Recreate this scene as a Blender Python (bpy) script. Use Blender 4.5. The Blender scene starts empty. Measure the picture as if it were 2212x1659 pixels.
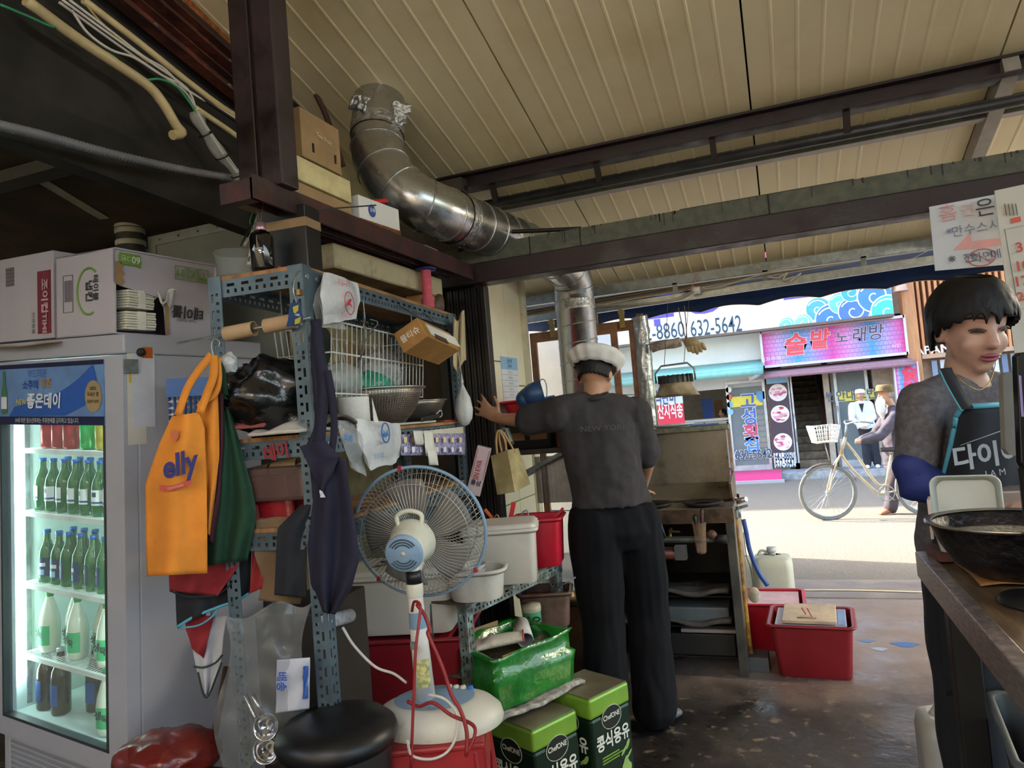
import bpy, bmesh, math, random
from math import sin, cos, pi, radians, sqrt, atan2
from mathutils import Vector as V, Matrix as MX, noise
random.seed(11)
sc = bpy.context.scene
COL = sc.collection
# ---------------------------------------------------------------- camera
F, CX, CY = 1534., 1106., 829.5
YAW, PITCH, ROLL = radians(20.5), radians(2.6), radians(4.75)
CAM = V((0, 0, 1.45)); ZZ = V((0, 0, 1))
_f0 = V((-sin(YAW), cos(YAW), 0)); _r0 = V((cos(YAW), sin(YAW), 0))
FW = _f0*cos(PITCH) + ZZ*sin(PITCH); _u0 = ZZ*cos(PITCH) - _f0*sin(PITCH)
IR = _r0*cos(ROLL) - _u0*sin(ROLL); IU = _r0*sin(ROLL) + _u0*cos(ROLL)
cd = bpy.data.cameras.new('camera'); cam = bpy.data.objects.new('camera', cd); COL.objects.link(cam)
cam.matrix_world = MX(((IR.x, IU.x, -FW.x, 0), (IR.y, IU.y, -FW.y, 0), (IR.z, IU.z, -FW.z, 1.45), (0, 0, 0, 1)))
cd.sensor_width = 36; cd.lens = 36*F/2212; cd.clip_start = .05; cd.clip_end = 300
sc.camera = cam
# ---------------------------------------------------------------- world, sun, exposure
w = bpy.data.worlds.new('world'); sc.world = w; w.use_nodes = True
nt = w.node_tree; bg = nt.nodes['Background']
sky = nt.nodes.new('ShaderNodeTexSky'); sky.sky_type = 'NISHITA'; sky.sun_disc = False
sky.sun_elevation = radians(38); sky.sun_rotation = radians(-65); sky.air_density = 1.3; sky.dust_density = 3.
nt.links.new(sky.outputs[0], bg.inputs[0]); bg.inputs[1].default_value = .22
sl = bpy.data.lights.new('sun', 'SUN'); sl.energy = 4.2; sl.angle = radians(.6); sl.color = (1, .93, .8)
so = bpy.data.objects.new('sun', sl); COL.objects.link(so)
so.rotation_euler = V((-.86, .26, .50)).to_track_quat('Z', 'Y').to_euler()
sc.view_settings.view_transform = 'Standard'; sc.view_settings.look = 'None'
sc.view_settings.exposure = 2.3; sc.view_settings.gamma = 1.0; sc.view_settings.use_curve_mapping = False
LAMP = 9.   # strength of the added unseen fill tubes (built with their fixtures below)
# ---------------------------------------------------------------- measuring helpers (pixel of the photograph -> point in the place)
def ray(px, py): return FW + IR*((px-CX)/F) - IU*((py-CY)/F)
def P(px, py, d): return CAM + ray(px, py)*d
def onX(px, py, x): r = ray(px, py); return CAM + r*(x/r.x)
def onY(px, py, y): r = ray(px, py); return CAM + r*(y/r.y)
def onZ(px, py, z): r = ray(px, py); return CAM + r*((z-1.45)/r.z)
# ---------------------------------------------------------------- materials
def hx(s):
    s = s.lstrip('#'); o = []
    for i in (0, 2, 4):
        c = int(s[i:i+2], 16)/255; o.append(c/12.92 if c <= .04045 else ((c+.055)/1.055)**2.4)
    return tuple(o)
MATS = {}
def mat(name, c, rough=.55, metal=0, var=.12, vs=9, bump=0, bs=60, alpha=1, trans=0, emit=0, spec=.5, c2=None, th=(.42, .62), coat=0, ecol=None, aniso=None, sss=0, rv=0):
    if name in MATS: return MATS[name]
    m = bpy.data.materials.new(name); m.use_nodes = True; N = m.node_tree.nodes; L = m.node_tree.links
    b = N['Principled BSDF']
    c = hx(c) if isinstance(c, str) else c
    tc = N.new('ShaderNodeTexCoord')
    n = N.new('ShaderNodeTexNoise'); n.inputs['Scale'].default_value = vs; n.inputs['Detail'].default_value = 6
    n.inputs['Roughness'].default_value = .62
    if aniso:
        mp = N.new('ShaderNodeMapping'); mp.inputs['Scale'].default_value = aniso
        L.new(tc.outputs['Object'], mp.inputs[0]); L.new(mp.outputs[0], n.inputs[0])
    else: L.new(tc.outputs['Object'], n.inputs[0])
    r = N.new('ShaderNodeValToRGB'); r.color_ramp.elements[0].position = th[0]; r.color_ramp.elements[1].position = th[1]
    if c2 is not None:
        c2 = hx(c2) if isinstance(c2, str) else c2
        a0, a1 = c2, c
    else:
        a0 = tuple(x*(1-var) for x in c); a1 = tuple(min(1, x*(1+var*.6)) for x in c)
    r.color_ramp.elements[0].color = (*a0, 1); r.color_ramp.elements[1].color = (*a1, 1)
    L.new(n.outputs[0], r.inputs[0]); L.new(r.outputs[0], b.inputs['Base Color'])
    b.inputs['Roughness'].default_value = rough; b.inputs['Metallic'].default_value = metal
    b.inputs['Specular IOR Level'].default_value = spec
    b.inputs['Alpha'].default_value = alpha; b.inputs['Transmission Weight'].default_value = trans
    if coat: b.inputs['Coat Weight'].default_value = coat
    if sss: b.inputs['Subsurface Weight'].default_value = sss; b.inputs['Subsurface Radius'].default_value = (.01, .004, .002)
    if emit:
        e = hx(ecol) if ecol else c
        b.inputs['Emission Color'].default_value = (*e, 1); b.inputs['Emission Strength'].default_value = emit
    if rv:
        mr = N.new('ShaderNodeMapRange'); mr.inputs[1].default_value = .35; mr.inputs[2].default_value = .65
        mr.inputs[3].default_value = max(.02, rough-rv); mr.inputs[4].default_value = min(1, rough+rv)
        L.new(n.outputs[0], mr.inputs[0]); L.new(mr.outputs[0], b.inputs['Roughness'])
    if bump:
        n2 = N.new('ShaderNodeTexNoise'); n2.inputs['Scale'].default_value = bs; n2.inputs['Detail'].default_value = 4
        L.new((mp if aniso else tc).outputs['Object' if not aniso else 0], n2.inputs[0])
        bp = N.new('ShaderNodeBump'); bp.inputs['Strength'].default_value = bump; bp.inputs['Distance'].default_value = .01
        L.new(n2.outputs[0], bp.inputs['Height']); L.new(bp.outputs[0], b.inputs['Normal'])
    MATS[name] = m
    return m
def flat(c, rough=.6, **k):   # plain coloured print / plastic
    return mat('c_%s_%s' % (str(c).replace('#', ''), rough) + ''.join('%s%s' % i for i in sorted(k.items())), c, rough, **{**dict(var=.06), **k})
# ---------------------------------------------------------------- mesh builder
MW = {}
def wm(o): return MW.get(o.name, MX.Identity(4)) if o else MX.Identity(4)
class MB:
    def __init__(s, T=None): s.v = []; s.f = []; s.sm = []; s.mi = []; s.T = T; s.cm = 0
    def add(s, vs, fs, sm=False):
        o = len(s.v)
        s.v += [(s.T @ V(p)) if s.T else V(p) for p in vs]
        s.f += [tuple(i+o for i in f) for f in fs]; s.sm += [sm]*len(fs); s.mi += [s.cm]*len(fs)
        return s
    def m(s, i): s.cm = i; return s
    def box8(s, p): return s.add(p, [(0, 3, 2, 1), (4, 5, 6, 7), (0, 1, 5, 4), (1, 2, 6, 5), (2, 3, 7, 6), (3, 0, 4, 7)])
    def bx(s, x0, x1, y0, y1, z0, z1):
        return s.box8([(x0, y0, z0), (x1, y0, z0), (x1, y1, z0), (x0, y1, z0), (x0, y0, z1), (x1, y0, z1), (x1, y1, z1), (x0, y1, z1)])
    def box(s, c, d, rz=0, R=None):
        c = V(c); R = R or MX.Rotation(rz, 3, 'Z'); h = [x/2 for x in d]
        return s.box8([c + R @ V((a*h[0], b*h[1], e*h[2])) for e in (-1, 1) for a, b in ((-1, -1), (1, -1), (1, 1), (-1, 1))])
    def bar(s, a, b, wd, hg, up=ZZ):     # square bar from a to b
        a, b = V(a), V(b); t = (b-a).normalized(); x = t.cross(up)
        x = x.normalized() if x.length > 1e-6 else V((1, 0, 0)); y = x.cross(t)
        q = [(-1, -1), (1, -1), (1, 1), (-1, 1)]
        return s.box8([a + x*(i*wd/2) + y*(j*hg/2) for i, j in q] + [b + x*(i*wd/2) + y*(j*hg/2) for i, j in q])
    def cyl(s, a, b, r0, r1=None, n=16, cap=True):
        return s.tube([a, b], [r0, r0 if r1 is None else r1], n, cap=cap)
    def tube(s, pts, r, n=8, closed=False, cap=True, sx=1., up=None):
        pts = [V(p) for p in pts]; k = len(pts)
        if not hasattr(r, '__len__'): r = [r]*k
        T = []
        for i in range(k):
            a = pts[i-1] if (i or closed) else pts[0]; b = pts[(i+1) % k] if (i < k-1 or closed) else pts[-1]
            t = b-a; T.append(t.normalized() if t.length > 1e-9 else (T[-1] if T else ZZ))
        u = (up or (V((0, 0, 1)) if abs(T[0].z) < .9 else V((1, 0, 0)))).cross(T[0]).normalized()
        vs = []
        for i in range(k):
            if i:
                u = u - T[i]*u.dot(T[i])
                u = u.normalized() if u.length > 1e-6 else T[i].orthogonal().normalized()
            w_ = T[i].cross(u)
            for j in range(n):
                a = 2*pi*j/n; vs.append(pts[i] + (u*cos(a)*sx + w_*sin(a))*r[i])
        fs = []
        for i in range(k if closed else k-1):
            for j in range(n):
                a, b = i*n+j, i*n+(j+1) % n; c, d = ((i+1) % k)*n+(j+1) % n, ((i+1) % k)*n+j
                fs.append((a, b, c, d))
        s.add(vs, fs, True)
        if cap and not closed:
            o = len(s.v)-len(vs)
            s.f += [tuple(o+j for j in reversed(range(n))), tuple(o+(k-1)*n+j for j in range(n))]; s.sm += [False]*2; s.mi += [s.cm]*2
        return s
    def limb(s, pts, rad, n=14, sx=1.):    # tapered limb with rounded ends (closed surface)
        pts = [V(p) for p in pts]
        t0 = (pts[0]-pts[1]).normalized(); t1 = (pts[-1]-pts[-2]).normalized()
        A = []; R = []
        for a in (80, 55, 28): A.append(pts[0] + t0*rad[0]*sin(radians(a))); R.append(rad[0]*cos(radians(a)))
        A += pts; R += list(rad)
        for a in (28, 55, 80): A.append(pts[-1] + t1*rad[-1]*sin(radians(a))); R.append(rad[-1]*cos(radians(a)))
        return s.tube(A, R, n, sx=sx)
    def loft(s, rings, n=24, cap=True, sm=True, pw=1.):   # rings: (centre, half-axis a, half-axis b)
        vs = []
        def sg(x): return math.copysign(abs(x)**pw, x)
        for c, a, b in rings:
            c, a, b = V(c), V(a), V(b)
            for j in range(n): t = 2*pi*j/n; vs.append(c + a*sg(cos(t)) + b*sg(sin(t)))
        fs = [(i*n+j, i*n+(j+1) % n, (i+1)*n+(j+1) % n, (i+1)*n+j) for i in range(len(rings)-1) for j in range(n)]
        s.add(vs, fs, sm)
        if cap:
            o = len(s.v)-len(vs); k = len(rings)
            s.f += [tuple(o+j for j in reversed(range(n))), tuple(o+(k-1)*n+j for j in range(n))]; s.sm += [False]*2; s.mi += [s.cm]*2
        return s
    def lathe(s, prof, O=(0, 0, 0), ax=ZZ, n=24, a0=0, a1=2*pi, cap=False, flute=0, fn=0):
        ax = V(ax).normalized(); u = V((1, 0, 0)) if abs(ax.x) < .8 else V((0, 1, 0)); u = (u-ax*u.dot(ax)).normalized(); w_ = ax.cross(u)
        full = abs(a1-a0-2*pi) < 1e-6; k = n if full else n+1; vs = []
        for r, z in prof:
            for j in range(k):
                a = a0+(a1-a0)*j/n; q = r*(1+flute*cos(fn*a)) if flute else r
                vs.append(V(O) + ax*z + (u*cos(a)+w_*sin(a))*q)
        fs = []
        for i in range(len(prof)-1):
            for j in range(n):
                j2 = (j+1) % k if full else j+1
                fs.append((i*k+j, i*k+j2, (i+1)*k+j2, (i+1)*k+j))
        s.add(vs, fs, True)
        return s
    def sphere(s, c, r, n=16, m=10, R=None):
        r = V((r, r, r)) if not hasattr(r, '__len__') else V(r); c = V(c); vs = []; R = R or MX.Identity(3)
        for i in range(1, m):
            t = pi*i/m
            for j in range(n): a = 2*pi*j/n; vs.append(c + R @ V((r.x*sin(t)*cos(a), r.y*sin(t)*sin(a), r.z*cos(t))))
        vs += [c + R @ V((0, 0, r.z)), c - R @ V((0, 0, r.z))]; q = (m-1)*n
        fs = [(i*n+j, (i+1)*n+j, (i+1)*n+(j+1) % n, i*n+(j+1) % n) for i in range(m-2) for j in range(n)]
        fs += [(q, j, (j+1) % n) for j in range(n)] + [(q+1, (m-2)*n+(j+1) % n, (m-2)*n+j) for j in range(n)]
        return s.add(vs, fs, True)
    def sheet(s, fn, nu, nv, sm=True, cu=False):
        k = nu if cu else nu+1
        vs = [fn(i/nu, j/nv) for j in range(nv+1) for i in range(k)]
        fs = [(j*k+i, j*k+(i+1) % k, (j+1)*k+(i+1) % k, (j+1)*k+i) for j in range(nv) for i in range(nu)]
        return s.add(vs, fs, sm)
    def poly(s, pts, off=None):   # flat polygon, optionally extruded by vector off
        pts = [V(p) for p in pts]; n = len(pts)
        if off is None: return s.add(pts, [tuple(range(n))])
        off = V(off); q = [p+off for p in pts]
        return s.add(pts+q, [tuple(reversed(range(n))), tuple(range(n, 2*n))] + [(i, (i+1) % n, n+(i+1) % n, n+i) for i in range(n)])
    def build(s, name, m, parent=None, loc=None, bevel=0, solid=0, sub=0, seg=2, soff=-1):
        me = bpy.data.meshes.new(name)
        L = V(loc) if loc is not None else None
        if parent is not None: Ti = wm(parent).inverted(); vs = [Ti @ p for p in s.v]
        elif L is not None: vs = [p-L for p in s.v]
        else:
            if s.v:
                xs = [p.x for p in s.v]; ys = [p.y for p in s.v]; L = V(((min(xs)+max(xs))/2, (min(ys)+max(ys))/2, min(p.z for p in s.v)))
            else: L = V()
            vs = [p-L for p in s.v]
        me.from_pydata([tuple(p) for p in vs], [], s.f)
        me.polygons.foreach_set('use_smooth', s.sm)
        if isinstance(m, (list, tuple)):
            for q in m: me.materials.append(q)
            me.polygons.foreach_set('material_index', s.mi)
        else: me.materials.append(m)
        me.update()
        o = bpy.data.objects.new(name, me); COL.objects.link(o)
        if parent is not None: o.parent = parent; MW[o.name] = wm(parent)
        elif L is not None: o.location = L; MW[o.name] = MX.Translation(L)
        if solid: d = o.modifiers.new('solid', 'SOLIDIFY'); d.thickness = solid; d.offset = soff
        if bevel: d = o.modifiers.new('bevel', 'BEVEL'); d.width = bevel; d.segments = seg; d.limit_method = 'ANGLE'; d.angle_limit = radians(40)
        if sub: d = o.modifiers.new('sub', 'SUBSURF'); d.levels = sub; d.render_levels = sub
        return o
def tag(o, label=None, cat=None, group=None, kind=None):
    if label: o['label'] = label
    if cat: o['category'] = cat
    if group: o['group'] = group
    if kind: o['kind'] = kind
    return o
def thing(name, label, cat, loc=(0, 0, 0), rz=0, group=None, T=None):
    o = bpy.data.objects.new(name, None); COL.objects.link(o); o.empty_display_size = .05
    T = T or (MX.Translation(V(loc)) @ MX.Rotation(rz, 4, 'Z'))
    o.matrix_world = T; MW[o.name] = T
    return tag(o, label, cat, group)
def struct(o, label, cat=None):
    return tag(o, label, cat or o.name.split('_')[0], kind='structure')
def copy_tree(o, T, label=None, parent=None):
    c = o.copy(); COL.objects.link(c)
    if parent is None: c.matrix_world = T; MW[c.name] = T
    else: c.parent = parent
    if label: c['label'] = label
    for ch in [x for x in bpy.data.objects if x.parent == o] if False else KIDS.get(o.name, []): copy_tree(ch, T, None, c)
    return c
KIDS = {}
def reg(o):     # remember the parts of a thing that will be copied
    for x in COL.objects:
        if x.parent: KIDS.setdefault(x.parent.name, [])
    for x in COL.objects:
        if x.parent and x not in KIDS[x.parent.name]: KIDS[x.parent.name].append(x)
    return o
def bake(o, mods):      # evaluate modifiers into the mesh
    for kind, kw in mods:
        d = o.modifiers.new(kind, kind)
        for k_, v_ in kw.items(): setattr(d, k_, v_)
    dg = bpy.context.evaluated_depsgraph_get(); dg.update()
    me = bpy.data.meshes.new_from_object(o.evaluated_get(dg)); old = o.data
    o.modifiers.clear(); o.data = me
    if not me.materials:
        for q in old.materials: me.materials.append(q)
    me.polygons.foreach_set('use_smooth', [True]*len(me.polygons))
    return o
def blob(mb, name, m, parent, vox=.012, smooth=4, fn=None, loc=None):
    o = mb.build(name, m, parent, loc=loc)
    bake(o, [('REMESH', dict(mode='VOXEL', voxel_size=vox)), ('SMOOTH', dict(factor=.5, iterations=smooth))])
    if fn:
        T = wm(parent) if parent else MX.Translation(o.location); Ti = T.inverted(); me = o.data; me.update()
        co = [T @ v.co for v in me.vertices]; nn = [v.normal.copy() for v in me.vertices]
        for v, c, n in zip(me.vertices, co, nn): v.co = Ti @ (c + n*fn(c, n))
        me.update()
    return o
def text(s, O, ax, up, h, m, parent, name='lettering', bold=0, shear=0, sx=1., align='CENTER', lift=.001, ext=.0004, wd=None):
    c = bpy.data.curves.new('t', 'FONT'); c.body = s; c.size = 1; c.align_x = align; c.align_y = 'CENTER'
    c.offset = bold; c.shear = shear; c.resolution_u = 3
    o = bpy.data.objects.new('t', c); me = bpy.data.meshes.new_from_object(o); bpy.data.objects.remove(o); bpy.data.curves.remove(c)
    ax, up = V(ax).normalized(), V(up); up = (up-ax*up.dot(ax)).normalized(); nn = ax.cross(up); O = V(O)
    if wd:
        xs = [v.co.x for v in me.vertices]; sx = wd/max(1e-6, (max(xs)-min(xs))*h)
    b = MB(); b.add([O + ax*(v.co.x*h*sx) + up*(v.co.y*h) + nn*lift for v in me.vertices], [tuple(p.vertices) for p in me.polygons])
    bpy.data.meshes.remove(me)
    return b.build(name, m, parent)
def curve(pts, k=6):     # Catmull-Rom through points
    pts = [V(p) for p in pts]; q = [pts[0]*2-pts[1]] + pts + [pts[-1]*2-pts[-2]]; o = []
    for i in range(1, len(q)-2):
        a, b, c, d = q[i-1:i+3]
        for j in range(k):
            t = j/k; o.append(.5*((2*b) + (c-a)*t + (2*a-5*b+4*c-d)*t*t + (3*b-a-3*c+d)*t**3))
    return o + [pts[-1]]
def nz(p, s, o=0): return noise.noise(V((p[0]*s+o, p[1]*s+o*1.7, p[2]*s-o)))
def quadpts(p, n=3): return p
# ================================================================ SETTING
def rz_(y): return 3.73-.275*y          # underside of the sloping roof
def stz(y): return -.035*(y-5.6)        # street falls away slightly
M_ivory = mat('ivory_panel', '#ebdeb8', .42, var=.16, vs=1.6, bump=.05, bs=30, c2='#d8c593', th=(.25, .55))
M_ridge = mat('ivory_panel_ridge', '#cdbd93', .45, var=.1)
M_seam = mat('dark_seam', '#2a241c', .8)
M_rust = mat('rust_paint_steel', '#2e1d21', .5, var=.5, vs=7, bump=.15, bs=40, c2='#170f11', th=(.35, .6), rv=.15)
M_rust2 = mat('red_oxide_steel', '#47231f', .55, var=.5, vs=6, bump=.2, bs=40, c2='#2a1615')
M_olive = mat('olive_dusty_steel', '#5e6052', .75, var=.2, vs=25, bump=.25, bs=60, c2='#50524a')
M_galv = mat('galvanised_steel', '#9aa0a0', .42, .75, var=.25, vs=20, bump=.08, bs=70, rv=.12)
M_grey = mat('grey_paint_steel', '#77797c', .45, .2, var=.2, vs=10)
M_black = mat('black_rubber', '#101011', .5)
M_white = mat('white_paint', '#e4e4de', .5, var=.08)
M_panelwall = mat('pale_wall_panel', '#e2dcc2', .5, var=.08, vs=2)
M_blue = mat('blue_awning_fabric', '#1d3a68', .75, var=.2, vs=3)
M_greyboard = mat('grey_green_board', '#8d9188', .6, var=.12, vs=3)
M_darkply = mat('dark_ceiling_board', '#4a3b2c', .85, var=.3, vs=4)
# floor: worn wet concrete
def floor_mat():
    m = mat('wet_worn_concrete', '#433c38', .42, var=.5, vs=2.2, bump=.35, bs=26, c2='#211e1c', th=(.36, .66), rv=.28)
    N = m.node_tree.nodes; L = m.node_tree.links; b = N['Principled BSDF']
    base = b.inputs['Base Color'].links[0].from_socket
    n = N.new('ShaderNodeTexNoise'); n.inputs['Scale'].default_value = 16; n.inputs['Detail'].default_value = 8
    r = N.new('ShaderNodeValToRGB'); r.color_ramp.elements[0].position = .60; r.color_ramp.elements[1].position = .68
    tc = [x for x in N if x.type == 'TEX_COORD'][0]; L.new(tc.outputs['Object'], n.inputs[0]); L.new(n.outputs[0], r.inputs[0])
    mx = N.new('ShaderNodeMix'); mx.data_type = 'RGBA'; L.new(r.outputs[0], mx.inputs[0]); L.new(base, mx.inputs[6])
    mx.inputs[7].default_value = (*hx('#7b6a58'), 1)
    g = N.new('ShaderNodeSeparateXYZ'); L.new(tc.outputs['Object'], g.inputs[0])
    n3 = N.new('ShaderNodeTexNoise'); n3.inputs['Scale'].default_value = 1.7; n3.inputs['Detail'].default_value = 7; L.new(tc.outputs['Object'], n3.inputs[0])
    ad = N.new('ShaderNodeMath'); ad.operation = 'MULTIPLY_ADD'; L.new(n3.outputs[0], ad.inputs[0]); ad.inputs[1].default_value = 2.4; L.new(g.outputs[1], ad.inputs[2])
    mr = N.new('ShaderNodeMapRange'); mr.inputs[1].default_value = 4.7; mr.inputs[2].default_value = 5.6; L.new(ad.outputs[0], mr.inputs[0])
    m2 = N.new('ShaderNodeMix'); m2.data_type = 'RGBA'; L.new(mr.outputs[0], m2.inputs[0]); L.new(mx.outputs[2], m2.inputs[6]); m2.inputs[7].default_value = (*hx('#8c7c72'), 1)   # paler pinkish towards the doorway: the street's reflection put into the colour
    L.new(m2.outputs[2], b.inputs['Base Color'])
    return m
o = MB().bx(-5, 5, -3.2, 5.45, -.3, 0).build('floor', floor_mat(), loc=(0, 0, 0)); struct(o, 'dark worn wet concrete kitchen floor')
# street
M_asph = mat('sunlit_asphalt', '#857d70', .85, var=.35, vs=60, bump=1.0, bs=95, c2='#655f56', th=(.3, .7))
M_apron = mat('concrete_apron', '#877c75', .6, var=.25, vs=5, bump=.4, bs=40, rv=.2)
def strip(y0, y1, dz=0, x0=-30, x1=30, n=1): return MB().add([(x0, y0, stz(y0)+dz), (x1, y0, stz(y0)+dz), (x1, y1, stz(y1)+dz), (x0, y1, stz(y1)+dz), (x0, y0, -3), (x1, y0, -3), (x1, y1, -3), (x0, y1, -3)], [(0, 1, 2, 3), (4, 7, 6, 5), (0, 4, 5, 1), (1, 5, 6, 2), (2, 6, 7, 3), (3, 7, 4, 0)])
o = strip(5.45, 6.05).build('threshold_apron', M_apron); struct(o, 'concrete apron between kitchen floor and the street', 'apron')
o = strip(6.05, 16.3).build('street', M_asph); struct(o, 'rough pale asphalt street in the sun', 'street')
o = strip(16.3, 40, .13).build('pavement', mat('pavement_concrete', '#8f949c', .8, var=.2, vs=8)); struct(o, 'raised pavement along the shops across the street', 'pavement')
o = strip(16.12, 16.3, .135).build('kerb', mat('kerb_stone', '#9a9c9e', .8, var=.2)); struct(o, 'stone kerb of the far pavement', 'kerb')
o = MB().sheet(lambda u, v: V((-.2+2.6*u, 5.62+.035*v+.03*sin(u*9), stz(5.62)+.004)), 20, 1).build('painted_line', flat('#d9c9a0', .8)); struct(o, 'thin strip of sunlight painted cream on the apron by the street', 'line')  # a narrow band of sunlight on the ground, painted as a cream strip
for (px, py, c, r, lb) in ((1955, 1392, '#3b6fb4', .045, 'larger'), (1872, 1384, '#5f86b8', .028, 'small left'), (1900, 1402, '#9fb4cc', .03, 'pale')):
    c0 = onZ(px, py, .0015); b = MB(); b.poly([c0 + V((r*1.4*cos(a)*(1+.3*sin(3*a)), r*.9*sin(a), 0)) for a in [i*pi/9 for i in range(18)]])
    struct(b.build('paint_stain', flat(c, .5)), '%s blue paint stain on the concrete floor' % lb, 'stain')
# ---------------------------------------------------------------- sloping roof: one-metre sandwich panels with pressed ridges
roof = bpy.data.objects.new('ceiling', None); COL.objects.link(roof); MW[roof.name] = MX.Identity(4)
tag(roof, 'sloping ivory ceiling of ribbed sandwich panels', 'ceiling', kind='structure')
for i in range(-2, 5):
    x0, x1 = i*.99+.004-(.09 if i == -2 else 0), (i+1)*.99-.004
    pr = []; x = x0
    k = 10
    for j in range(k+1):
        x = x0+(x1-x0)*j/k
        if j in (0, k): pr.append((x, 0))
        else: pr += [(x-.009, 0), (x-.004, -.003), (x+.004, -.003), (x+.009, 0)]
    b = MB(); ys = (-3.2, 5.08)
    n = len(pr)
    vs = [(x, y, rz_(y)+z) for y in ys for x, z in pr] + [(x, y, rz_(y)+.06) for y in ys for x, z in pr]
    fs = [(j, n+j, n+j+1, j+1) for j in range(n-1)] + [(2*n+j, 2*n+j+1, 3*n+j+1, 3*n+j) for j in range(n-1)]
    fs += [(0, 2*n, 3*n, n), (n-1, 2*n-1, 4*n-1, 3*n-1)] + [(j, j+1, 2*n+j+1, 2*n+j) for j in range(n-1)] + [(n+j, 3*n+j, 3*n+j+1, n+j+1) for j in range(n-1)]
    b.add(vs, fs); b.build('panel', M_ivory, roof)
MB().add([(-2.1, -3.2, rz_(-3.2)+.08), (4.95, -3.2, rz_(-3.2)+.08), (4.95, 5.08, rz_(5.08)+.08), (-2.1, 5.08, rz_(5.08)+.08)], [(0, 1, 2, 3)]).build('roof_deck', M_seam, roof)
# ---------------------------------------------------------------- walls
b = MB().bx(-2.12, -2.0, 2.75, 3.4, 0, 2.95); o = b.build('wall_left', mat('stained_cream_wall', '#a89c78', .7, var=.3, vs=3, bump=.1)); struct(o, 'stained cream wall behind the slotted steel shelving')
b = MB().bx(-5.2, -2.13, 2.95, 3.05, 0, 2.45); o = b.build('wall_back', M_greyboard); struct(o, 'dim grey-green wall behind the drinks fridge')
b = MB().bx(-5.2, -5.1, -3.2, 2.95, 0, 2.9); o = b.build('wall_side', M_greyboard); struct(o, 'dim grey wall far to the left of the fridge')
b = MB().bx(-5.2, 5, -3.3, -3.2, 0, 4.6); o = b.build('wall_rear', mat('rear_wall_paint', '#b9ae94', .7)); struct(o, 'plain wall at the back of the dining room')
# grey steel boxes above/behind the fridge
for nm, (xa, xb, z0, z1, y), lb in (('panel_cabinet', (-3.92, -3.07, 1.9, 2.50, 2.74), 'grey-green panelled steel cabinet behind the cartons on the fridge'),
                                ('cold_room_panel', (-2.92, -2.14, .0, 2.51, 2.72), 'large grey-green cold room panel with riveted edge, right of the bandaged pipe')):
    t = thing(nm, lb, 'panel', ((xa+xb)/2, y, z0))
    MB().bx(xa, xb, y, y+.18, z0, z1).build('body', M_greyboard, t, bevel=.006)
    e = .05
    b = MB()
    for q in ((xa, xa+e, z0, z1), (xa+e, xb, z1-e, z1)): b.bx(q[0], q[1], y-.006, y, q[2], q[3])
    b.build('edge_trim', mat('grey_green_trim', '#9a9f97', .5), t)
    for i in range(6):
        x = xa+.08+i*(xb-xa-.1)/5.5
        MB().sphere((x, y-.008, z1-.025), .006, 8, 6).build('rivet', M_galv, t)
t = thing('insulated_pipe', 'grey insulated vertical pipe wrapped in pale tape above the fridge', 'pipe', (-2.99, 2.66, 1.9))
MB().cyl((-2.99, 2.66, 1.9), (-2.97, 2.66, 2.66), .066, n=20).build('pipe', mat('grey_foam', '#55554f', .8, var=.3, vs=20, bump=.3), t)
for z in (2.52, 2.55, 2.58, 2.46): MB().lathe([(.068, 0), (.071, .01), (.07, .025)], (-2.975, 2.66, z), n=20).build('tape_wrap', mat('pale_tape', '#bdb9a8', .6), t)
# white panel wall beyond the black folding door
wl = thing('wall_left_far', None, None, (-1.4, 3.6, 0)); tag(wl, 'white sandwich panel wall with notices left of the stove', 'wall', kind='structure')
for i, (y0, y1) in enumerate(((3.3, 3.72), (3.725, 3.98))):
    for z0, z1 in ((0, .98), (.985, 1.62 if i else 1.75), (1.625 if i else 1.755, 2.6)):
        MB().bx(-1.46, -1.40, y0, y1, z0, z1).build('panel', M_panelwall, wl, bevel=.003)
b = MB().bx(-1.47, -1.38, 3.98, 4.05, 0, 2.5); b.build('corner_post', mat('ivory_trim', '#d8d0b4', .5), wl)
b = MB().bar((-1.40, 3.45, 2.50), (-1.36, 5.0, 2.34), .07, .07); o = b.build('trim_1', mat('brown_grey_tube', '#8a8070', .5)); struct(o, 'grey-brown steel tube along the top of the white panel wall', 'trim')
# ---------------------------------------------------------------- left fascia: dark upstand with oxide channels and battens under the roof edge
def fasc(y, dz): return 2.86-.207*(y-2.38)+dz     # line of the lower channel
b = MB().add([(-2.03, -1, 2.5), (-2.03, 2.95, 2.3), (-2.03, 2.95, rz_(2.95)), (-2.03, -1, rz_(-1)), (-2.1, -1, 2.5), (-2.1, 2.95, 2.3), (-2.1, 2.95, rz_(2.95)), (-2.1, -1, rz_(-1))], [(0, 1, 2, 3), (7, 6, 5, 4), (0, 4, 5, 1), (3, 2, 6, 7), (1, 5, 6, 2), (0, 3, 7, 4)])
o = b.build('wall_upper_left', mat('black_tarred_board', '#2b2825', .85, var=.3, vs=6)); struct(o, 'black board upstand between the dark ceiling and the sloping roof')
def along(x, dz, y0=.6, y1=2.93): return (x, y0, fasc(y0, dz)), (x, y1, fasc(y1, dz))
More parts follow.
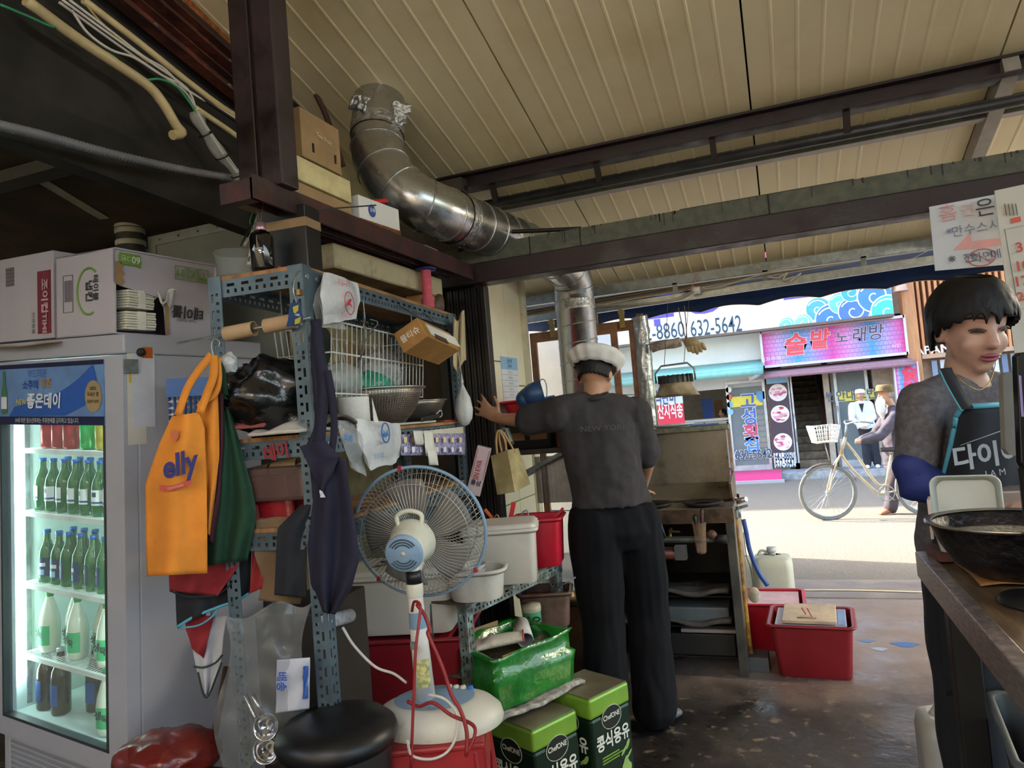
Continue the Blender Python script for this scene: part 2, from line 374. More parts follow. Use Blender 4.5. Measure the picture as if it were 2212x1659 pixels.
for dz, hh, x, lb in ((.0, .055, -1.985, 'lower rusty red steel channel running along the black upstand'), (.10, .05, -1.975, 'middle rusty red steel channel running along the black upstand')):
    t = thing('steel_channel', lb, 'channel', (x, 1.7, fasc(1.7, dz)))
    a, c = along(x, dz); MB().bar(a, c, .02, hh).build('web', mat('rusty_channel', '#7a4030', .6, var=.5, vs=9, c2='#3b211c'), t)
    for s in (-1, 1):
        a, c = along(x+.02, dz+s*hh/2); MB().bar(a, c, .05, .006).build('flange', MATS['rusty_channel'], t)
    for k in range(5):
        y = 1.2+k*.36; MB().cyl((x+.012, y, fasc(y, dz)), (x+.02, y, fasc(y, dz)), .011, n=10).build('bolt', M_galv, t)
a, c = along(-1.99, .215); o = MB().bar(a, c, .03, .07).build('timber_batten', mat('orange_timber', '#b06a35', .6, var=.35, vs=5, aniso=(1, 9, 9), c2='#7c4420')); tag(o, 'bare orange timber batten under the roof edge behind the steel post', 'batten')
a, c = along(-1.98, .155); o = MB().bar(a, c, .05, .045).build('timber_rail', mat('dark_timber', '#2d211a', .7)); tag(o, 'dark stained timber rail below the orange batten', 'rail')
# dark flat ceiling over the fridge corner
def dcz(y): return 2.66-.16*(y-2.0)
b = MB().add([(-5.2, -1, dcz(-1)), (-2.06, -1, dcz(-1)), (-2.06, 2.95, dcz(2.95)), (-5.2, 2.95, dcz(2.95)), (-5.2, -1, dcz(-1)+.05), (-2.06, -1, dcz(-1)+.05), (-2.06, 2.95, dcz(2.95)+.05), (-5.2, 2.95, dcz(2.95)+.05)], [(0, 3, 2, 1), (4, 5, 6, 7), (0, 1, 5, 4), (1, 2, 6, 5), (2, 3, 7, 6), (3, 0, 4, 7)])
o = b.build('ceiling_low', M_darkply); struct(o, 'low dark brown board ceiling over the fridge corner', 'ceiling')
o = MB().bar((-5.1, 2.03, dcz(2.03)-.03), (-2.1, 2.06, dcz(2.06)-.03), .09, .05).build('ceiling_beam', mat('grey_dark_beam', '#4a4740', .7)); struct(o, 'dark grey beam across the low brown ceiling', 'beam')
o = MB().bar((-2.08, -.8, dcz(-.8)-.04), (-2.08, 2.9, dcz(2.9)-.04), .08, .07).build('trim_2', mat('black_timber', '#171310', .8)); struct(o, 'black timber edge of the low brown ceiling', 'trim')
a = onZ(68, 388, 2.62); c = onZ(225, 460, 2.60); o = MB().bar(V((a.x, a.y, dcz(a.y)-.004)), V((c.x, c.y, dcz(c.y)-.004)), .05, .004).build('ceiling_tape', mat('pale_joint_tape', '#a8a590', .6, var=.2)); struct(o, 'pale tape strip stuck over a ceiling joint', 'tape')
# ---------------------------------------------------------------- cross beams
X1 = 3.6
t = thing('roof_beam', 'dark purple-brown steel H beam under the sloping roof', 'beam', (.5, 3.5, 2.66))
for z, wd, hg in ((2.765, .10, .012), (2.728, .014, .07), (2.692, .10, .012)): MB().bar((-1.9, 3.5, z), (X1, 3.5, z), wd, hg).build('flange' if hg < .05 else 'web', M_rust, t)
p0, p1 = onY(1030, 447, 3.56), onY(2212, 150, 3.56); pd = (p1-p0)/(p1.x-p0.x)
o = MB().cyl(p0, V((X1, 3.56, p0.z)), .026, n=16).build('hanger_pipe', mat('dark_grey_pipe', '#4a4a4e', .4, .5, var=.2)); tag(o, 'dark grey steel pipe hung below the roof beam', 'pipe')
for k, px in enumerate((1072, 1294, 1541, 1826)):
    q = onY(px, 447-(px-1030)*.2513, 3.54); q.z = p0.z; o = MB().bar(q, V((q.x, 3.5, 2.692)), .028, .028, up=V((0, 1, 0))).build('pipe_hanger', M_rust)
    tag(o, '%s dark steel hanger strut between roof beam and grey pipe' % ('leftmost', 'second', 'third', 'rightmost')[k], 'strut', 'hanger struts under the roof beam')
p2 = onY(1096, 455, 3.75); p3 = onY(2212, 212, 3.75); p2.z = p3.z = (p2.z+p3.z)/2-.01
t = thing('ceiling_channel', 'grey-olive steel channel across the ceiling behind the hung pipe', 'channel', ((p2.x+X1)/2, 3.75, p2.z))
MB().bar((-1.4, 3.75, p2.z+.03), (X1, 3.75, p3.z+.03), .012, .085).build('web', M_olive, t)
MB().bar((-1.4, 3.78, p2.z-.012), (X1, 3.78, p3.z-.012), .06, .006).build('flange', mat('pinkish_grey_flange', '#a39a97', .5), t)
MB().bar((-1.4, 3.70, p2.z+.155), (X1, 3.70, p3.z+.155), .008, .10).build('upper_plate', mat('olive_plate', '#7c7a55', .6, var=.2), t)
t = thing('lintel_beam', 'heavy grimy steel lintel beam with drip stains across the kitchen', 'beam', (.5, 3.25, 2.11))
MB().bx(-1.75, X1, 3.20, 3.30, 2.215, 2.30).build('upper_flange', M_olive, t, bevel=.004)
MB().bx(-1.75, X1, 3.19, 3.31, 2.115, 2.213).build('lower_web', M_rust, t, bevel=.004)
b = MB()
for i in range(60):
    x = -1.0+random.random()*3; l = .01+.05*random.random()**2; b.bx(x, x+.0025+.003*random.random(), 3.1985, 3.2, 2.30-l, 2.30)
tag(b.build('drip_stains', mat('tar_drips', '#14110f', .4), t), kind='stuff')
for x in (-1.05, -.80, .03, 1.2): MB().bx(x, x+.006, 3.1975, 3.2, 2.115, 2.30).build('joint', M_seam, t)
o = MB().bx(-.35, .38, 3.32, 3.36, 2.30, 2.335).build('lath', mat('dark_lath', '#4a453c', .7)); tag(o, 'flat dark lath lying on top of the lintel beam', 'lath')
o = MB().tube(curve([(-1.42, 3.2, 2.29), (-1.25, 3.2, 2.345), (-1.0, 3.22, 2.325), (-.8, 3.24, 2.305)]), .010, 8).build('black_cable', M_black); tag(o, 'thick black cable arching over the left end of the lintel beam', 'cable')
# sloping rafter on the right
o = MB().bar((1.02, 3.45, rz_(3.45)-.05), (1.02, 5.05, rz_(5.05)-.05), .06, .07).build('rafter', mat('grey_rafter', '#9b948d', .5)); tag(o, 'grey steel rafter running down to the eave on the right', 'rafter')
# ---------------------------------------------------------------- eave, awning frame, sliding door rail
o = MB().bx(-2.2, X1, 5.0, 5.06, rz_(5.06)-.075, rz_(5.06)-.005).build('eave_beam', M_galv, bevel=.004); tag(o, 'galvanised steel eave beam at the end of the roof panels', 'beam')
q0, q1 = onY(1250, 662, 5.35), onY(2000, 534, 5.35)
for k, (dz, dy, r, c) in enumerate(((0, 0, .018, '#b8a888'), (.045, .12, .012, '#a58a62'))):
    d = (q1-q0)/(q1.x-q0.x); a = q0 + V((0, dy, dz)); o = MB().cyl(a + d*(-.95), a + d*(X1-a.x), r, n=10).build('awning_pipe', flat(c, .5, metal=.3)); tag(o, ('beige awning pipe below the eave beam', 'thin rusty awning pipe behind the beige one')[k], 'pipe')
r0, r1 = onY(1291, 668, 5.0), onY(2015, 561, 5.0); rd = (r1-r0)/(r1.x-r0.x)
t = thing('door_rail', 'aluminium sliding door rail above the street opening', 'rail', r0 + rd*.8)
MB().bar(r0+rd*(-.85), r0+rd*(X1-r0.x), .035, .05).build('track', mat('aluminium_rail', '#b9bfc2', .3, .8, var=.15, vs=30), t, bevel=.003)
MB().bar(r0+rd*(-.85)+V((0, -.02, -.028)), r0+rd*(X1-r0.x)+V((0, -.02, -.028)), .03, .006).build('lip', MATS['aluminium_rail'], t)
for px in (1460, 1655, 1868):
    q = onY(px, 668-(px-1291)*.148, 5.0); o = MB().bx(q.x-.016, q.x+.016, 5.0, 5.03, q.z, rz_(5.06)-.06).build('rail_bracket', M_galv)
    tag(o, 'galvanised bracket holding the door rail, %s' % {1460: 'nearest the duct', 1655: 'beside the rope knot', 1868: 'nearest the paper sign'}[px], 'bracket', 'rail brackets')
# awning cloth with scalloped valance
s0, s1 = onY(1395, 690, 6.9), onY(2000, 603, 6.9); zs = (s0.z+s1.z)/2
t = thing('awning', 'navy blue cloth awning with scalloped valance over the shop front', 'awning', (.5, 5.7, zs))
ya, za, yb, zb = 5.05, rz_(5.06)+.03, 6.9, zs+.2
MB().sheet(lambda u, v: V((-2.6+6.6*u, ya+(yb-ya)*v, za+(zb-za)*v-.03*sin(pi*v)*(1+.3*sin(u*40)))), 80, 6).build('cloth', M_blue, t, solid=.003)
MB().sheet(lambda u, v: V((-2.6+6.6*u, yb+.015*sin(u*55), zb+(zs+.035*abs(sin(u*6.6/.26*pi/2+.6))-.02-zb)*v)), 260, 3).build('valance', M_blue, t, solid=.003)
MB().tube([V((-2.6+6.6*i/300, yb+.015*sin(i/300*55)-.002, zs+.035*abs(sin(i/300*6.6/.26*pi/2+.6))-.02)) for i in range(301)], .004, 5).build('piping', flat('#caa26a', .6), t)
for x in (-2.2, -.55, 1.1, 2.8): MB().cyl((x, 5.05, za-.03), (x, 6.88, zb-.01), .014, n=8).build('arm', M_galv, t)
# ================================================================ ACROSS THE STREET
YF = 17.6
PZ = stz(YF)+.13
def RY(a, b, c, d, Y): p, q = onY(a, b, Y), onY(c, d, Y); return p.x, q.x, q.z, p.z      # x0,x1,z0,z1 from top-left and bottom-right pixels
def slab(x0, x1, z0, z1, Y, t=.06): return MB().bx(x0, x1, Y-t, Y, z0, z1)
def gx(px, py=900): return onY(px, py, YF).x
xA, xB, xC, xD = gx(1700, 950), gx(1798, 920), gx(1893, 900), gx(1958, 780)
M_fw = mat('white_render', '#dcdcd8', .8, var=.06, vs=1.2)
M_glass = mat('shop_glass', '#b9c8cc', .08, alpha=.22, spec=.8)
M_alu = mat('door_aluminium', '#c9ccce', .35, .6)
M_dark = mat('dim_interior', '#3c3a38', .8)
zt = onY(1600, 790, YF).z; zd = onY(1640, 833, YF).z
# building shells
b = MB().bx(-60, gx(1662, 900), YF, YF+.2, zd, 13.0).bx(-14, gx(1385, 900), YF, YF+.2, PZ, zd); struct(b.build('facade_wall', M_fw), 'white rendered facade of the shop across the street', 'wall')
b = MB().bx(gx(1662, 900), xD+.1, YF, YF+.2, onY(1750, 806, YF).z, 13.0).bx(gx(1660, 900), xA+.02, YF, YF+.2, PZ, 3).bx(xB-.10, xB+.02, YF, YF+.2, PZ, 3).bx(xC, xD+.1, YF, YF+.2, PZ, 3); struct(b.build('facade_wall_stairs', mat('beige_render', '#b7aa98', .8)), 'beige facade with the stair entrance across the street', 'wall')
b = MB().bx(xD+.1, 16, YF, YF+.2, PZ, 13.0); struct(b.build('facade_wall_slats', mat('tan_render', '#a88d76', .8)), 'tan facade behind the orange timber slats', 'wall')
b = MB().bx(-14, 16, YF+5, YF+5.2, -.6, 9).bx(-14, 16, YF+.2, YF+5, PZ-.05, PZ-.02).bx(-14, 16, YF+.2, YF+5, 3.3, 3.4); struct(b.build('shop_interior', mat('shop_interior_wall', '#8f8c86', .8)), 'dim interior walls of the shops across the street', 'wall')
b = MB().bx(-14, -2.35, 3.5, 6.5, -.3, 4.2); struct(b.build('neighbour_wall', mat('neighbour_render', '#cfc9bc', .8)), 'unseen rendered wall added left of the kitchen to block the sun', 'wall')  # out-of-view wall added and sized to keep sun off floor and apron
b = MB().bx(-2.2, -1.47, 3.42, 3.5, 0, 2.74); struct(b.build('wall_corner', mat('dark_corner_board', '#4b4338', .8)), 'dark board closing the corner behind the folding door')
# white building seen through the plastic door
b = MB().bx(-5.5, -2.05, 7.4, 7.6, -.3, 3.6); struct(b.build('hoarding', mat('white_hoarding', '#f3f1ea', .7, var=.1, aniso=(14, 1, .4))), 'white corrugated hoarding seen through the plastic door', 'wall')
# big white sign
x0, x1, z0, _ = RY(1300, 690, 1931, 678, 16.9)
t = thing('shop_sign', 'long white shop sign with blue wave pattern and phone numbers', 'sign', ((x0+x1)/2, 16.9, z0))
x0 = -6; zh = z0+1.9
MB().bx(x0, x1, 16.9, 17.15, z0, zh).build('board', mat('white_sign_vinyl', '#f2f4f6', .5, var=.03), t, bevel=.01)
MB().bx(x0, x1, 16.86, 17.2, z0-.05, z0).build('frame', flat('#6d5a50', .6), t)
AX, UP = V((1, 0, 0)), V((0, 0, 1)); Ys = 16.89
def tY(s, px, py, Y, h, m, t, **k): return text(s, onY(px, py, Y), AX, UP, h, m, t, **k)
h1 = (onY(1445, 690, Ys)-onY(1445, 742, Ys)).length*.93
tY('642-8860', 1420, 719, Ys, h1, flat('#2f4a5c'), t, bold=.005, wd=(onY(1365, 725, Ys)-onY(1479, 705, Ys)).length)
tY('632-5642', 1546, 706, Ys, h1, flat('#2f4a5c'), t, bold=.005, wd=(onY(1493, 715, Ys)-onY(1602, 695, Ys)).length)
for s, px, py, c in (('고', 1407, 660, '#5b50c8'), ('성', 1513, 635, '#5b50c8'), ('횟', 1620, 610, '#d5506a'), ('집', 1722, 600, '#5b50c8')):
    tY(s, px, py, Ys, 1.15, flat(c), t, bold=.03)
MB().bx(*[onY(1340+70, 668, Ys).x, onY(1424, 668, Ys).x], Ys-.002, Ys, onY(1415, 705, Ys).z, onY(1415, 690, Ys).z).build('lettering', flat('#5b50c8'), t)
def spiral(c, r, col, t, Y, xm=0, zm=0):
    def cl(p): return V((min(p.x, xm), p.y, max(p.z, zm)))
    b = MB(); b.poly([cl(V((c.x+r*cos(a), Y-.002, c.z+r*sin(a)))) for a in [i*2*pi/36 for i in range(36)]]); b.build('wave_disc', flat(col), t)
    b = MB(); k = 40; pts = []
    for i in range(k+1):
        a = 1.1+i/k*2*pi*1.25; q = r*(.12+.9*i/k*.85); pts.append((a, q))
    for (a0, q0), (a1, q1) in zip(pts, pts[1:]):
        f = lambda a, q, s: cl(V((c.x+(q+s)*cos(a), Y-.004, c.z+(q+s)*sin(a))))
        b.add([f(a0, q0, -r*.045), f(a0, q0, r*.045), f(a1, q1, r*.045), f(a1, q1, -r*.045)], [(0, 1, 2, 3)])
    for i in range(36):
        a0, a1 = i*2*pi/36, (i+1)*2*pi/36
        f = lambda a, q: cl(V((c.x+q*cos(a), Y-.003, c.z+q*sin(a))))
        b.add([f(a0, r), f(a1, r), f(a1, r*1.08), f(a0, r*1.08)], [(0, 1, 2, 3)])
    b.build('wave_line', flat('#f4f8fb'), t)
for k, (px, py, r, c) in enumerate(((1768, 668, .25, '#58a8e8'), (1798, 690, .33, '#4a80dc'), (1815, 655, .22, '#6cc0ee'), (1845, 672, .30, '#4f78da'), (1838, 632, .19, '#4aa6e2'), (1890, 640, .33, '#4c86e4'), (1920, 672, .33, '#4cc0ee'), (1700, 702, .16, '#7cc6f0'), (1735, 697, .18, '#8accf2'))):
    c0 = onY(px, py, Ys); 
    spiral(c0, r, c, t, Ys-.003*k, x1-.01, z0+.01)
# hexagon print material
def hexmat():
    m = bpy.data.materials.new('hexagon_print'); m.use_nodes = True; N = m.node_tree.nodes; L = m.node_tree.links; b = N['Principled BSDF']
    tc = N.new('ShaderNodeTexCoord'); sp = N.new('ShaderNodeSeparateXYZ'); L.new(tc.outputs['Generated'], sp.inputs[0])
    r = N.new('ShaderNodeValToRGB'); e = r.color_ramp.elements
    cols = ((0, '#e0409a'), (.12, '#c9a0d8'), (.25, '#3fa0d8'), (.35, '#9a9ad8'), (.5, '#e0409a'), (.62, '#d98cc8'), (.78, '#3f9ad8'), (.88, '#b89ad8'), (1, '#e83a90'))
    e[0].position = 0; e[0].color = (*hx(cols[0][1]), 1); e[1].position = 1; e[1].color = (*hx(cols[-1][1]), 1)
    for p, c in cols[1:-1]: q = e.new(p); q.color = (*hx(c), 1)
    L.new(sp.outputs[0], r.inputs[0])
    mp = N.new('ShaderNodeMapping'); mp.inputs['Scale'].default_value = (9, 9, 5.2); mp.inputs['Rotation'].default_value = (0, radians(0), 0); L.new(tc.outputs['Object'], mp.inputs[0])
    br = N.new('ShaderNodeTexBrick'); br.inputs['Scale'].default_value = 1; br.inputs['Mortar Size'].default_value = .03; br.inputs['Mortar Smooth'].default_value = .4
    br.inputs['Brick Width'].default_value = .8; br.inputs['Row Height'].default_value = .5
    sw = N.new('ShaderNodeCombineXYZ'); s2 = N.new('ShaderNodeSeparateXYZ'); L.new(mp.outputs[0], s2.inputs[0]); L.new(s2.outputs[0], sw.inputs[0]); L.new(s2.outputs[2], sw.inputs[1]); L.new(sw.outputs[0], br.inputs[0])
    br.inputs['Color1'].default_value = (0, 0, 0, 1); br.inputs['Color2'].default_value = (.12, .12, .12, 1); br.inputs['Mortar'].default_value = (1, 1, 1, 1)
    mx = N.new('ShaderNodeMix'); mx.data_type = 'RGBA'; L.new(br.outputs[0], mx.inputs[0]); L.new(r.outputs[0], mx.inputs[6]); mx.inputs[7].default_value = (*hx('#5a5a90'), 1)
    L.new(mx.outputs[2], b.inputs['Base Color']); b.inputs['Roughness'].default_value = .5
    return m
HEX = hexmat()
x0, x1, z0, z1 = RY(1645, 721, 1956, 748, 17.2)
z1 = onY(1645, 721, 17.2).z; z0 = onY(1650, 790, 17.2).z
t = thing('karaoke_sign', 'pink and blue honeycomb sign with red Korean brush lettering', 'sign', ((x0+x1)/2, 17.2, z0))
MB().bx(x0, x1, 17.2, 17.4, z0, z1).build('board', HEX, t)
b = MB()
for q in ((x0-.03, x1+.03, z1, z1+.06), (x0-.03, x1+.03, z0-.06, z0), (x0-.05, x0, z0-.06, z1+.06), (x1, x1+.05, z0-.06, z1+.06)): b.bx(q[0], q[1], 17.15, 17.42, q[2], q[3])
b.build('frame', flat('#cfc6cc', .4, metal=.4), t)
for s, px, py, h, c, ol in (('술', 1716, 747, .52, '#e8505e', 1), ('밭', 1768, 736, .46, '#e8505e', 1), ('노', 1817, 730, .30, '#5a4a66', 0), ('래', 1855, 725, .34, '#5a4a66', 0), ('방', 1890, 720, .36, '#5a4a66', 0)):
    tY(s, px, py, 17.19, h, flat('#f6dfe4'), t, bold=.05 if ol else .035, shear=.15, name='lettering_outline')
    tY(s, px, py, 17.185, h, flat(c), t, bold=.03 if ol else .012, shear=.15)
tY('점프주의', 1665, 776, 17.185, .12, flat('#f0e0ea'), t); tY('시인', 1936, 747, 17.185, .10, flat('#f0e0ea'), t)
# maroon awning under it, green awning on the left
def awn(nm, lb, a, b_, Y0, Y1, col, drop):
    p, q = onY(*a, Y0), onY(*b_, Y0); t = thing(nm, lb, 'awning', ((p.x+q.x)/2, Y1, p.z-drop))
    MB().sheet(lambda u, v: V((p.x+(q.x-p.x)*u, Y0+(Y1-Y0)*v, p.z-(drop*.6)*v)), 12, 2).build('cloth', col, t, solid=.01)
    MB().sheet(lambda u, v: V((p.x+(q.x-p.x)*u, Y1, p.z-drop*.6-drop*.4*v)), 12, 1).build('valance', col, t, solid=.01)
    for s in (p.x+.04, q.x-.04): MB().bar((s, Y0, p.z-.02), (s, Y1, p.z-drop*.6-.02), .03, .03).build('arm', M_alu, t)
awn('maroon_awning', 'dusty maroon awning above the stair entrance', (1650, 800), (1962, 759), 17.5, 16.8, mat('maroon_cloth', '#96707a', .8, var=.08), .22)
awn('green_awning', 'pale green awning over the fish restaurant front', (1290, 812), (1648, 780), 17.5, 16.7, mat('green_cloth', '#7fb4aa', .8, var=.08), .36)
# food banner column
x0, x1, z0, z1 = RY(1654, 810, 1702, 1008, 17.45); z0 = onY(1675, 1010, 17.45).z; x1 = onY(1699, 806, 17.45).x
t = thing('menu_banner', 'tall menu banner with round plates of sliced fish and phone numbers', 'banner', ((x0+x1)/2, 17.45, z0))
MB().bx(x0, x1, 17.45, 17.58, z0, z1).build('board', flat('#4b3b44', .6), t)
hh = z1-z0; cx = (x0+x1)/2; W = x1-x0
MB().bx(x0, x1, 17.445, 17.45, z1-.1*hh, z1).build('wave_header', flat('#8fc4e8'), t)
MB().bx(x0, x1, 17.445, 17.45, z0, z0+.155*hh).build('number_panel', flat('#f0f0ec'), t)
text('642-8860', (cx, 17.44, z0+.115*hh), AX, UP, .3, flat('#33415e'), t, wd=W*.92, bold=.012); text('632-5642', (cx, 17.44, z0+.04*hh), AX, UP, .3, flat('#33415e'), t, wd=W*.92, bold=.012)
for k, fz in enumerate((.80, .57, .27)):
    c = V((cx, 17.44, z0+fz*hh)); r = W*.44
    b = MB(); b.poly([c + V((r*cos(a), 0, r*sin(a))) for a in [i*2*pi/28 for i in range(28)]]); b.build('plate_print', flat('#ece6e4'), t)
    b = MB()
    for i in range(26):
        a, q = random.random()*6.28, r*.72*sqrt(random.random()); cc = c + V((q*cos(a), -.003-.0002*i, q*sin(a))); s = r*(.12+.1*random.random()); b.m(i % 3)
        b.poly([cc + V((s*cos(e)*1.5, 0, s*sin(e)*.8)) for e in [j*2*pi/9 for j in range(9)]])
    b.build('fish_print', [flat('#e0a0b0'), flat('#f0d8dc'), flat('#c0607a' if k != 1 else '#b8505a')], t)
# fish restaurant glass door
def gdoor(nm, lb, px0, py0, px1, py1, Y=17.55):
    p, q = onY(px0, py0, Y), onY(px1, py1, Y); x0, x1, z1, z0 = p.x, (onY(1651, 826, Y).x if px0 == 1566 else q.x), p.z, PZ
    t = thing(nm, lb, 'door', ((x0+x1)/2, Y, z0)); w_ = .06
    for nm2, b in (('jamb', (x0, x0+w_, z0, z1)), ('jamb', (x1-w_, x1, z0, z1)), ('head_rail', (x0+w_, x1-w_, z1-w_, z1)), ('bottom_rail', (x0+w_, x1-w_, z0, z0+.14))): MB().bx(b[0], b[1], Y-.03, Y+.03, b[2], b[3]).build(nm2, M_alu, t)
    MB().bx(x0+w_, x1-w_, Y-.006, Y+.006, z0+.14, z1-w_).build('pane', M_glass, t)
    return t, x0, x1, z0, z1
t, x0, x1, z0, z1 = gdoor('glass_door', 'glass restaurant door with tall blue and red Korean lettering', 1566, 826, 1657, 1012)
for s, py, c in (('고', 868, '#4a66b8'), ('성', 902, '#4a66b8'), ('횟', 935, '#c8486a'), ('집', 962, '#4a86d0')):
    tY(s, 1616 - (868-py)*.1, py, 17.53, .40, flat('#eef2f6'), t, bold=.05, name='lettering_outline'); tY(s, 1616-(868-py)*.1, py, 17.52, .40, flat(c), t, bold=.02)
tY('632-5642', 1627, 982, 17.52, .3, flat('#e6eaee'), t, wd=.85, bold=.04, name='lettering_outline'); tY('632-5642', 1627, 982, 17.51, .3, flat('#3a4a62'), t, wd=.82, bold=.01)
a = RY(1578, 858, 1648, 875, 17.53); MB().bx(a[0], a[1], 17.528, 17.532, a[2], a[3]).build('yellow_strip', flat('#e0cf4a'), t)
b = MB(); c = onY(1643, 858, 17.52); b.poly([c + V((x*.09, 0, z*.13)) for x, z in ((-1, 1), (0, 1.15), (1, 1), (1, -.2), (0, -1), (-1, -.2))]); b.build('shield_sticker', flat('#5a9ad0'), t)
for k in range(4):
    c = onY(1574+k*1.3, 842+k*16, 17.52); b = MB(); b.poly([c + V((.07*cos(i*pi/8), 0, .07*sin(i*pi/8))) for i in range(16)]); b.build('round_sticker', flat(('#e8e8ea', '#d86a50', '#6ab0d8', '#8ec0e0')[k]), t)
t2 = thing('egg_crates', 'stack of yellow egg trays behind the restaurant glass door', 'tray', onY(1648, 985, 17.9))
for i in range(9):
    q = onY(1645, 985-i*12, 17.95); MB().box(q, (.42, .3, .10)).build('tray', flat(('#b58a3e', '#9aa04a', '#b0803a')[i % 3]), t2)
# left window with boards
x0, x1, z0, z1 = RY(1413, 876, 1480, 920, 17.4)
t = thing('direct_sale_sign', 'red board with white Korean lettering in the restaurant window', 'sign', ((x0+x1)/2, 17.4, z0-.5))
MB().bx(x0, x1, 17.4, 17.44, z0, z1).build('board', flat('#d8304a'), t); tY('산지직송', 1448, 889, 17.39, .42, flat('#f4f0f0'), t, wd=(x1-x0)*.86, bold=.02)
MB().bx(x0, x1, 17.4, 17.44, z0-.42, z0).build('lower_board', flat('#c8d8ec'), t); MB().bx(x0, x1, 17.4, 17.44, z1, z1+.62).build('upper_board', flat('#dfe6ee'), t)
tY('식완비', 1437, 860, 17.39, .42, flat('#50609a'), t, wd=(x1-x0)*.7, bold=.02)
for s in (x0+.05, x1-.05): MB().bx(s-.03, s+.03, 17.44, 17.5, PZ, z0-.42).build('leg', M_alu, t)
q = RY(1515, 862, 1543, 905, 19.5); o = MB().bx(q[0], q[1], 19.5, 19.55, q[2]-.2, q[3]).build('blue_poster', flat('#3a62b8')); tag(o, 'blue poster hanging inside the restaurant', 'poster')
q = RY(1542, 865, 1566, 920, 20.5); o = MB().bx(q[0], q[1], 20.5, 20.55, PZ, q[3]).build('interior_door', flat('#8a6a4c')); tag(o, 'brown door deep inside the restaurant', 'door')
c = onY(1528, 905, 18.6); t = thing('dining_counter', 'white counter inside the restaurant', 'counter', (c.x, 18.6, PZ)); MB().bx(c.x-.6, c.x+.5, 18.6, 19.0, c.z-.06, c.z).build('counter_top', flat('#e8e6e0'), t); MB().bx(c.x-.55, c.x+.45, 18.65, 18.95, PZ, c.z-.06).build('body', flat('#b8b4aa'), t)
# stairs
t = thing('staircase', 'worn concrete staircase rising inside the doorway', 'stairs', ((xA+xB)/2, 18, PZ))
for i in range(13): MB().bx(xA-.1, xB+.1, 17.75+i*.25, 18.02+i*.25+.03, PZ+i*.17, PZ+(i+1)*.17).build('step', mat('stair_concrete', '#8d7c66', .8, var=.3, vs=9, c2='#6b5c4c'), t, bevel=.01)
for s in (xA-.12, xB+.1): MB().bx(s-.04, s+.02, 17.7, 21.5, PZ, 3.2).build('side_wall', mat('stair_wall', '#a8a29a', .8), t)
MB().bar((xB-.12, 17.7, PZ+.8), (xB-.12, 20.6, PZ+2.8), .05, .09).build('handrail', mat('brown_rail', '#4a3128', .5), t)
for i in range(9): y = 17.8+i*.3; MB().bx(xB-.14, xB-.11, y, y+.03, PZ+i*.2, PZ+.82+i*.207).build('baluster', MATS['brown_rail'], t)
o = MB().sphere((xB-.13, 17.66, PZ+.72), (.1, .1, .16)).build('newel_ornament', mat('carved_wood', '#8a5a3c', .5), t)
t, *_ = gdoor('open_glass_door', 'open glass door leaf standing left of the stairs', 1702, 806, 1724, 1002, 17.5)
c = onY(1719, 925, 17.45); MB().tube([c + V((0, .04, .3)), c + V((0, 0, .3)), c + V((0, 0, -.3)), c + V((0, .04, -.3))], .018, 8).build('pull_handle', M_alu, t)
t, x0, x1, z0, z1 = gdoor('wide_glass_door', 'wide glass door with yellow Korean banner right of the stairs', 1797, 792, 1893, 1000)
a = RY(1802, 847, 1890, 862, 17.53); MB().bx(a[0], a[1], 17.525, 17.53, a[2], a[3]).build('yellow_banner', flat('#e2d25a'), t); tY('번안대표번', 1838, 855, 17.52, .26, flat('#5a6478'), t, wd=1.0, bold=.02)
c = onY(1812, 912, 17.45); MB().tube([c + V((0, .04, .35)), c + V((0, 0, .35)), c + V((0, 0, -.35)), c + V((0, .04, -.35))], .02, 8).build('pull_handle', M_alu, t)
# orange pillar + slats
t = thing('timber_pillar', 'orange-brown timber clad pillar beside the slatted shop front', 'pillar', (xD+.1, 17.3, PZ)); pz = onY(1965, 600, 17.3)
MB().bx(xD-.02, xD+.24, 17.25, 17.6, PZ, 3.9).build('shaft', mat('orange_cladding', '#c98a5c', .6, var=.12, aniso=(3, 3, .3)), t, bevel=.01); MB().bx(xD-.05, xD+.27, 17.22, 17.6, PZ, PZ+.15).build('plinth', flat('#8a6a50'), t)
t = thing('slatted_front', 'restaurant front clad in upright orange timber slats', 'cladding', (xD+1.4, 17.35, PZ+2.2))
zb_ = onY(2010, 765, 17.4).z; M_sl = mat('orange_slat', '#cf8a58', .55, var=.15, aniso=(3, 3, .3))
MB().bx(xD+.26, xD+4.2, 17.52, 17.595, zb_, 4.4).build('backing', mat('brown_backing', '#6a4632', .8), t)
for i in range(34): x = xD+.30+i*.112; MB().bx(x, x+.052, 17.36, 17.52, zb_, 4.4).build('slat', M_sl, t)
MB().bx(xD+.26, xD+4.2, 17.30, 17.6, zb_-.09, zb_).build('sill', flat('#b9957a'), t)
tY('JAPANESE', 2033, 754, 17.34, .24, flat('#f2eee8'), t, wd=1.15, bold=.02, ext=.02)
for i in range(14):
    x = xD+.45+i*.16; MB().bx(x, x+.10, 17.45, 17.5, zb_-.62, zb_-.14).build('noren_flap', flat(('#8a97ac', '#c9ccd2', '#6a7890')[i % 3]), t)
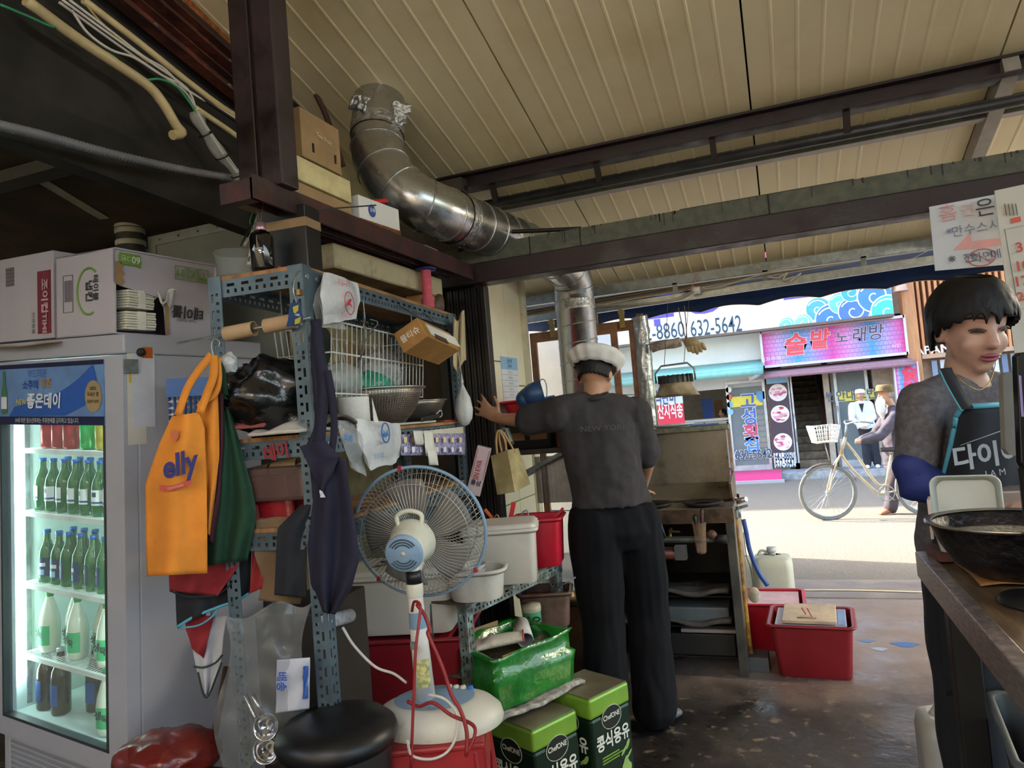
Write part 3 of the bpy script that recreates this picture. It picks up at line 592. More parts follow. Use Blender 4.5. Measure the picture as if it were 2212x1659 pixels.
# small hexagon blade sign
x0, x1, z0, z1 = RY(1932, 785, 1988, 860, 16.95)
t = thing('blade_sign', 'small pink honeycomb standing sign with red lettering below the timber pillar', 'sign', ((x0+x1)/2, 16.95, PZ))
MB().bx(x0, x1, 16.95, 17.1, z0-.5, z1).build('board', HEX, t); MB().bx((x0+x1)/2-.04, (x0+x1)/2+.04, 17, 17.06, PZ-.02, z0-.5).build('post', M_alu, t)
for q in ((x0-.03, x0), (x1, x1+.03)): MB().bx(q[0], q[1], 16.94, 17.11, z0-.5, z1).build('frame', flat('#d8d0d6', .4), t)
tY('술', 1965, 808, 16.94, .34, flat('#e8405a'), t, bold=.03); tY('밭', 1970, 842, 16.94, .34, flat('#e8405a'), t, bold=.03)
# red mat and step
q0, q1 = onY(1588, 1058, 15.9), onY(1688, 1045, 15.9)
t = thing('red_mat', 'magenta red carpet mat on the ramp of the restaurant', 'mat', ((q0.x+q1.x)/2, 16, stz(16)))
xa, xb = gx(1580, 1010), gx(1688, 1010)
MB().sheet(lambda u, v: V((xa+(xb-xa)*u, 15.6+1.75*v, max(stz(15.6+1.75*v)+.03, min(stz(15.6)+.03+v*1.75*.36, stz(15.6+1.75*v)+.16)))), 2, 24, sm=False).build('carpet', mat('magenta_carpet', '#c83a72', .9, var=.1, vs=40), t, solid=.03)
MB().bx(xa-.05, xb+.05, 15.48, 15.6, stz(15.6), stz(15.6)+.06).build('edge_bar', flat('#a8a8ac'), t)
# globe lamp by the white sign, security camera
c = onY(1945, 622, 17); t = thing('spot_lamp', 'orange-lit spot lamp beside the white sign', 'lamp', c); MB().lathe([(.02, .16), (.10, .1), (.15, -.06), (.15, -.08), (.0, -.06)], c, n=16).build('shade', flat('#c8a08c', .4), t); MB().bar(c + V((0, 0, .15)), c + V((0, .6, .3)), .03, .03).build('arm', flat('#5a5050'), t)
c = onY(1632, 812, 17.2); t = thing('security_camera', 'small white security camera under the green awning', 'camera', c); MB().cyl(c + V((-.12, -.1, -.05)), c + V((.1, .1, .02)), .05, n=12).build('body', flat('#e2e2e0'), t); MB().bar(c + V((.1, .1, .02)), c + V((.12, .42, .1)), .03, .03).build('bracket', flat('#d0d0d0'), t)
# ================================================================ LARGE FIXTURES
M_duct = mat('spiral_duct_tin', '#bcbdbd', .27, .95, var=.07, vs=6, bump=.05, bs=10, rv=.05)
# ---------------------------------------------------------------- exhaust duct
t = thing('exhaust_duct', 'large galvanised spiral exhaust duct bending from the ceiling down to the stove', 'duct', P(1250, 850, 4.3))
DR = .118
A = [P(820, 215, 3.28), P(815, 300, 3.2), P(822, 350, 3.15), P(850, 398, 3.10), P(898, 435, 3.08), P(950, 458, 3.14)]
Bp = [P(950, 458, 3.14), P(1188, 552, 4.0)]
Cp = [P(1188, 552, 4.0), P(1218, 572, 4.14), P(1237, 605, 4.26), P(1241, 650, 4.3)]
Dp = [P(1241, 650, 4.3), V((P(1241, 650, 4.3).x-.0, P(1241, 650, 4.3).y, 1.28))]
full = curve(A, 4)[:-1] + [Bp[0].lerp(Bp[1], f) for f in (0, .2, .4, .6, .8)] + curve(Cp, 4) + [Dp[1]]
MB().tube(full, DR, 36, cap=False).build('pipe', M_duct, t)
def bead(p, d, r=DR, w_=.004, nm='seam_ring', m=M_duct, k=1.0):
    d = d.normalized(); u = d.orthogonal().normalized(); v = d.cross(u)
    return MB().tube([p + (u*cos(a)+v*sin(a))*(r*k+.001) for a in [i*2*pi/36 for i in range(36)]], w_, 6, closed=True).build(nm, m, t)
ca = curve(A, 3)
for i in (4, 7, 10, 13): bead(ca[i], ca[i+1]-ca[i-1])
for i in range(9): f = .04+i*.115; bead(Bp[0].lerp(Bp[1], f), Bp[1]-Bp[0])
cc = curve(Cp, 3)
for i in (1, 4, 7, 9): bead(cc[i], cc[min(i+1, len(cc)-1)]-cc[i-1])
for i in range(7): p = Dp[0].lerp(Dp[1], .05+i*.13); bead(p, V((.12, .05, -1)))
M_foil = mat('aluminium_tape', '#c9cacb', .25, .9, var=.3, vs=30, bump=.9, bs=60)
MB().tube([ca[2], ca[2].lerp(ca[3], .9)], DR+.004, 36, cap=False).build('foil_tape', M_foil, t)
MB().tube([Bp[0].lerp(Bp[1], .10), Bp[0].lerp(Bp[1], .16)], DR+.004, 36, cap=False).build('foil_tape', M_foil, t)
MB().tube([Dp[0].lerp(Dp[1], .0), Dp[0].lerp(Dp[1], .07)], DR+.004, 36, cap=False).build('foil_tape', M_foil, t)
for px, py, d in ((782, 232, 3.15), (862, 252, 3.15)):
    b = MB(); c0 = P(px, py, d)
    for i in range(14): b.box(c0 + V((random.uniform(-.035, .035), random.uniform(-.03, .03), random.uniform(-.045, .045))), (.05, .012, .04), R=MX.Rotation(random.random()*3, 3, V((random.random(), random.random(), 1)).normalized()))
    blob(b, 'foil_lump', M_foil, t, .008, 2)
b = MB(); p = Bp[0].lerp(Bp[1], .72); dd = (Bp[1]-Bp[0]).normalized(); u = V((.4, -.5, -.75)); u = (u-dd*u.dot(dd)).normalized(); v = dd.cross(u)
b.sheet(lambda a, c: p + dd*(a*.13) + (u*cos((c-.5)*.9)+v*sin((c-.5)*.9))*(DR+.003), 4, 6).build('red_sticker', flat('#b8484a'), t)
# ---------------------------------------------------------------- hanging steel posts and platform
zb = 2.185
for k, (px, py, d, wd) in enumerate(((606, 398, 2.13, .078), (556, 408, 2.2, .075))):
    p = P(px, py, d); b = MB(); b.bx(p.x-wd/2, p.x+wd/2, p.y-wd/2, p.y+wd/2, zb, rz_(p.y)-.005)
    o = b.build('steel_post', M_rust, bevel=.006); tag(o, ('right of the two dark brown hanging steel posts, holding up the platform', 'left of the two dark brown hanging steel posts, holding up the platform')[k], 'post', 'hanging steel posts')
t = thing('steel_platform', 'red-brown steel channel platform hanging above the shelving', 'platform', (-1.5, 2.35, 2.12))
for i in range(4):
    x = -1.36-i*.085
    MB().bx(x-.03, x+.03, 1.64+.2*i, 3.12-.07*i, 2.165, 2.172).build('channel_web', M_rust2, t)
    for s in (-1, 1): MB().bx(x+s*.03-.003, x+s*.03+.003, 1.64+.2*i, 3.12-.07*i, 2.125, 2.172).build('channel_flange', M_rust2, t)
MB().bx(-1.44, -1.325, 1.60, 1.64, 2.12, 2.18).build('end_bar', M_rust2, t); MB().bx(-1.332, -1.322, 1.60, 3.13, 2.12, 2.19).build('edge_angle', M_rust2, t); MB().bx(-1.66, -1.33, 2.2, 2.9, 2.173, 2.183).build('deck_plate', M_rust2, t)
# foam slab under it
t = thing('foam_slab', 'thick yellowed foam insulation slab under the steel platform', 'slab', (-1.55, 2.6, 2.03))
ms = mat('yellowed_foam', '#b8a987', .85, var=.4, vs=7, bump=.5, bs=50, c2='#75654a', th=(.25, .5)); ms2 = mat('foam_skin', '#a0916c', .7, var=.4, vs=5, c2='#6e634c')
MB().bx(-1.78, -1.42, 2.12, 2.98, 2.03, 2.115).build('core', ms, t, bevel=.004); MB().bx(-1.782, -1.422, 2.118, 2.98, 2.025, 2.03).build('skin', ms2, t)
# ---------------------------------------------------------------- slotted angle shelving
M_ang = mat('slotted_blue_grey_steel', '#5d6f7a', .45, .35, var=.25, vs=9, c2='#45555f', th=(.3, .6))
M_ply = mat('shelf_plywood', '#a5794c', .65, var=.3, vs=5, aniso=(6, 1, 1), c2='#7c5735')
SA = V((-1.253, 1.70, 0)); SB = V((-1.357, 2.965, 0)); SY = (SB-SA).normalized(); SX = V((-SY.y, SY.x, 0)); SL = (SB-SA).length; SD = .32
def flange(b, p, t, wdir, L, w_, u=.05):
    p, t, wdir = V(p), V(t).normalized(), V(wdir).normalized()
    def q(a0, a1, c0, c1): b.add([p + t*a0 + wdir*c0, p + t*a1 + wdir*c0, p + t*a1 + wdir*c1, p + t*a0 + wdir*c1], [(0, 1, 2, 3)])
    r = [0, .2*w_, .38*w_, .55*w_, .78*w_, w_]
    q(0, L, r[0], r[1]); q(0, L, r[2], r[3]); q(0, L, r[4], r[5])
    n = max(1, int(L/u)); e = 0
    for i in range(n):
        a = i*u; q(e, a+.012, r[1], r[2]); e = a+.038
    q(e, L, r[1], r[2]); e = 0
    for i in range(n):
        for a0, a1 in ((.004, .013), (.030, .039)):
            q(e, i*u+a0, r[3], r[4]); e = i*u+a1
    q(e, L, r[3], r[4])
def angle(nm, p, t, d1, d2, L, parent, w_=.045, m=None):
    b = MB(); flange(b, p, t, d1, L, w_); flange(b, p, t, d2, L, w_); return b.build(nm, m or M_ang, parent, solid=.0022)
def sp(x, y, z): return SA + SX*x + SY*y + V((0, 0, z))
rack = thing('slotted_steel_shelving', 'blue-grey slotted angle steel shelving with plywood boards', 'shelving', SA + SX*SD/2 + SY*SL/2)
angle('post', sp(0, 0, 0), ZZ, SX, SY, 1.94, rack); angle('post', sp(0, SL, 0), ZZ, SX, -SY, 1.94, rack)
angle('post', sp(SD, 0, 0), ZZ, -SX, SY, 1.94, rack); angle('post', sp(SD, SL, 0), ZZ, -SX, -SY, 1.94, rack)
LEV = (1.925, 1.435, 1.17, .30)
for z in LEV:
    for x, d in ((.003, SX), (SD-.003, -SX)): angle('long_rail', sp(x, .03, z), SY, -ZZ, d, SL-.06, rack, .05)
    for y, d in ((.003, SY), (SL-.003, -SY)): angle('side_rail', sp(.02, y, z), SX, -ZZ, d, SD-.04, rack, .05)
    b = MB(); R_ = MX((SX, SY, ZZ)).transposed(); b.box(sp(SD/2, SL/2, z+.008), (SD-.008, SL-.006, .012), R=R_); b.build('board', M_ply, rack)
for y in (.0, SL):
    for z in (1.9, 1.41):
        b = MB(); c = sp(0, y, z); s = 1 if y == 0 else -1; b.poly([c + ZZ*.03 - SX*.003, c + ZZ*.03 + SY*s*.11 - SX*.003, c + ZZ*-.01 + SY*s*.10 - SX*.003, c - ZZ*.10 + SY*s*.02 - SX*.003, c - ZZ*.11 - SX*.003], SX*.002); b.build('gusset', M_ang, rack)
for y in (.02, .075, SL-.02): 
    for z in (1.905, 1.415): MB().cyl(sp(-.006, y, z), sp(0, y, z), .008, n=8).build('bolt', M_galv, rack)
# ---------------------------------------------------------------- display fridge
FT = MX.Translation(V((-2.136, 1.854, 1.854))) @ MX.Rotation(radians(-7.3), 4, 'Z') @ MX.Rotation(radians(4.2), 4, 'Y') @ MX.Translation(V((0, 0, -1.854)))
W, D, H = .90, .62, 1.854
fr = thing('display_fridge', 'tall white glass-door drinks fridge with a blue advertising header', 'fridge', T=FT)
M_fr = mat('fridge_white', '#aeb1bd', .38, var=.05, vs=2); M_in = mat('fridge_liner', '#cfe0dc', .4, var=.04)
def L(): return MB(FT)
for nm, q in (('side_panel', (-.04, 0, .055, D, .0, H-.07)), ('side_panel', (-W, -W+.04, .055, D, .0, H-.07)), ('back_panel', (-W+.04, -.04, D-.04, D, .28, H-.07)), ('bottom_panel', (-W+.04, -.04, .055, D-.04, .28, .33)), ('top_cap', (-W-.005, .005, 0, D, H-.07, H))):
    L().bx(*q).build(nm, M_fr, fr, bevel=.006)
L().bx(-W+.041, -.041, .10, .12, .33, .331).build('liner', M_in, fr)
for q in ((-W+.04, -W+.046, .06, D-.041, .331, H-.072), (-.046, -.04, .06, D-.041, .331, H-.072), (-W+.047, -.047, D-.046, D-.041, .331, H-.072), (-W+.047, -.047, .06, D-.05, .331, .336)): L().bx(*q).build('liner', M_in, fr)
# kick plate grille
kp = L().bx(-W+.02, -.01, .06, .08, .03, .275).build('grille', flat('#8e9097', .5), fr)
for i in range(9): L().bx(-W+.06, -.06, .05, .06, .06+i*.022, .068+i*.022).build('grille_slat', M_fr, kp)
# door
dz0, dz1 = .285, H-.075; fwd_ = .105
door = L().bx(-fwd_, 0, 0, .05, dz0, dz1).bx(-W, -W+fwd_, 0, .05, dz0, dz1).bx(-W+fwd_, -fwd_, 0, .05, dz1-.075, dz1).bx(-W+fwd_, -fwd_, 0, .05, dz0, dz0+.075).build('door', M_fr, fr)
L().bx(-W+fwd_, -fwd_, .02, .03, dz0+.075, 1.53).build('pane', mat('fridge_glass', '#cfe6e2', .04, alpha=.10, spec=.7), door)
b = L()
for q in ((-fwd_-.012, -fwd_, dz0+.075, 1.53), (-W+fwd_, -W+fwd_+.012, dz0+.075, 1.53), (-W+fwd_, -fwd_, dz0+.075, dz0+.087)): b.bx(q[0], q[1], -.002, .03, q[2], q[3])
b.build('gasket', flat('#3b4146', .5), door)
L().bx(-.0, .012, .0, .05, H-.14, H-.09).build('hinge', M_galv, door)
L().bx(-W+.03, -W+.055, -.035, -.0, .9, 1.2).build('handle', flat('#4a4d52', .4), door)
# header advertisement
hb = L().bx(-W+fwd_+.002, -fwd_-.002, -.004, .02, 1.53, 1.765).build('header', mat('ad_light_blue', '#6f95cc', .35, var=.25, vs=2), door)
fx, fu, fn_ = FT.to_3x3() @ V((1, 0, 0)), FT.to_3x3() @ V((0, 0, 1)), FT.to_3x3() @ V((0, -1, 0))
def fp(x, z, y=-.006): return FT @ V((x, y, z))
Mn = flat('#1a1f4a', .4)
L().bx(-W+fwd_, -fwd_, -.0055, -.004, 1.53, 1.562).bx(-W+fwd_, -fwd_, -.0055, -.004, 1.75, 1.767).build('header_border', Mn, door)
b = L(); sw = [(-.70, 1.562)]
for i in range(17):
    f = i/16; sw.append((-.66+.50*f, 1.60+.04*sin(f*1.6)+.105*f**3.2))
sw += [(-.145, 1.748), (-.125, 1.70), (-.135, 1.65), (-.20, 1.602), (-.32, 1.565)]
b.poly([(x-.02, -.0058, z) for x, z in sw]); b.build('swoosh', flat('#2d5fb8', .4), door)
text('부드러운', fp(-.52, 1.725), fx, fu, .036, flat('#3f6bbd', .4), door); text('소주의', fp(-.565, 1.682), fx, fu, .040, flat('#2a52a8', .4), door, bold=.02); text('원조', fp(-.46, 1.686), fx, fu, .040, flat('#c08a3c', .4), door, bold=.02)
text('좋은데이', fp(-.475, 1.618, -.0085), fx, fu, .062, flat('#e4ecf4', .4), door, bold=.03, shear=.12); text('NEW', fp(-.625, 1.618, -.0085), fx, fu, .03, flat('#d8cf7a', .4), door, bold=.02)
text('19세 미만 청소년에게는 주류판매를 금지하고 있습니다.', fp(-.46, 1.545, -.0075), fx, fu, .022, flat('#dfe4ee', .4), door, wd=.42)
b = L(); b.poly([(-.165+.050*cos(a), -.0062, 1.635+.058*sin(a)) for a in [i*pi/16 for i in range(32)]]); b.build('seal', flat('#a8946a', .4), door)
for s, z, h in (('100%', 1.663, .018), ('국내산 쌀', 1.642, .018), ('증류주 원액', 1.615, .014)): text(s, fp(-.165, z, -.0075), fx, fu, h, flat('#3a3226'), door, bold=.01)
b = L(); pr = [(.0, 1.57), (.019, 1.575), (.02, 1.655), (.009, 1.69), (.008, 1.742), (0, 1.744)]; b.poly([(-.752+r, -.0064, z) for r, z in pr] + [(-.752-r, -.0064, z) for r, z in reversed(pr)]); b.build('bottle_print', flat('#4f7d56', .4), door)
b = L(); b.poly([(-.772, -.0068, 1.592), (-.732, -.0068, 1.592), (-.732, -.0068, 1.64), (-.772, -.0068, 1.64)]); b.build('bottle_print_label', flat('#dfe6ee', .4), door)
# wire shelves
M_wire = mat('white_wire', '#dfe6e4', .4); SZ = (1.425, 1.165, .868, .575)
for z in SZ:
    s = L().bx(-W+.05, -.05, .085, .10, z-.018, z).build('shelf', M_wire, fr)
    b = L()
    for i in range(42): x = -W+.06+i*.0188; b.cyl((x, .10, z-.004), (x, D-.06, z-.004), .002, n=5)
    for y in (.2, .35, .5): b.cyl((-W+.05, y, z-.008), (-.05, y, z-.008), .003, n=5)
    b.build('wires', M_wire, s)
for x in (-W+.047, -.052): L().bx(x, x+.005, .12, .14, .35, H-.1).build('shelf_track', M_galv, fr)
# internal lamp strips
M_led = mat('fridge_lamp', '#e8fff8', .5, emit=7, ecol='#dcfff4')
for x in (-W+.075, -.075): L().bx(x-.008, x+.008, .062, .075, .45, 1.5).build('lamp_strip', M_led, fr)
L().bx(-.72, -.15, .062, .08, 1.735, 1.75).build('lamp_strip', M_led, fr)
# stickers & orange ribbon on the side
st = L().bx(.0005, .0015, .015, .085, 1.46, 1.845).build('label_sheet', flat('#d8d6c8'), fr); L().bx(.0016, .002, .02, .05, 1.68, 1.75).build('warning_mark', flat('#d8b83a'), st)
L().bx(.0026, .0034, .03, .12, 1.52, 1.79).build('note_paper', flat('#d3d5de'), fr)
L().bx(.0036, .0046, .03, .06, 1.79, 1.80).bx(.0036, .006, .07, .11, 1.77, 1.81).build('ribbon', flat('#c86018'), fr)
MB(FT).sphere((.010, .062, 1.79), .016).build('magnet', flat('#221c18'), fr)
text('판 매 처', FT @ V((.003, .045, 1.815)), FT.to_3x3() @ V((0, 1, 0)), fu, .018, flat('#4a4a46'), fr)
# ================================================================ FRIDGE CONTENTS
ORD = ('leftmost', 'second from the left', 'third from the left', 'fourth from the left', 'fifth from the left', 'sixth from the left', 'seventh from the left', 'eighth from the left', 'ninth from the left', 'tenth from the left')
def cylsheet(T, r, a0, a1, z0, z1, n=14): return MB(T).sheet(lambda u, v: V((r*cos(a0+(a1-a0)*u), r*sin(a0+(a1-a0)*u), z0+(z1-z0)*v)), n, 1)
def bottle(nm, prof, gm, capm, capz, labs, liquid=None):
    t = thing(nm, 'x', 'bottle'); I = MX.Identity(4)
    MB(I).lathe(prof, n=20).build('glass', gm, t)
    r, z0, z1 = capz; MB(I).lathe([(0, z1), (r*.9, z1), (r, z1-.003), (r, z0), (0, z0)], n=14).build('cap', capm, t)
    if liquid: MB(I).lathe(liquid, n=18).build('drink', liquid_m[nm], t)
    for m_, r, z0, z1, a0, a1 in labs: cylsheet(I, r, a0, a1, z0, z1).build('label', m_, t)
    return t
G_gr = mat('green_glass', '#1d6b34', .06, alpha=.80, spec=.8, var=.05); G_br = mat('brown_glass', '#3a2410', .08, alpha=.88, spec=.7); G_pet = mat('milky_pet', '#d3dccb', .2, alpha=.93, spec=.6, var=.05)
M_bcap = flat('#2f6fc8', .3, metal=.4); M_gcap = flat('#2f8a4e', .4); M_lw = flat('#dfe8ec', .5); M_lb = flat('#2a4f96', .5); M_lg = flat('#3fae74', .5); M_lnavy = flat('#1c2f66', .5)
liquid_m = {'rice_wine_bottle': flat('#e6e8da', .5)}
soju = [(0, 0), (.030, .001), (.0325, .006), (.0325, .115), (.030, .135), (.020, .160), (.0135, .178), (.0125, .205), (.0135, .212)]
bt = {}
a_, c_ = -pi*.95, -pi*.25
bt['a'] = bottle('soju_bottle', soju, G_gr, M_bcap, (.0145, .203, .218), [(M_lw, .0333, .045, .105, a_, c_), (M_lb, .0337, .052, .060, a_, c_), (M_lnavy, .0337, .078, .096, -pi*.75, -pi*.55)])
bt['b'] = bottle('soju_bottle', soju, G_gr, M_bcap, (.0145, .203, .218), [(M_lnavy, .0333, .03, .105, a_, c_), (flat('#9ac4e8'), .0337, .035, .058, a_, -pi*.5), (M_lw, .0337, .07, .085, -pi*.7, -pi*.45)])
mk = [(0, .003), (.026, .0), (.036, .008), (.040, .03), (.040, .115), (.036, .150), (.024, .195), (.015, .220), (.014, .235), (.0145, .240)]
bt['m'] = bottle('rice_wine_bottle', mk, G_pet, M_gcap, (.0165, .230, .252), [(M_lg, .0406, .035, .115, -pi*.98, -pi*.12)], None)
beer = [(0, 0), (.034, .001), (.037, .008), (.037, .150), (.033, .175), (.019, .205), (.0135, .245), (.0135, .262)]
bt['w'] = bottle('beer_bottle', beer, G_br, flat('#b9bcc4', .3, metal=.6), (.0148, .252, .268), [(M_lb, .0378, .04, .125, a_, c_), (flat('#3a6bc8'), .0225, .195, .208, 0, 2*pi)])
def can(col, top='#c9ccd0'):
    t = thing('drink_can', 'x', 'can'); MB(MX.Identity(4)).lathe([(0, .002), (.024, 0), (.033, .008), (.033, .110), (.027, .120)], n=20).build('body', flat(col, .25, metal=.5), t)
    MB(MX.Identity(4)).lathe([(.027, .120), (.0275, .1225), (.024, .1215), (0, .119)], n=20).build('lid', flat(top, .25, metal=.8), t); return t
cans = {'red': can('#b01c24'), 'green': can('#2fae4e'), 'yellow': can('#c9b43a')}
text('생', (-.012, -.041, .085), V((1, 0, 0)), ZZ, .034, flat('#1c241c'), bt['m'], bold=.03); text('탁', (.014, -.0395, .072), V((1, 0, 0)), ZZ, .034, flat('#1c241c'), bt['m'], bold=.03)
for k in bt: reg(bt[k])
for k in cans: reg(cans[k])
used_p = set()
def place(proto, T, label, group):
    if proto.name in used_p: o = copy_tree(proto, T, label)
    else: used_p.add(proto.name); o = proto; o.matrix_world = T; MW[o.name] = T; o['label'] = label
    o['group'] = group; return o
def FTL(x, y, z, rz=0): return FT @ MX.Translation(V((x, y, z))) @ MX.Rotation(rz, 4, 'Z')
for k, (c, x) in enumerate((('red', -.72), ('red', -.645), ('red', -.565), ('green', -.45), ('yellow', -.35))):
    place(cans[c], FTL(x, .15, SZ[0], k), '%s %s drink can on the top fridge shelf' % (('shiny leftmost', 'second', 'third', 'tall', 'plain')[k], c), 'cans on the top fridge shelf')
XS = [-.765+i*.078 for i in range(7)]
for row, (z, key, what, dy) in enumerate(((SZ[1], 'a', 'white-labelled soju bottle', .0), (SZ[2], 'b', 'navy-labelled soju bottle', .0))):
    for r, yy in enumerate((.145, .225)):
        for i, x in enumerate(XS):
            if r and i > 5: continue
            place(bt[key], FTL(x+(.045 if r else 0)+random.uniform(-.006, .006)+(.03 if key == 'b' else 0), yy, z, random.uniform(-.5, .7)), '%s, %s in the %s row of the %s fridge shelf' % (what, ORD[i].replace(' from the left', ' from left'), ('front', 'rear')[r], ('second', 'third')[row]), 'soju bottles in the fridge')
for i in range(5): place(bt['m'], FTL(-.745+i*.098, .155+.05*(i % 2), SZ[3], -.15+.1*i), 'milky rice wine bottle with green label, %s on its shelf' % ORD[i], 'rice wine bottles in the fridge')
for i in range(5): place(bt['w'], FTL(-.765+i*.105+.02*(i > 2), .15+.08*(i > 1), .337, .2*i-.3), 'brown beer bottle with blue label, %s on the fridge floor' % ORD[i], 'beer bottles in the fridge')
place(bt['m'], FTL(-.30, .12, .337, .4), 'pale rice wine bottle standing alone among the beer bottles', 'rice wine bottles in the fridge')
# ================================================================ CARTONS ON THE FRIDGE
M_cw = mat('white_carton', '#b7b2bb', .75, var=.05, vs=3); M_kraft = mat('kraft_carton', '#9a7d58', .8, var=.12, vs=10); M_lgreen = flat('#6f9a3c', .7)
def LB(): return MB(FT)
bxm = .0
ct = thing('napkin_carton', 'white napkin carton torn open on its side, upside down on the fridge', 'carton', T=FT @ MX.Translation(V((-.24, .2, 1.856))))
x0, x1, y0, y1, z0, z1 = -.41, -.045, .005, .44, 1.857, 2.165
LB().bx(x0, x1-.006, y0, y0+.006, z0, z1).build('front_face', M_cw, ct); LB().bx(x0, x1, y1-.006, y1, z0, z1).bx(x0, x0+.006, y0, y1, z0, z1).bx(x0, x1, y0, y1, z1-.006, z1).bx(x0, x1, y0, y1, z0, z0+.005).build('shell', M_cw, ct)
LB().poly([(x1-.006, y, z) for y, z in ((y0, z1), (y0, 2.04), (.03, 2.03), (.20, 2.00), (.21, z0), (y1, z0), (y1, z1))], V((.006, 0, 0)) if False else None).build('torn_side', M_cw, ct, solid=.006)
LB().poly([(x1+.001, y, z) for y, z in ((y0, 2.115), (y0, 2.035), (.012, 2.04), (.03, 2.03), (.04, 2.045), (.032, 2.06), (.04, 2.075), (.03, 2.09), (.036, 2.105), (.028, 2.118))]).build('torn_edge', M_kraft, ct)
LB().poly([(x1+.002, y, z) for y, z in ((.20, 2.0), (.215, 1.99), (.218, 1.87), (.205, 1.862), (.198, 1.93))]).build('torn_edge', M_kraft, ct)
sx_, sy_, sz_ = FT.to_3x3() @ V((0, 1, 0)), FT.to_3x3() @ V((0, 0, 1)), FT.to_3x3() @ V((1, 0, 0))
def cs(y, z, e=.002): return FT @ V((x1+e, y, z))
b = LB(); b.poly([(x1+.001, y, z) for y, z in ((.022, 2.15), (.10, 2.15), (.105, 2.125), (.102, 2.10), (.09, 2.108), (.022, 2.108), (.018, 2.12), (.018, 2.14))]); b.build('green_tag', M_lgreen, ct)
text('60', cs(.082, 2.13, .003), -sx_, -sy_, .034, flat('#dfe4da'), ct, bold=.02); text('그린', cs(.045, 2.132, .003), -sx_, -sy_, .022, flat('#dfe4da'), ct)
text('테이블', cs(.30, 1.96, .003), -sx_, -sy_, .052, flat('#2a2326'), ct, bold=.03, shear=.1); text('Table Napkin', cs(.29, 1.925, .003), -sx_, -sy_, .016, flat('#4a4346'), ct); text('냅킨', cs(.345, 2.0, .003), -sx_, -sy_, .03, flat('#c8c0c6'), ct)
for i in range(3):
    y = .245+i*.052; b = LB()
    for q in ((y, y+.046, 2.083, 2.085), (y, y+.046, 2.135, 2.137), (y, y+.002, 2.083, 2.137), (y+.044, y+.046, 2.083, 2.137)): b.bx(x1+.0005, x1+.002, *q)
    c = y+.023
    if i == 0:
        for o_ in (-.012, .010): b.poly([(x1+.002, c+o_-.003, 2.125), (x1+.002, c+o_+.003, 2.125), (x1+.002, c+o_+.003, 2.105), (x1+.002, c+o_+.009, 2.105), (x1+.002, c+o_, 2.09), (x1+.002, c+o_-.009, 2.105), (x1+.002, c+o_-.003, 2.105)])
    elif i == 1: b.bar((x1+.002, c-.02, 2.088), (x1+.002, c+.02, 2.132), .003, .001); b.bar((x1+.002, c+.02, 2.088), (x1+.002, c-.02, 2.132), .003, .001); b.lathe([(.012, 0), (.015, 0)], (x1+.002, c, 2.11), V((1, 0, 0)), 16)
    else: b.poly([(x1+.002, c+.018*cos(a), 2.103-.016*sin(a)) for a in [k*pi/10 for k in range(11)]]); b.bar((x1+.002, c, 2.10), (x1+.002, c, 2.128), .003, .001)
    b.build('care_mark', M_lgreen, ct)
fy = FT.to_3x3() @ V((1, 0, 0))
text('테이블', FT @ V((-.16, y0-.002, 2.03)), -sy_, fy, .035, flat('#2a2326'), ct, bold=.02); text('냅킨', FT @ V((-.20, y0-.002, 2.02)), -sy_, fy, .045, flat('#2a2326'), ct, bold=.02)
b = LB(); pts = [(-.20+.07*cos(a), y0-.0015, 2.02+.085*sin(a)) for a in [.9+i*.22 for i in range(20)]]; b.tube(pts, .004, 5).build('green_ring', M_lgreen, ct)
b = LB(); 
for q in ((-.36, -.358, 1.95, 2.09), (-.30, -.298, 1.95, 2.09), (-.36, -.30, 1.95, 1.952), (-.36, -.30, 2.088, 2.09)): b.bx(q[0], q[1], y0-.002, y0, q[2], q[3])
b.build('print_box', flat('#5a5560'), ct)
for i in range(6): LB().bx(-.35+i*.008, -.347+i*.008, y0-.002, y0, 1.99, 2.07).build('print_line', flat('#6a6570'), ct)
for k, (y, z, a, lb) in enumerate(((.055, 1.955, .12, 'upper folded stack of white napkins inside the torn carton'), (.05, 1.875, -.1, 'lower folded stack of white napkins sticking out of the torn carton'))):
    T = FT @ MX.Translation(V((-.105+.02*k, y+.045, z))) @ MX.Rotation(a, 4, 'Z')
    t = thing('napkin_stack', lb, 'napkins', T=T, group='napkins in the carton'); b = MB(T)
    for j in range(7): 
        z_ = j*.0095; f = .006*((j*37) % 5)/5; b.bx(-.06+f, .052+f, -.055, .06, z_, z_+.0085)
    b.build('sheets', mat('napkin_paper', '#d6d3c4', .9, var=.04), t, bevel=.003); MB(T).bx(-.062, .056, -.01, .02, -.0005, .067).build('paper_band', flat('#dcd9cf'), t)
LB().sheet(lambda u, v: V((-.07+.05*u+.01*sin(v*9), .17+.06*v, 1.99+.03*sin(u*5+v*4)+.02*u)), 10, 10).build('tissue_scrap', mat('tissue', '#d8d6d2', .8), ct, solid=.001)
ct2 = thing('paper_cup_carton', 'large white carton with a barcode and maroon panel at the left edge', 'carton', T=FT @ MX.Translation(V((-.72, .25, 1.87))))
LB().bx(-1.02, -.47, .03, .45, 1.865, 2.205).build('box', M_cw, ct2, bevel=.003)
LB().bx(-.571, -.485, .026, .0295, 1.885, 2.13).build('maroon_panel', flat('#7c2a3a'), ct2)
text('조이컵', FT @ V((-.52, .024, 2.03)), -sy_, fy, .05, flat('#c9a4ac'), ct2, bold=.03); text('TIME', FT @ V((-.52, .024, 1.92)), -sy_, fy, .04, flat('#c9a4ac'), ct2, bold=.03)
b = LB(); z_ = 2.09
for i in range(16): h = (.002, .004, .0025)[i % 3]; b.bx(-.80, -.74, .028, .0296, z_, z_+h); z_ += h+.002
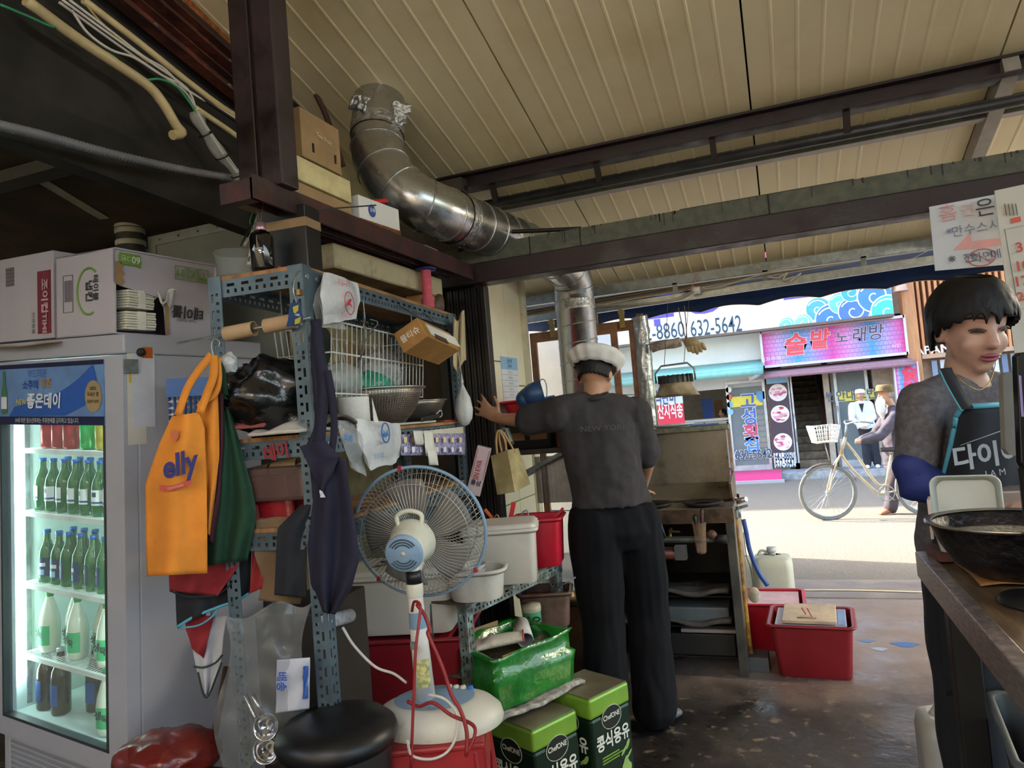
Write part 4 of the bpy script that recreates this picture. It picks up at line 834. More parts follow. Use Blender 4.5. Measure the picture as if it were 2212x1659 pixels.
b.build('barcode', flat('#4a484c'), ct2)
text('위생용품', FT @ V((-.605, .028, 1.93)), -sy_, fy, .024, flat('#4a474c'), ct2)
b = LB(); b.sheet(lambda u, v: V((-.98+.62*u, -.05+.5*v, 1.8575+.004*sin(u*7)*(1-v)-.02*(1-v)**3)), 14, 8); o = b.build('cardboard_sheet', M_kraft, solid=.004); tag(o, 'flattened brown cardboard under the left carton on the fridge', 'cardboard')
# ================================================================ SHELF TOP
def onSh(px, py, x=0.):     # point on the shelving plane, x metres behind its front
    r = ray(px, py); c = SA + SX*x; return CAM + r*((c-CAM).dot(SX)/r.dot(SX))
ZT = 1.94
p = sp(.14, .02, ZT)
t = thing('reed_diffuser', 'black glass diffuser bottle with pink collar and reeds on the shelving', 'bottle', p)
MB(MX.Translation(p)).lathe([(0, 0), (.031, .001), (.034, .006), (.034, .10), (.03, .112), (.014, .122), (.0135, .128)], n=24).build('glass', mat('black_glass', '#0b0a0c', .06, spec=.8), t)
MB(MX.Translation(p)).lathe([(.0145, .122), (.0155, .124), (.0155, .145), (.0, .146)], n=18).build('collar', flat('#b08a90', .3, metal=.6), t)
for k in range(4): a = k*1.5; MB().cyl(p + V((0, 0, .14)), p + V((.02*cos(a), .02*sin(a), .22)), .0015, n=5).build('reed', flat('#6a645c'), t)
text('Aroma', p + V((.012, -.0345, .06)), V((1, .2, 0)), ZZ, .012, flat('#c8c4bc'), t)
q = sp(.12, .14, ZT); t = thing('black_box', 'matt black box with a kraft paper band standing on the shelving', 'box', q)
RS = MX((SX, SY, ZZ)).transposed()
MB().box(q + V((0, 0, .105)), (.17, .085, .21), R=RS).build('body', mat('black_card', '#131314', .4), t, bevel=.003); MB().box(q + V((0, 0, .155)), (.172, .087, .028), R=RS).build('band', M_kraft, t)
MB().bar(q + V((.06, 0, .20)), q + V((.17, .25, .26)), .004, .004).build('dark_rod', M_black, t)
p = sp(.25, .04, ZT); t = thing('clear_container', 'clear plastic food container lying on the back of the shelf top', 'container', p)
MB(MX.Translation(p)).lathe([(.045, 0), (.05, .005), (.058, .07), (.062, .075)], n=20, flute=.03, fn=10).build('bowl', mat('clear_pet', '#c8d0d0', .08, alpha=.14, spec=.9), t); MB(MX.Translation(p)).lathe([(0, .001), (.045, .001)], n=20).build('base', MATS['clear_pet'], t)
MB().tube(curve([p + V((.06, .03, .02)), p + V((.1, .05, .012)), p + V((.13, .04, .015))]), .008, 6).build('red_clip', flat('#8a2a22'), t)
p = sp(.042, 1.05, ZT); t = thing('thread_spool', 'tall pink twine spool with blue end discs on the shelf top', 'spool', p); T = MX.Translation(p)
MB(T).lathe([(.0, .004), (.036, .004), (.036, 0), (.0, 0)], n=24).build('end_disc', flat('#24357a', .3), t); MB(T).lathe([(0, .172), (.046, .172), (.047, .176), (.046, .180), (0, .180)], n=24).build('end_disc', flat('#24357a', .3), t)
MB(T).lathe([(.024, .004), (.027, .01), (.0275, .05), (.024, .055), (.0215, .06), (.0225, .165), (.02, .172)], n=24).build('twine', mat('pink_twine', '#d8606e', .8, bump=.5, bs=400, var=.12, vs=60), t)
p = sp(.12, 1.16, ZT); o = MB().box(p + V((0, 0, .04)), (.10, .10, .08), R=RS).box(p + V((.0, .0, .081)), (.1, .1, .003), R=RS).build('tea_box', mat('tan_box', '#b98a58', .7), bevel=.003); tag(o, 'small tan box beside the pink twine spool', 'box')
p = sp(.10, 1.235, ZT); b = MB(); b.loft([(p, SX*.06, SY*.045), (p + ZZ*.05, SX*.065, SY*.05), (p + ZZ*.085, SX*.06, SY*.03), (p + ZZ*.1, SX*.055, SY*.008)], 16); o = b.build('brown_pouch', mat('brown_pouch_foil', '#5a4634', .5), sub=1); tag(o, 'dark brown coffee pouch at the far end of the shelf top', 'pouch')
# platform boxes
p = P(668, 360, 2.28); c0 = V((-1.45, 2.0, 2.43)); t = thing('kraft_box', 'brown cardboard box with white print on the steel platform', 'box', (-1.46, 2.0, 2.33))
MB().bx(-1.54, -1.365, 1.90, 2.12, 2.345, 2.51).build('box', M_kraft, t, bevel=.003); text('Toss Front 2', (-1.362, 2.03, 2.44), SY, ZZ, .022, flat('#d8cdb8'), t)
for y in (1.955, 2.08): MB().bx(-1.3645, -1.362, y, y+.008, 2.375, 2.405).build('slot', M_black, t)
o = MB().bx(-1.56, -1.37, 1.86, 2.18, 2.262, 2.342).build('foam_block', mat('cream_foam', '#cdbf8e', .8, var=.15, vs=12, bump=.3, bs=60), bevel=.004); tag(o, 'cream foam block between the kraft box and the steel platform', 'block')
o = MB().bx(-1.56, -1.38, 1.80, 2.19, 2.186, 2.26).build('flat_carton', M_kraft, bevel=.003); tag(o, 'flat brown carton lying at the bottom of the stack on the platform', 'carton')
t = thing('product_box', 'white product box with round blue logo on the platform edge', 'box', (-1.42, 2.32, 2.187)); R1 = MX.Rotation(radians(-6), 4, 'Z'); T = MX.Translation(V((-1.42, 2.34, 2.187))) @ R1
MB(T).bx(-.09, .07, -.12, .13, 0, .115).build('box', mat('glossy_white_card', '#d8d8d6', .35, var=.03), t, bevel=.003); MB(T).bx(-.09, .0715, -.121, .131, 0, .028).build('food_print', mat('food_print', '#8a4a2a', .5, var=.5, vs=30, c2='#5a3a1a'), t)
b = MB(T); b.poly([(.0715, -.045+.022*cos(a), .07+.024*sin(a)) for a in [i*pi/12 for i in range(24)]]); b.build('logo', flat('#2a4a94'), t); text('오뚜', T @ V((.073, -.045, .07)), T.to_3x3() @ V((0, 1, 0)), ZZ, .018, flat('#e6e8ee'), t, bold=.02)
o = MB(T).limb([(-.02, -.03, .122), (.0, .03, .135), (.01, .1, .155), (.012, .13, .162)], [.008, .009, .009, .010]).build('red_tool_handle', flat('#c01c26', .35)); tag(o, 'red plastic tool handle lying across the white product box', 'handle')
t = thing('paper_pack', 'thin white paper pack at the far end of the steel platform', 'paper', (-1.42, 2.8, 2.187)); MB().bx(-1.46, -1.345, 2.62, 2.95, 2.187, 2.203).build('pack', flat('#cfcabc'), t); MB().bx(-1.44, -1.343, 2.68, 2.8, 2.203, 2.206).build('print', flat('#8a8a84'), t)
# ================================================================ CABLES AND PIPES ALONG THE UPSTAND
def pxc(pts, d0, d1=None, k=6):
    n = len(pts); d1 = d0 if d1 is None else d1
    return curve([P(x, y, d0+(d1-d0)*i/(n-1)) for i, (x, y) in enumerate(pts)], k)
def onU(pts, x=-1.93, k=5): return curve([onX(a, b_, x) for a, b_ in pts], k)
M_cream = mat('cream_pvc', '#cbb98c', .45, var=.12); M_cab = flat('#d0ccc4', .5)
for nm, pts, r, m_, lb in (('pvc_pipe', [(55, 0), (180, 92), (310, 178), (350, 220), (380, 270), (393, 287), (372, 292)], .017, M_cream, 'cream plastic pipe bending down from the dark ceiling edge'),
        ('pvc_pipe', [(180, 0), (300, 92), (400, 172), (480, 232), (540, 268)], .012, M_cream, 'long cream pipe beside the bundled cables'),
        ('pvc_pipe', [(420, 232), (480, 272), (545, 318)], .011, M_cream, 'short cream pipe running behind the cable sleeve'),
        ('green_cable', [(0, 10), (60, 35), (110, 57), (135, 60), (185, 92), (245, 122), (270, 150), (305, 172), (345, 171), (380, 186), (405, 215), (425, 245)], .004, flat('#3a9a6a'), 'thin green cable winding along the ceiling edge'),
        ('white_cable', [(155, 22), (190, 72), (240, 108), (290, 125), (345, 160), (385, 180)], .0045, M_cab, 'loose white cable sagging below the bundle'),
        ('white_cable', [(135, 0), (220, 62), (300, 118), (380, 172), (410, 200), (430, 250), (480, 330), (525, 390)], .0045, M_cab, 'outer white cable of the bundle'),
        ('white_cable', [(150, 0), (240, 68), (310, 122), (350, 145), (372, 165), (405, 195), (520, 262)], .0045, M_cab, 'white cable leaving the bundle towards the post'),
        ('white_cable', [(128, 5), (210, 65), (290, 122), (372, 178), (405, 205), (440, 265), (500, 350), (535, 402)], .0045, flat('#bcb8b0'), 'inner grey-white cable of the bundle'),
        ('tan_cable', [(178, 0), (215, 45), (265, 90), (320, 135)], .0035, flat('#b39a62'), 'thin tan cable crossing the bundle'),
        ('black_cable', [(395, 180), (440, 215), (530, 275)], .006, M_black, 'black cable running under the cream pipe to the post')):
    o = MB().tube(onU(pts), r, 8).build(nm, m_); tag(o, lb, 'pipe' if 'pipe' in nm else 'cable')
t = thing('cable_sleeve', 'clear plastic sleeve wrapped around cables and strapped with black ties', 'sleeve', onX(470, 320, -1.9))
sl_ = onU([(420, 240), (445, 290), (490, 350), (530, 395)], -1.9); MB().tube(sl_, [.020+.006*sin(i) for i in range(len(sl_))], 10).build('film', mat('clear_film', '#cfd3d2', .15, alpha=.28, spec=.9), t)
for i in (5, 9, 13): MB().tube([sl_[i] + (V((0, 1, .8)).normalized()*cos(a)+V((1, 0, 0))*sin(a))*.027 for a in [j*pi/6 for j in range(12)]], .003, 5, closed=True).build('cable_tie', M_black, t)
cp = onU([(-40, 262), (100, 295), (250, 335), (400, 368), (520, 388)], -1.95, 40); o = MB().tube(cp, [.012+.0038*(1 if i % 2 else -1) for i in range(len(cp))], 10).build('corrugated_conduit', mat('grey_conduit', '#8b8a8e', .5)); tag(o, 'grey corrugated conduit stretched under the dark ceiling', 'conduit')
pp = onU([(622, 120), (650, 152), (672, 185), (700, 240), (722, 300), (742, 360)], -1.85, 6); o = MB().tube(pp, .013, 10).build('copper_pipe', mat('brown_lagging', '#5c4034', .6, var=.2)); tag(o, 'brown lagged pipe curving down the wall left of the duct', 'pipe')
for nm, pts, r, c, lb in (('white_conduit', [(568, 440), (560, 480), (548, 530), (540, 575)], .011, '#c4c4c0', 'white ribbed conduit hanging behind the diffuser'), ('black_wire', [(560, 430), (540, 490), (520, 530)], .003, '#141414', 'thin black wire hanging from the platform corner'), ('white_wire', [(565, 440), (545, 500), (528, 530)], .004, '#b8b4a8', 'thin white wire hanging from the platform corner'), ('green_wire', [(555, 445), (540, 480), (560, 505), (578, 480), (570, 455)], .0025, '#2a7a4e', 'looped green wire below the platform corner'), ('black_loop', [(545, 580), (538, 560), (555, 540), (580, 535)], .004, '#141414', 'black cable loop on the back of the shelf top')):
    o = MB().tube(curve([onSh(a, b_, .30) for a, b_ in pts]), r, 7).build(nm, flat(c)); tag(o, lb, 'cable')
# ================================================================ APRONS
def ipl(pts, y):
    if y <= pts[0][1]: return pts[0][0]
    for (a, b), (c, d) in zip(pts, pts[1:]):
        if y <= d: return a+(c-a)*(y-b)/max(1e-6, d-b)
    return pts[-1][0]
def drape(nm, Lp, Rp, d, m, parent, amp=.012, folds=3., ph=0, nu=26, nv=30, bow=0, solid=.0025, slope=0):
    def fn(u, v):
        yl = Lp[0][1]+(Lp[-1][1]-Lp[0][1])*v; yr = Rp[0][1]+(Rp[-1][1]-Rp[0][1])*v
        x = ipl(Lp, yl)*(1-u)+ipl(Rp, yr)*u; y = yl*(1-u)+yr*u
        return P(x, y, d + slope*v + amp*sin(folds*2*pi*u+ph+v*1.3)*(.4+.8*v) - bow*sin(pi*u) + .004*sin(9*v+5*u))
    return MB().sheet(fn, nu, nv).build(nm, m, parent, solid=solid)
def strap(pts, d0, d1, wpx, m, parent, nm='strap'):
    c = pxc(pts, d0, d1, 5)
    b = MB(); T_ = [(c[min(i+1, len(c)-1)]-c[max(i-1, 0)]).normalized() for i in range(len(c))]; w_ = wpx/F*d0/2
    vs = []
    for p, t_ in zip(c, T_):
        s = t_.cross(FW).normalized(); vs += [p-s*w_, p+s*w_]
    b.add(vs, [(2*i, 2*i+1, 2*i+3, 2*i+2) for i in range(len(c)-1)], True)
    return b.build(nm, m, parent, solid=.003)
M_or = mat('orange_apron_cloth', '#d8862a', .85, var=.12, vs=6, bump=.15, bs=300); M_gn = mat('green_apron_cloth', '#123a26', .85, var=.15); M_rd = mat('red_apron_cloth', '#8c1f26', .85, var=.15); M_bk = mat('black_apron_cloth', '#171a22', .85, var=.2); M_wh = mat('white_apron_cloth', '#b9bcc4', .85, var=.06); M_nv = mat('navy_apron_cloth', '#15132c', .8, var=.2, vs=5); M_mr = mat('maroon_apron_cloth', '#451a26', .85); M_cy = flat('#4f9ab0', .7)
t = thing('orange_apron', 'bright orange apron with blue lettering hanging at the end of the shelving', 'apron', P(385, 1240, 2.0), group='aprons on the shelving end')
drape('panel', [(372, 900), (345, 960), (315, 1046), (316, 1150), (319, 1244)], [(430, 890), (442, 925), (447, 1050), (448, 1150), (448, 1238)], 2.0, M_or, t, .010, 1.5, bow=.03)
drape('side_fold', [(430, 885), (442, 1000), (449, 1150)], [(470, 845), (474, 985), (452, 1158)], 2.02, M_or, t, .008, 1)
strap([(458, 766), (430, 800), (405, 840), (385, 898)], 2.0, 1.99, 16, M_or, t); strap([(462, 768), (462, 810), (448, 850), (432, 892)], 2.0, 1.99, 17, M_or, t); strap([(470, 772), (473, 820), (465, 850), (440, 868), (430, 880)], 2.01, 2.0, 14, M_or, t)
ax = (P(426, 990, 1.96)-P(350, 1010, 1.96)); uz = P(390, 900, 1.96)-P(395, 1200, 1.96)
text('elly', P(385, 1005, 1.955), ax, uz, .085, flat('#2a2a6e', .7), t, bold=.03, shear=.25, wd=.105)
b = MB(); b.sheet(lambda u, v: P(345+68*u, 1047-14*u+7*sin(pi*u)+12*v, 1.956), 10, 1); b.build('ribbon_print', flat('#b8483a', .7), t); text('DENMARK', P(380, 1052, 1.95), ax, uz, .010, flat('#e0a08a'), t)
b = MB(); c = P(377, 942, 1.955); b.poly([c + IR*(.011*x) + IU*(.014*z) for x, z in ((-1, 1), (0, 1.2), (1, 1), (1, -.3), (0, -1.2), (-1, -.3))]); b.build('crest_print', flat('#b8603a', .7), t)
MB().tube(pxc([(470, 800), (463, 775), (457, 748), (463, 733), (474, 738), (473, 752)], 2.0), .0022, 6).build('wire_hook', M_galv, t)
t = thing('green_apron', 'dark green apron behind the orange one', 'apron', P(500, 1215, 2.05), group='aprons on the shelving end')
drape('panel', [(478, 870), (476, 960), (462, 1050), (450, 1130), (448, 1222)], [(490, 865), (518, 960), (545, 1050), (556, 1110), (535, 1210)], 2.06, M_gn, t, .012, 2, 1)
strap([(463, 775), (478, 800), (484, 840), (488, 880)], 2.03, 2.05, 17, M_gn, t)
t = thing('maroon_apron', 'maroon apron squeezed between the orange and green ones', 'apron', P(465, 1150, 2.04), group='aprons on the shelving end')
drape('panel', [(470, 850), (474, 960), (450, 1100), (448, 1165)], [(482, 850), (482, 960), (474, 1080), (460, 1175)], 2.04, M_mr, t, .006, 1); strap([(465, 775), (470, 810), (474, 850)], 2.03, 2.04, 12, M_mr, t)
t = thing('red_apron', 'red apron with black edging, its hem showing under the green one', 'apron', P(450, 1285, 2.08), group='aprons on the shelving end')
drape('panel', [(420, 1080), (380, 1180), (365, 1240), (367, 1275)], [(530, 1080), (528, 1150), (518, 1220), (470, 1288)], 2.10, M_rd, t, .012, 1.5); drape('side_fold', [(540, 1090), (545, 1180), (540, 1282)], [(555, 1090), (572, 1180), (588, 1262)], 2.10, M_rd, t, .006, 1)
MB().tube(pxc([(367, 1276), (400, 1288), (440, 1288), (470, 1284), (500, 1260), (518, 1222)], 2.092), .003, 5).build('edging', M_bk, t); strap([(466, 775), (470, 900), (472, 1085)], 2.05, 2.1, 14, M_rd, t)
t = thing('black_apron', 'black apron with turquoise edging hanging lowest on the shelving end', 'apron', P(450, 1350, 2.12), group='aprons on the shelving end')
drape('panel', [(400, 1150), (378, 1260), (380, 1310), (383, 1353)], [(545, 1150), (542, 1220), (540, 1260), (538, 1282)], 2.13, M_bk, t, .014, 2)
MB().tube(pxc([(383, 1354), (420, 1332), (470, 1312), (510, 1298), (538, 1282)], 2.118), .005, 6).build('edging', M_cy, t); MB().tube(pxc([(384, 1356), (425, 1352), (455, 1335), (470, 1316)], 2.12), .003, 6).build('tie', M_cy, t); strap([(464, 775), (466, 950), (468, 1155)], 2.06, 2.13, 12, M_bk, t)
t = thing('white_apron', 'white apron with dark green edging, bottom corner lowest of all', 'apron', P(455, 1500, 2.16), group='aprons on the shelving end')
drape('panel', [(405, 1330), (415, 1400), (425, 1450), (440, 1498)], [(490, 1330), (483, 1380), (478, 1430), (452, 1500)], 2.17, M_wh, t, .012, 1.5); MB().tube(pxc([(418, 1440), (440, 1442), (465, 1432), (480, 1415)], 2.145), .0035, 5).build('edging', flat('#1f3a30'), t); MB().tube(pxc([(428, 1452), (440, 1500), (452, 1500), (478, 1432)], 2.15), .003, 5).build('edging', flat('#1f3a30'), t); strap([(462, 775), (462, 1000), (460, 1335)], 2.08, 2.16, 10, M_wh, t)
o_ = thing('crimson_apron', 'crimson apron corner poking out below the turquoise-edged one', 'apron', P(430, 1418, 2.15), group='aprons on the shelving end')
drape('panel', [(400, 1335), (402, 1360), (415, 1400)], [(462, 1330), (452, 1370), (440, 1422)], 2.15, M_rd, o_, .006, 1); strap([(460, 775), (458, 1000), (440, 1340)], 2.085, 2.15, 9, M_rd, o_)
t = thing('navy_apron', 'navy blue apron hanging crooked from the near shelving post', 'apron', P(700, 1325, 1.98))
drape('panel', [(646, 964), (668, 1000), (676, 1080), (664, 1180), (672, 1260), (697, 1322)], [(747, 991), (755, 1060), (770, 1150), (776, 1206), (758, 1270), (722, 1327)], 2.0, M_nv, t, .016, 1.7, .5, nv=40)
drape('bib_fold', [(646, 964), (660, 990), (690, 1060)], [(700, 950), (735, 985), (700, 1064)], 1.985, M_nv, t, .008, 1); drape('side_fold', [(650, 1090), (600, 1140), (596, 1200), (593, 1285)], [(680, 1090), (664, 1150), (662, 1220), (662, 1292)], 2.03, M_bk, t, .006, 1.4)
strap([(682, 690), (690, 760), (700, 830), (694, 910), (690, 965)], 1.99, 1.99, 24, M_nv, t); strap([(682, 690), (680, 760), (686, 850), (688, 920), (668, 970)], 1.995, 2.0, 18, M_nv, t); strap([(708, 800), (718, 860), (722, 930), (715, 985)], 1.985, 1.99, 15, M_nv, t)
drape('care_tag', [(690, 1058), (692, 1075)], [(697, 1062), (703, 1074)], 1.965, flat('#d0d0d8'), t, .0, 1, solid=.001)
# ================================================================ ON AND IN THE SHELVING
def hook_on(px, py, x=-.02): return onSh(px, py, x)
M_bagw = mat('white_plastic_bag', '#d5d6d6', .35, var=.08, bump=.7, bs=25, alpha=.9); M_bagc = mat('clear_plastic_bag', '#cfd2d2', .2, var=.05, bump=.8, bs=30, alpha=.42, spec=.8)
def bag(nm, lb, Lp, Rp, x, m, amp=.02, folds=2.2, prints=(), d=None, cat='bag'):
    c = onSh((Lp[-1][0]+Rp[-1][0])/2, max(Lp[-1][1], Rp[-1][1]), x); t = thing(nm, lb, cat, c)
    def fn(side):
        def f(u, v):
            yl = Lp[0][1]+(Lp[-1][1]-Lp[0][1])*v; yr = Rp[0][1]+(Rp[-1][1]-Rp[0][1])*v
            xx = ipl(Lp, yl)*(1-u)+ipl(Rp, yr)*u; y = yl*(1-u)+yr*u
            p = onSh(xx, y, x); e = side*(.028*sin(pi*u)*sin(pi*min(1, v*1.1+.05)))
            return p + SX*(e + amp*.5*nz(p, 14, side)) + ZZ*.006*nz(p, 18, 3)
        return f
    MB().sheet(fn(-1), 20, 20).build('front_film', m, t); MB().sheet(fn(1), 20, 20).build('back_film', m, t)
    return t
t = bag('printed_bag', 'white plastic bag with red print draped over the top shelf rail', [(700, 590), (690, 640), (700, 700)], [(770, 610), (778, 650), (770, 690)], -.03, M_bagw)
def stext(s, px, py, h, c, t, x=-.075, **k): return text(s, onSh(px, py, x), SY, ZZ, h, flat(c, .6), t, **k)
stext('과일나라', 742, 612, .022, '#c84a54', t, x=-.06); stext('감사합니다', 748, 683, .014, '#c84a54', t, x=-.065)
b = MB(); c = onSh(755, 655, -.068); b.tube([c + SY*(.028*cos(a)) + ZZ*(.035*sin(a)) for a in [i*pi/14 for i in range(28)]], .0015, 5, closed=True); b.build('round_logo', flat('#c84a54'), t); b = MB(); b.poly([c + SY*x + ZZ*z for x, z in ((-.02, -.01), (0, .012), (.018, .016), (.006, 0), (.02, -.012), (0, -.006))]); b.build('logo_mark', flat('#c82a3c'), t)
t = bag('clear_bag', 'clear crumpled plastic bag behind the red-print bag', [(682, 610), (674, 660), (690, 705)], [(720, 620), (735, 670), (748, 712)], .0, M_bagc)
# bottle-opener key fob
c = onSh(640, 690, -.02); t = thing('bottle_opener', 'bottle opener keyring with a blue and yellow plate on the near post', 'keyring', c)
b = MB(); b.poly([onSh(px, py, -.02) for px, py in ((630, 655), (648, 648), (655, 690), (646, 703), (622, 706), (626, 690))], SX*.006); b.build('plate', flat('#22406e', .4), t); b = MB(); b.poly([onSh(px, py, -.0215) for px, py in ((632, 663), (645, 658), (644, 672), (634, 676))]); b.poly([onSh(px, py, -.0215) for px, py in ((637, 690), (650, 684), (648, 698), (636, 701))]); b.build('yellow_mark', flat('#c9b83a'), t)
text('Cass', onSh(641, 679, -.022), SY, ZZ, .013, flat('#dfe6ee'), t, bold=.02)
MB().tube(curve([onSh(x, y, -.02) for x, y in ((640, 655), (634, 630), (636, 605), (642, 590), (648, 585))]), .003, 6).build('chain', M_galv, t); MB().bx(*[v for a in zip(onSh(646, 632, -.03), onSh(646, 632, -.03)) for v in (a[0]-.008, a[1]+.008)]).build('key', mat('brass', '#8a744a', .35, .8), t)
# toilet roll cores on rods
M_core = mat('card_core', '#b09472', .8, var=.08)
def core(p, d, lb, L_=.095, grp='cardboard cores on the rods'):
    d = d.normalized(); t = thing('roll_core', lb, 'tube', p, group=grp); b = MB(); u = d.orthogonal().normalized(); v = d.cross(u)
    for r in (.0215, .0195): b.add([p + d*(s*L_/2) + (u*cos(a)+v*sin(a))*r for s in (-1, 1) for a in [i*pi/12 for i in range(24)]], [(i, (i+1) % 24, 24+(i+1) % 24, 24+i) for i in range(24)], True)
    for s in (-1, 1): b.add([p + d*(s*L_/2) + (u*cos(a)+v*sin(a))*r for r in (.0195, .0215) for a in [i*pi/12 for i in range(24)]], [(i, (i+1) % 24, 24+(i+1) % 24, 24+i) for i in range(24)])
    b.build('tube', M_core, t); return t
r0_ = onSh(375, 742, .36); r1_ = onSh(650, 682, .02)
ra, rb = V((-1.78, 1.66, 1.745)), V((-1.20, 1.74, 1.79))
ra = P(383, 742, 2.12); rb = P(672, 686, 2.02)
o = MB().cyl(ra, rb, .004, n=8).build('steel_rod', M_galv); tag(o, 'grey steel rod through the upper end of the shelving', 'rod')
for px, py, lb in ((522, 717, 'brown cardboard core on the upper rod, left one'), (608, 700, 'brown cardboard core on the upper rod, right one')): core(ra.lerp(rb, (px-383)/289.), rb-ra, lb)
ra2, rb2 = P(520, 1030, 2.2), P(700, 990, 2.1); o = MB().cyl(ra2, rb2, .004, n=8).build('steel_rod', M_galv); tag(o, 'grey steel rod through the shelving below the middle board', 'rod')
for f, lb in ((.22, 'brown cardboard core on the lower rod, left one'), (.56, 'brown cardboard core on the lower rod, right one')): core(ra2.lerp(rb2, f), rb2-ra2, lb)
# white wire basket hanging inside
t = thing('wire_basket', 'white wire basket hanging under the top shelf with bags in it', 'basket', sp(.15, .55, 1.58))
M_ww = mat('white_wire_coat', '#cfcec6', .45); y0, y1, xx0, xx1, z0, z1 = .20, .93, .03, .24, 1.56, 1.80
def bwire(a, b_, r=.0022): MB().cyl(sp(*a), sp(*b_), r, n=6)
b = MB(); rim = MB()
for i in range(23):
    y = y0+(y1-y0)*i/22; b.tube([sp(xx0, y, z1-.02*(y > .6)), sp(xx0+.02, y, z0), sp(xx1-.02, y, z0), sp(xx1, y, z1)], .0020, 5)
b.build('wires', M_ww, t)
for z, a in ((z1, 0), (z0+.01, .02), (1.70, .01)): rim.tube([sp(xx0+a, y0, z), sp(xx0+a, y1, z-.01), sp(xx1-a, y1, z-.01), sp(xx1-a, y0, z)], .0032, 6, closed=True)
rim.build('frame', M_ww, t)
for y in (y0+.05, y1-.1):
    for x in (xx0, xx1): MB().tube([sp(x, y, z1), sp(x, y, 1.93), sp(x+.02, y, 1.94)], .0025, 5).build('hanger', M_ww, t)
def crumple(c, r, nm, lb, m, cat='bag', vox=.012, am=.35, fq=9, seed=0, grp=None):
    b = MB(); b.sphere(c, r, 52, 34); r_ = max(r) if hasattr(r, '__len__') else r
    for i, v in enumerate(b.v):
        n = (v-V(c)); b.v[i] = v + n*(am*nz(v, fq, seed)+am*.5*nz(v, fq*2.3, seed+4)+.22*am*(1-2*abs(nz(v, fq*3, seed+9)))+.12*am*(1-2*abs(nz(v, fq*7, seed+2))))
    o = b.build(nm, m); tag(o, lb, cat, grp); return o
crumple(sp(.12, .62, 1.61), (.07, .13, .055), 'teal_bag', 'teal plastic bag lying in the wire basket', mat('teal_film', '#2f9a80', .3, alpha=.85), seed=2)
crumple(sp(.13, .72, 1.67), (.07, .12, .08), 'clear_bag', 'clear plastic bag with pale contents in the wire basket', M_bagc, seed=5)
crumple(sp(.12, .38, 1.62), (.06, .10, .06), 'clear_bag', 'crumpled clear bag at the near end of the wire basket', M_bagc, seed=8)
o = MB().loft([(sp(.2, .42, 1.72)+SX*.02, SY*.11+ZZ*.06, ZZ*.09), (sp(.21, .42, 1.72)+SX*.03, SY*.10+ZZ*.06, ZZ*.08)], 24).build('dark_green_tray', mat('dark_green_plastic', '#142a22', .4), bevel=.004); tag(o, 'dark green plate leaning behind the wire basket', 'plate')
t = thing('paper_sack', 'tan paper bag leaning behind the wire basket', 'bag', sp(.22, .72, 1.57)); MB().box(sp(.23, .72, 1.68), (.05, .14, .20), R=RS).build('body', M_kraft, t, bevel=.006); MB().tube(curve([sp(.23, .68, 1.78), sp(.23, .70, 1.83), sp(.23, .74, 1.83), sp(.23, .76, 1.78)]), .003, 5).build('handle', M_kraft, t)
# metal hanger
c = onSh(800, 770, -.02); t = thing('wire_hanger', 'bent metal wire hanger hooked on the top shelf rail', 'hanger', c); MB().tube(curve([onSh(x, y, -.02) for x, y in ((784, 645), (788, 690), (785, 705), (800, 712), (812, 705), (815, 695), (800, 690))], 5), .002, 6).build('hook', M_galv, t); MB().tube([onSh(x, y, -.02) for x, y in ((788, 690), (778, 780), (790, 735), (812, 705))], .002, 6).build('shoulders', M_galv, t)
# hanging kraft/white carton
c = onSh(925, 740, -.07); RB = RS @ MX.Rotation(radians(-5), 3, 'X') @ MX.Rotation(radians(28), 3, 'Y'); t = thing('glove_box', 'brown and white dispenser box hanging tilted from the top shelf rail', 'box', c)
MB().box(c, (.11, .33, .085), R=RB).build('box', mat('brown_print_card', '#a8793f', .6, var=.15, vs=12), t, bevel=.003); MB().box(c + RB @ V((-.0565, .04, .0)), (.002, .30, .05), R=RB).build('white_flap', flat('#d8d4cc'), t); MB().box(c + RB @ V((-.058, -.02, -.026)), (.003, .12, .022), R=RB).build('dish_print', flat('#4a3a2e'), t)
text('물티슈', c + RB @ V((0, -.167, .0)), RB @ V((-1, 0, 0)), RB @ ZZ, .03, flat('#e6dcc8'), t, bold=.02)
for s in (-.1, .12): MB().cyl(c + RB @ V((-.05, s, .05)), sp(-.005, (c-SA).dot(SY)+s, 1.90), .0015, n=5).build('wire', M_black, t)
# cloth and bag of garlic at the far post
t = thing('beige_cloth', 'beige rag hanging from the far shelving post', 'cloth', onSh(992, 790, -.03)); MB().sheet(lambda u, v: onSh(980+22*u+6*v*(u-.3), 682+108*v+12*sin(u*5), -.03-.012*sin(u*9+v*2)), 14, 18).build('cloth', mat('beige_rag', '#b5a684', .9, var=.12), t, solid=.003)
c = onSh(1003, 885, -.04); t = thing('knotted_bag', 'small knotted translucent bag hanging beside the black folding door', 'bag', c); b = MB(); b.lathe([(.001, .17), (.004, .14), (.007, .125), (.004, .115), (.014, .09), (.032, .05), (.04, .0), (.034, -.04), (.016, -.066), (.001, -.072)], c, n=22, flute=.06, fn=7); b.build('film', mat('frosted_bag', '#cfd0cc', .4, alpha=.82, bump=.4, bs=40), t); MB().cyl(c + ZZ*.16, c + ZZ*.26 - SY*.02, .002, n=5).build('tie', M_bagw, t)
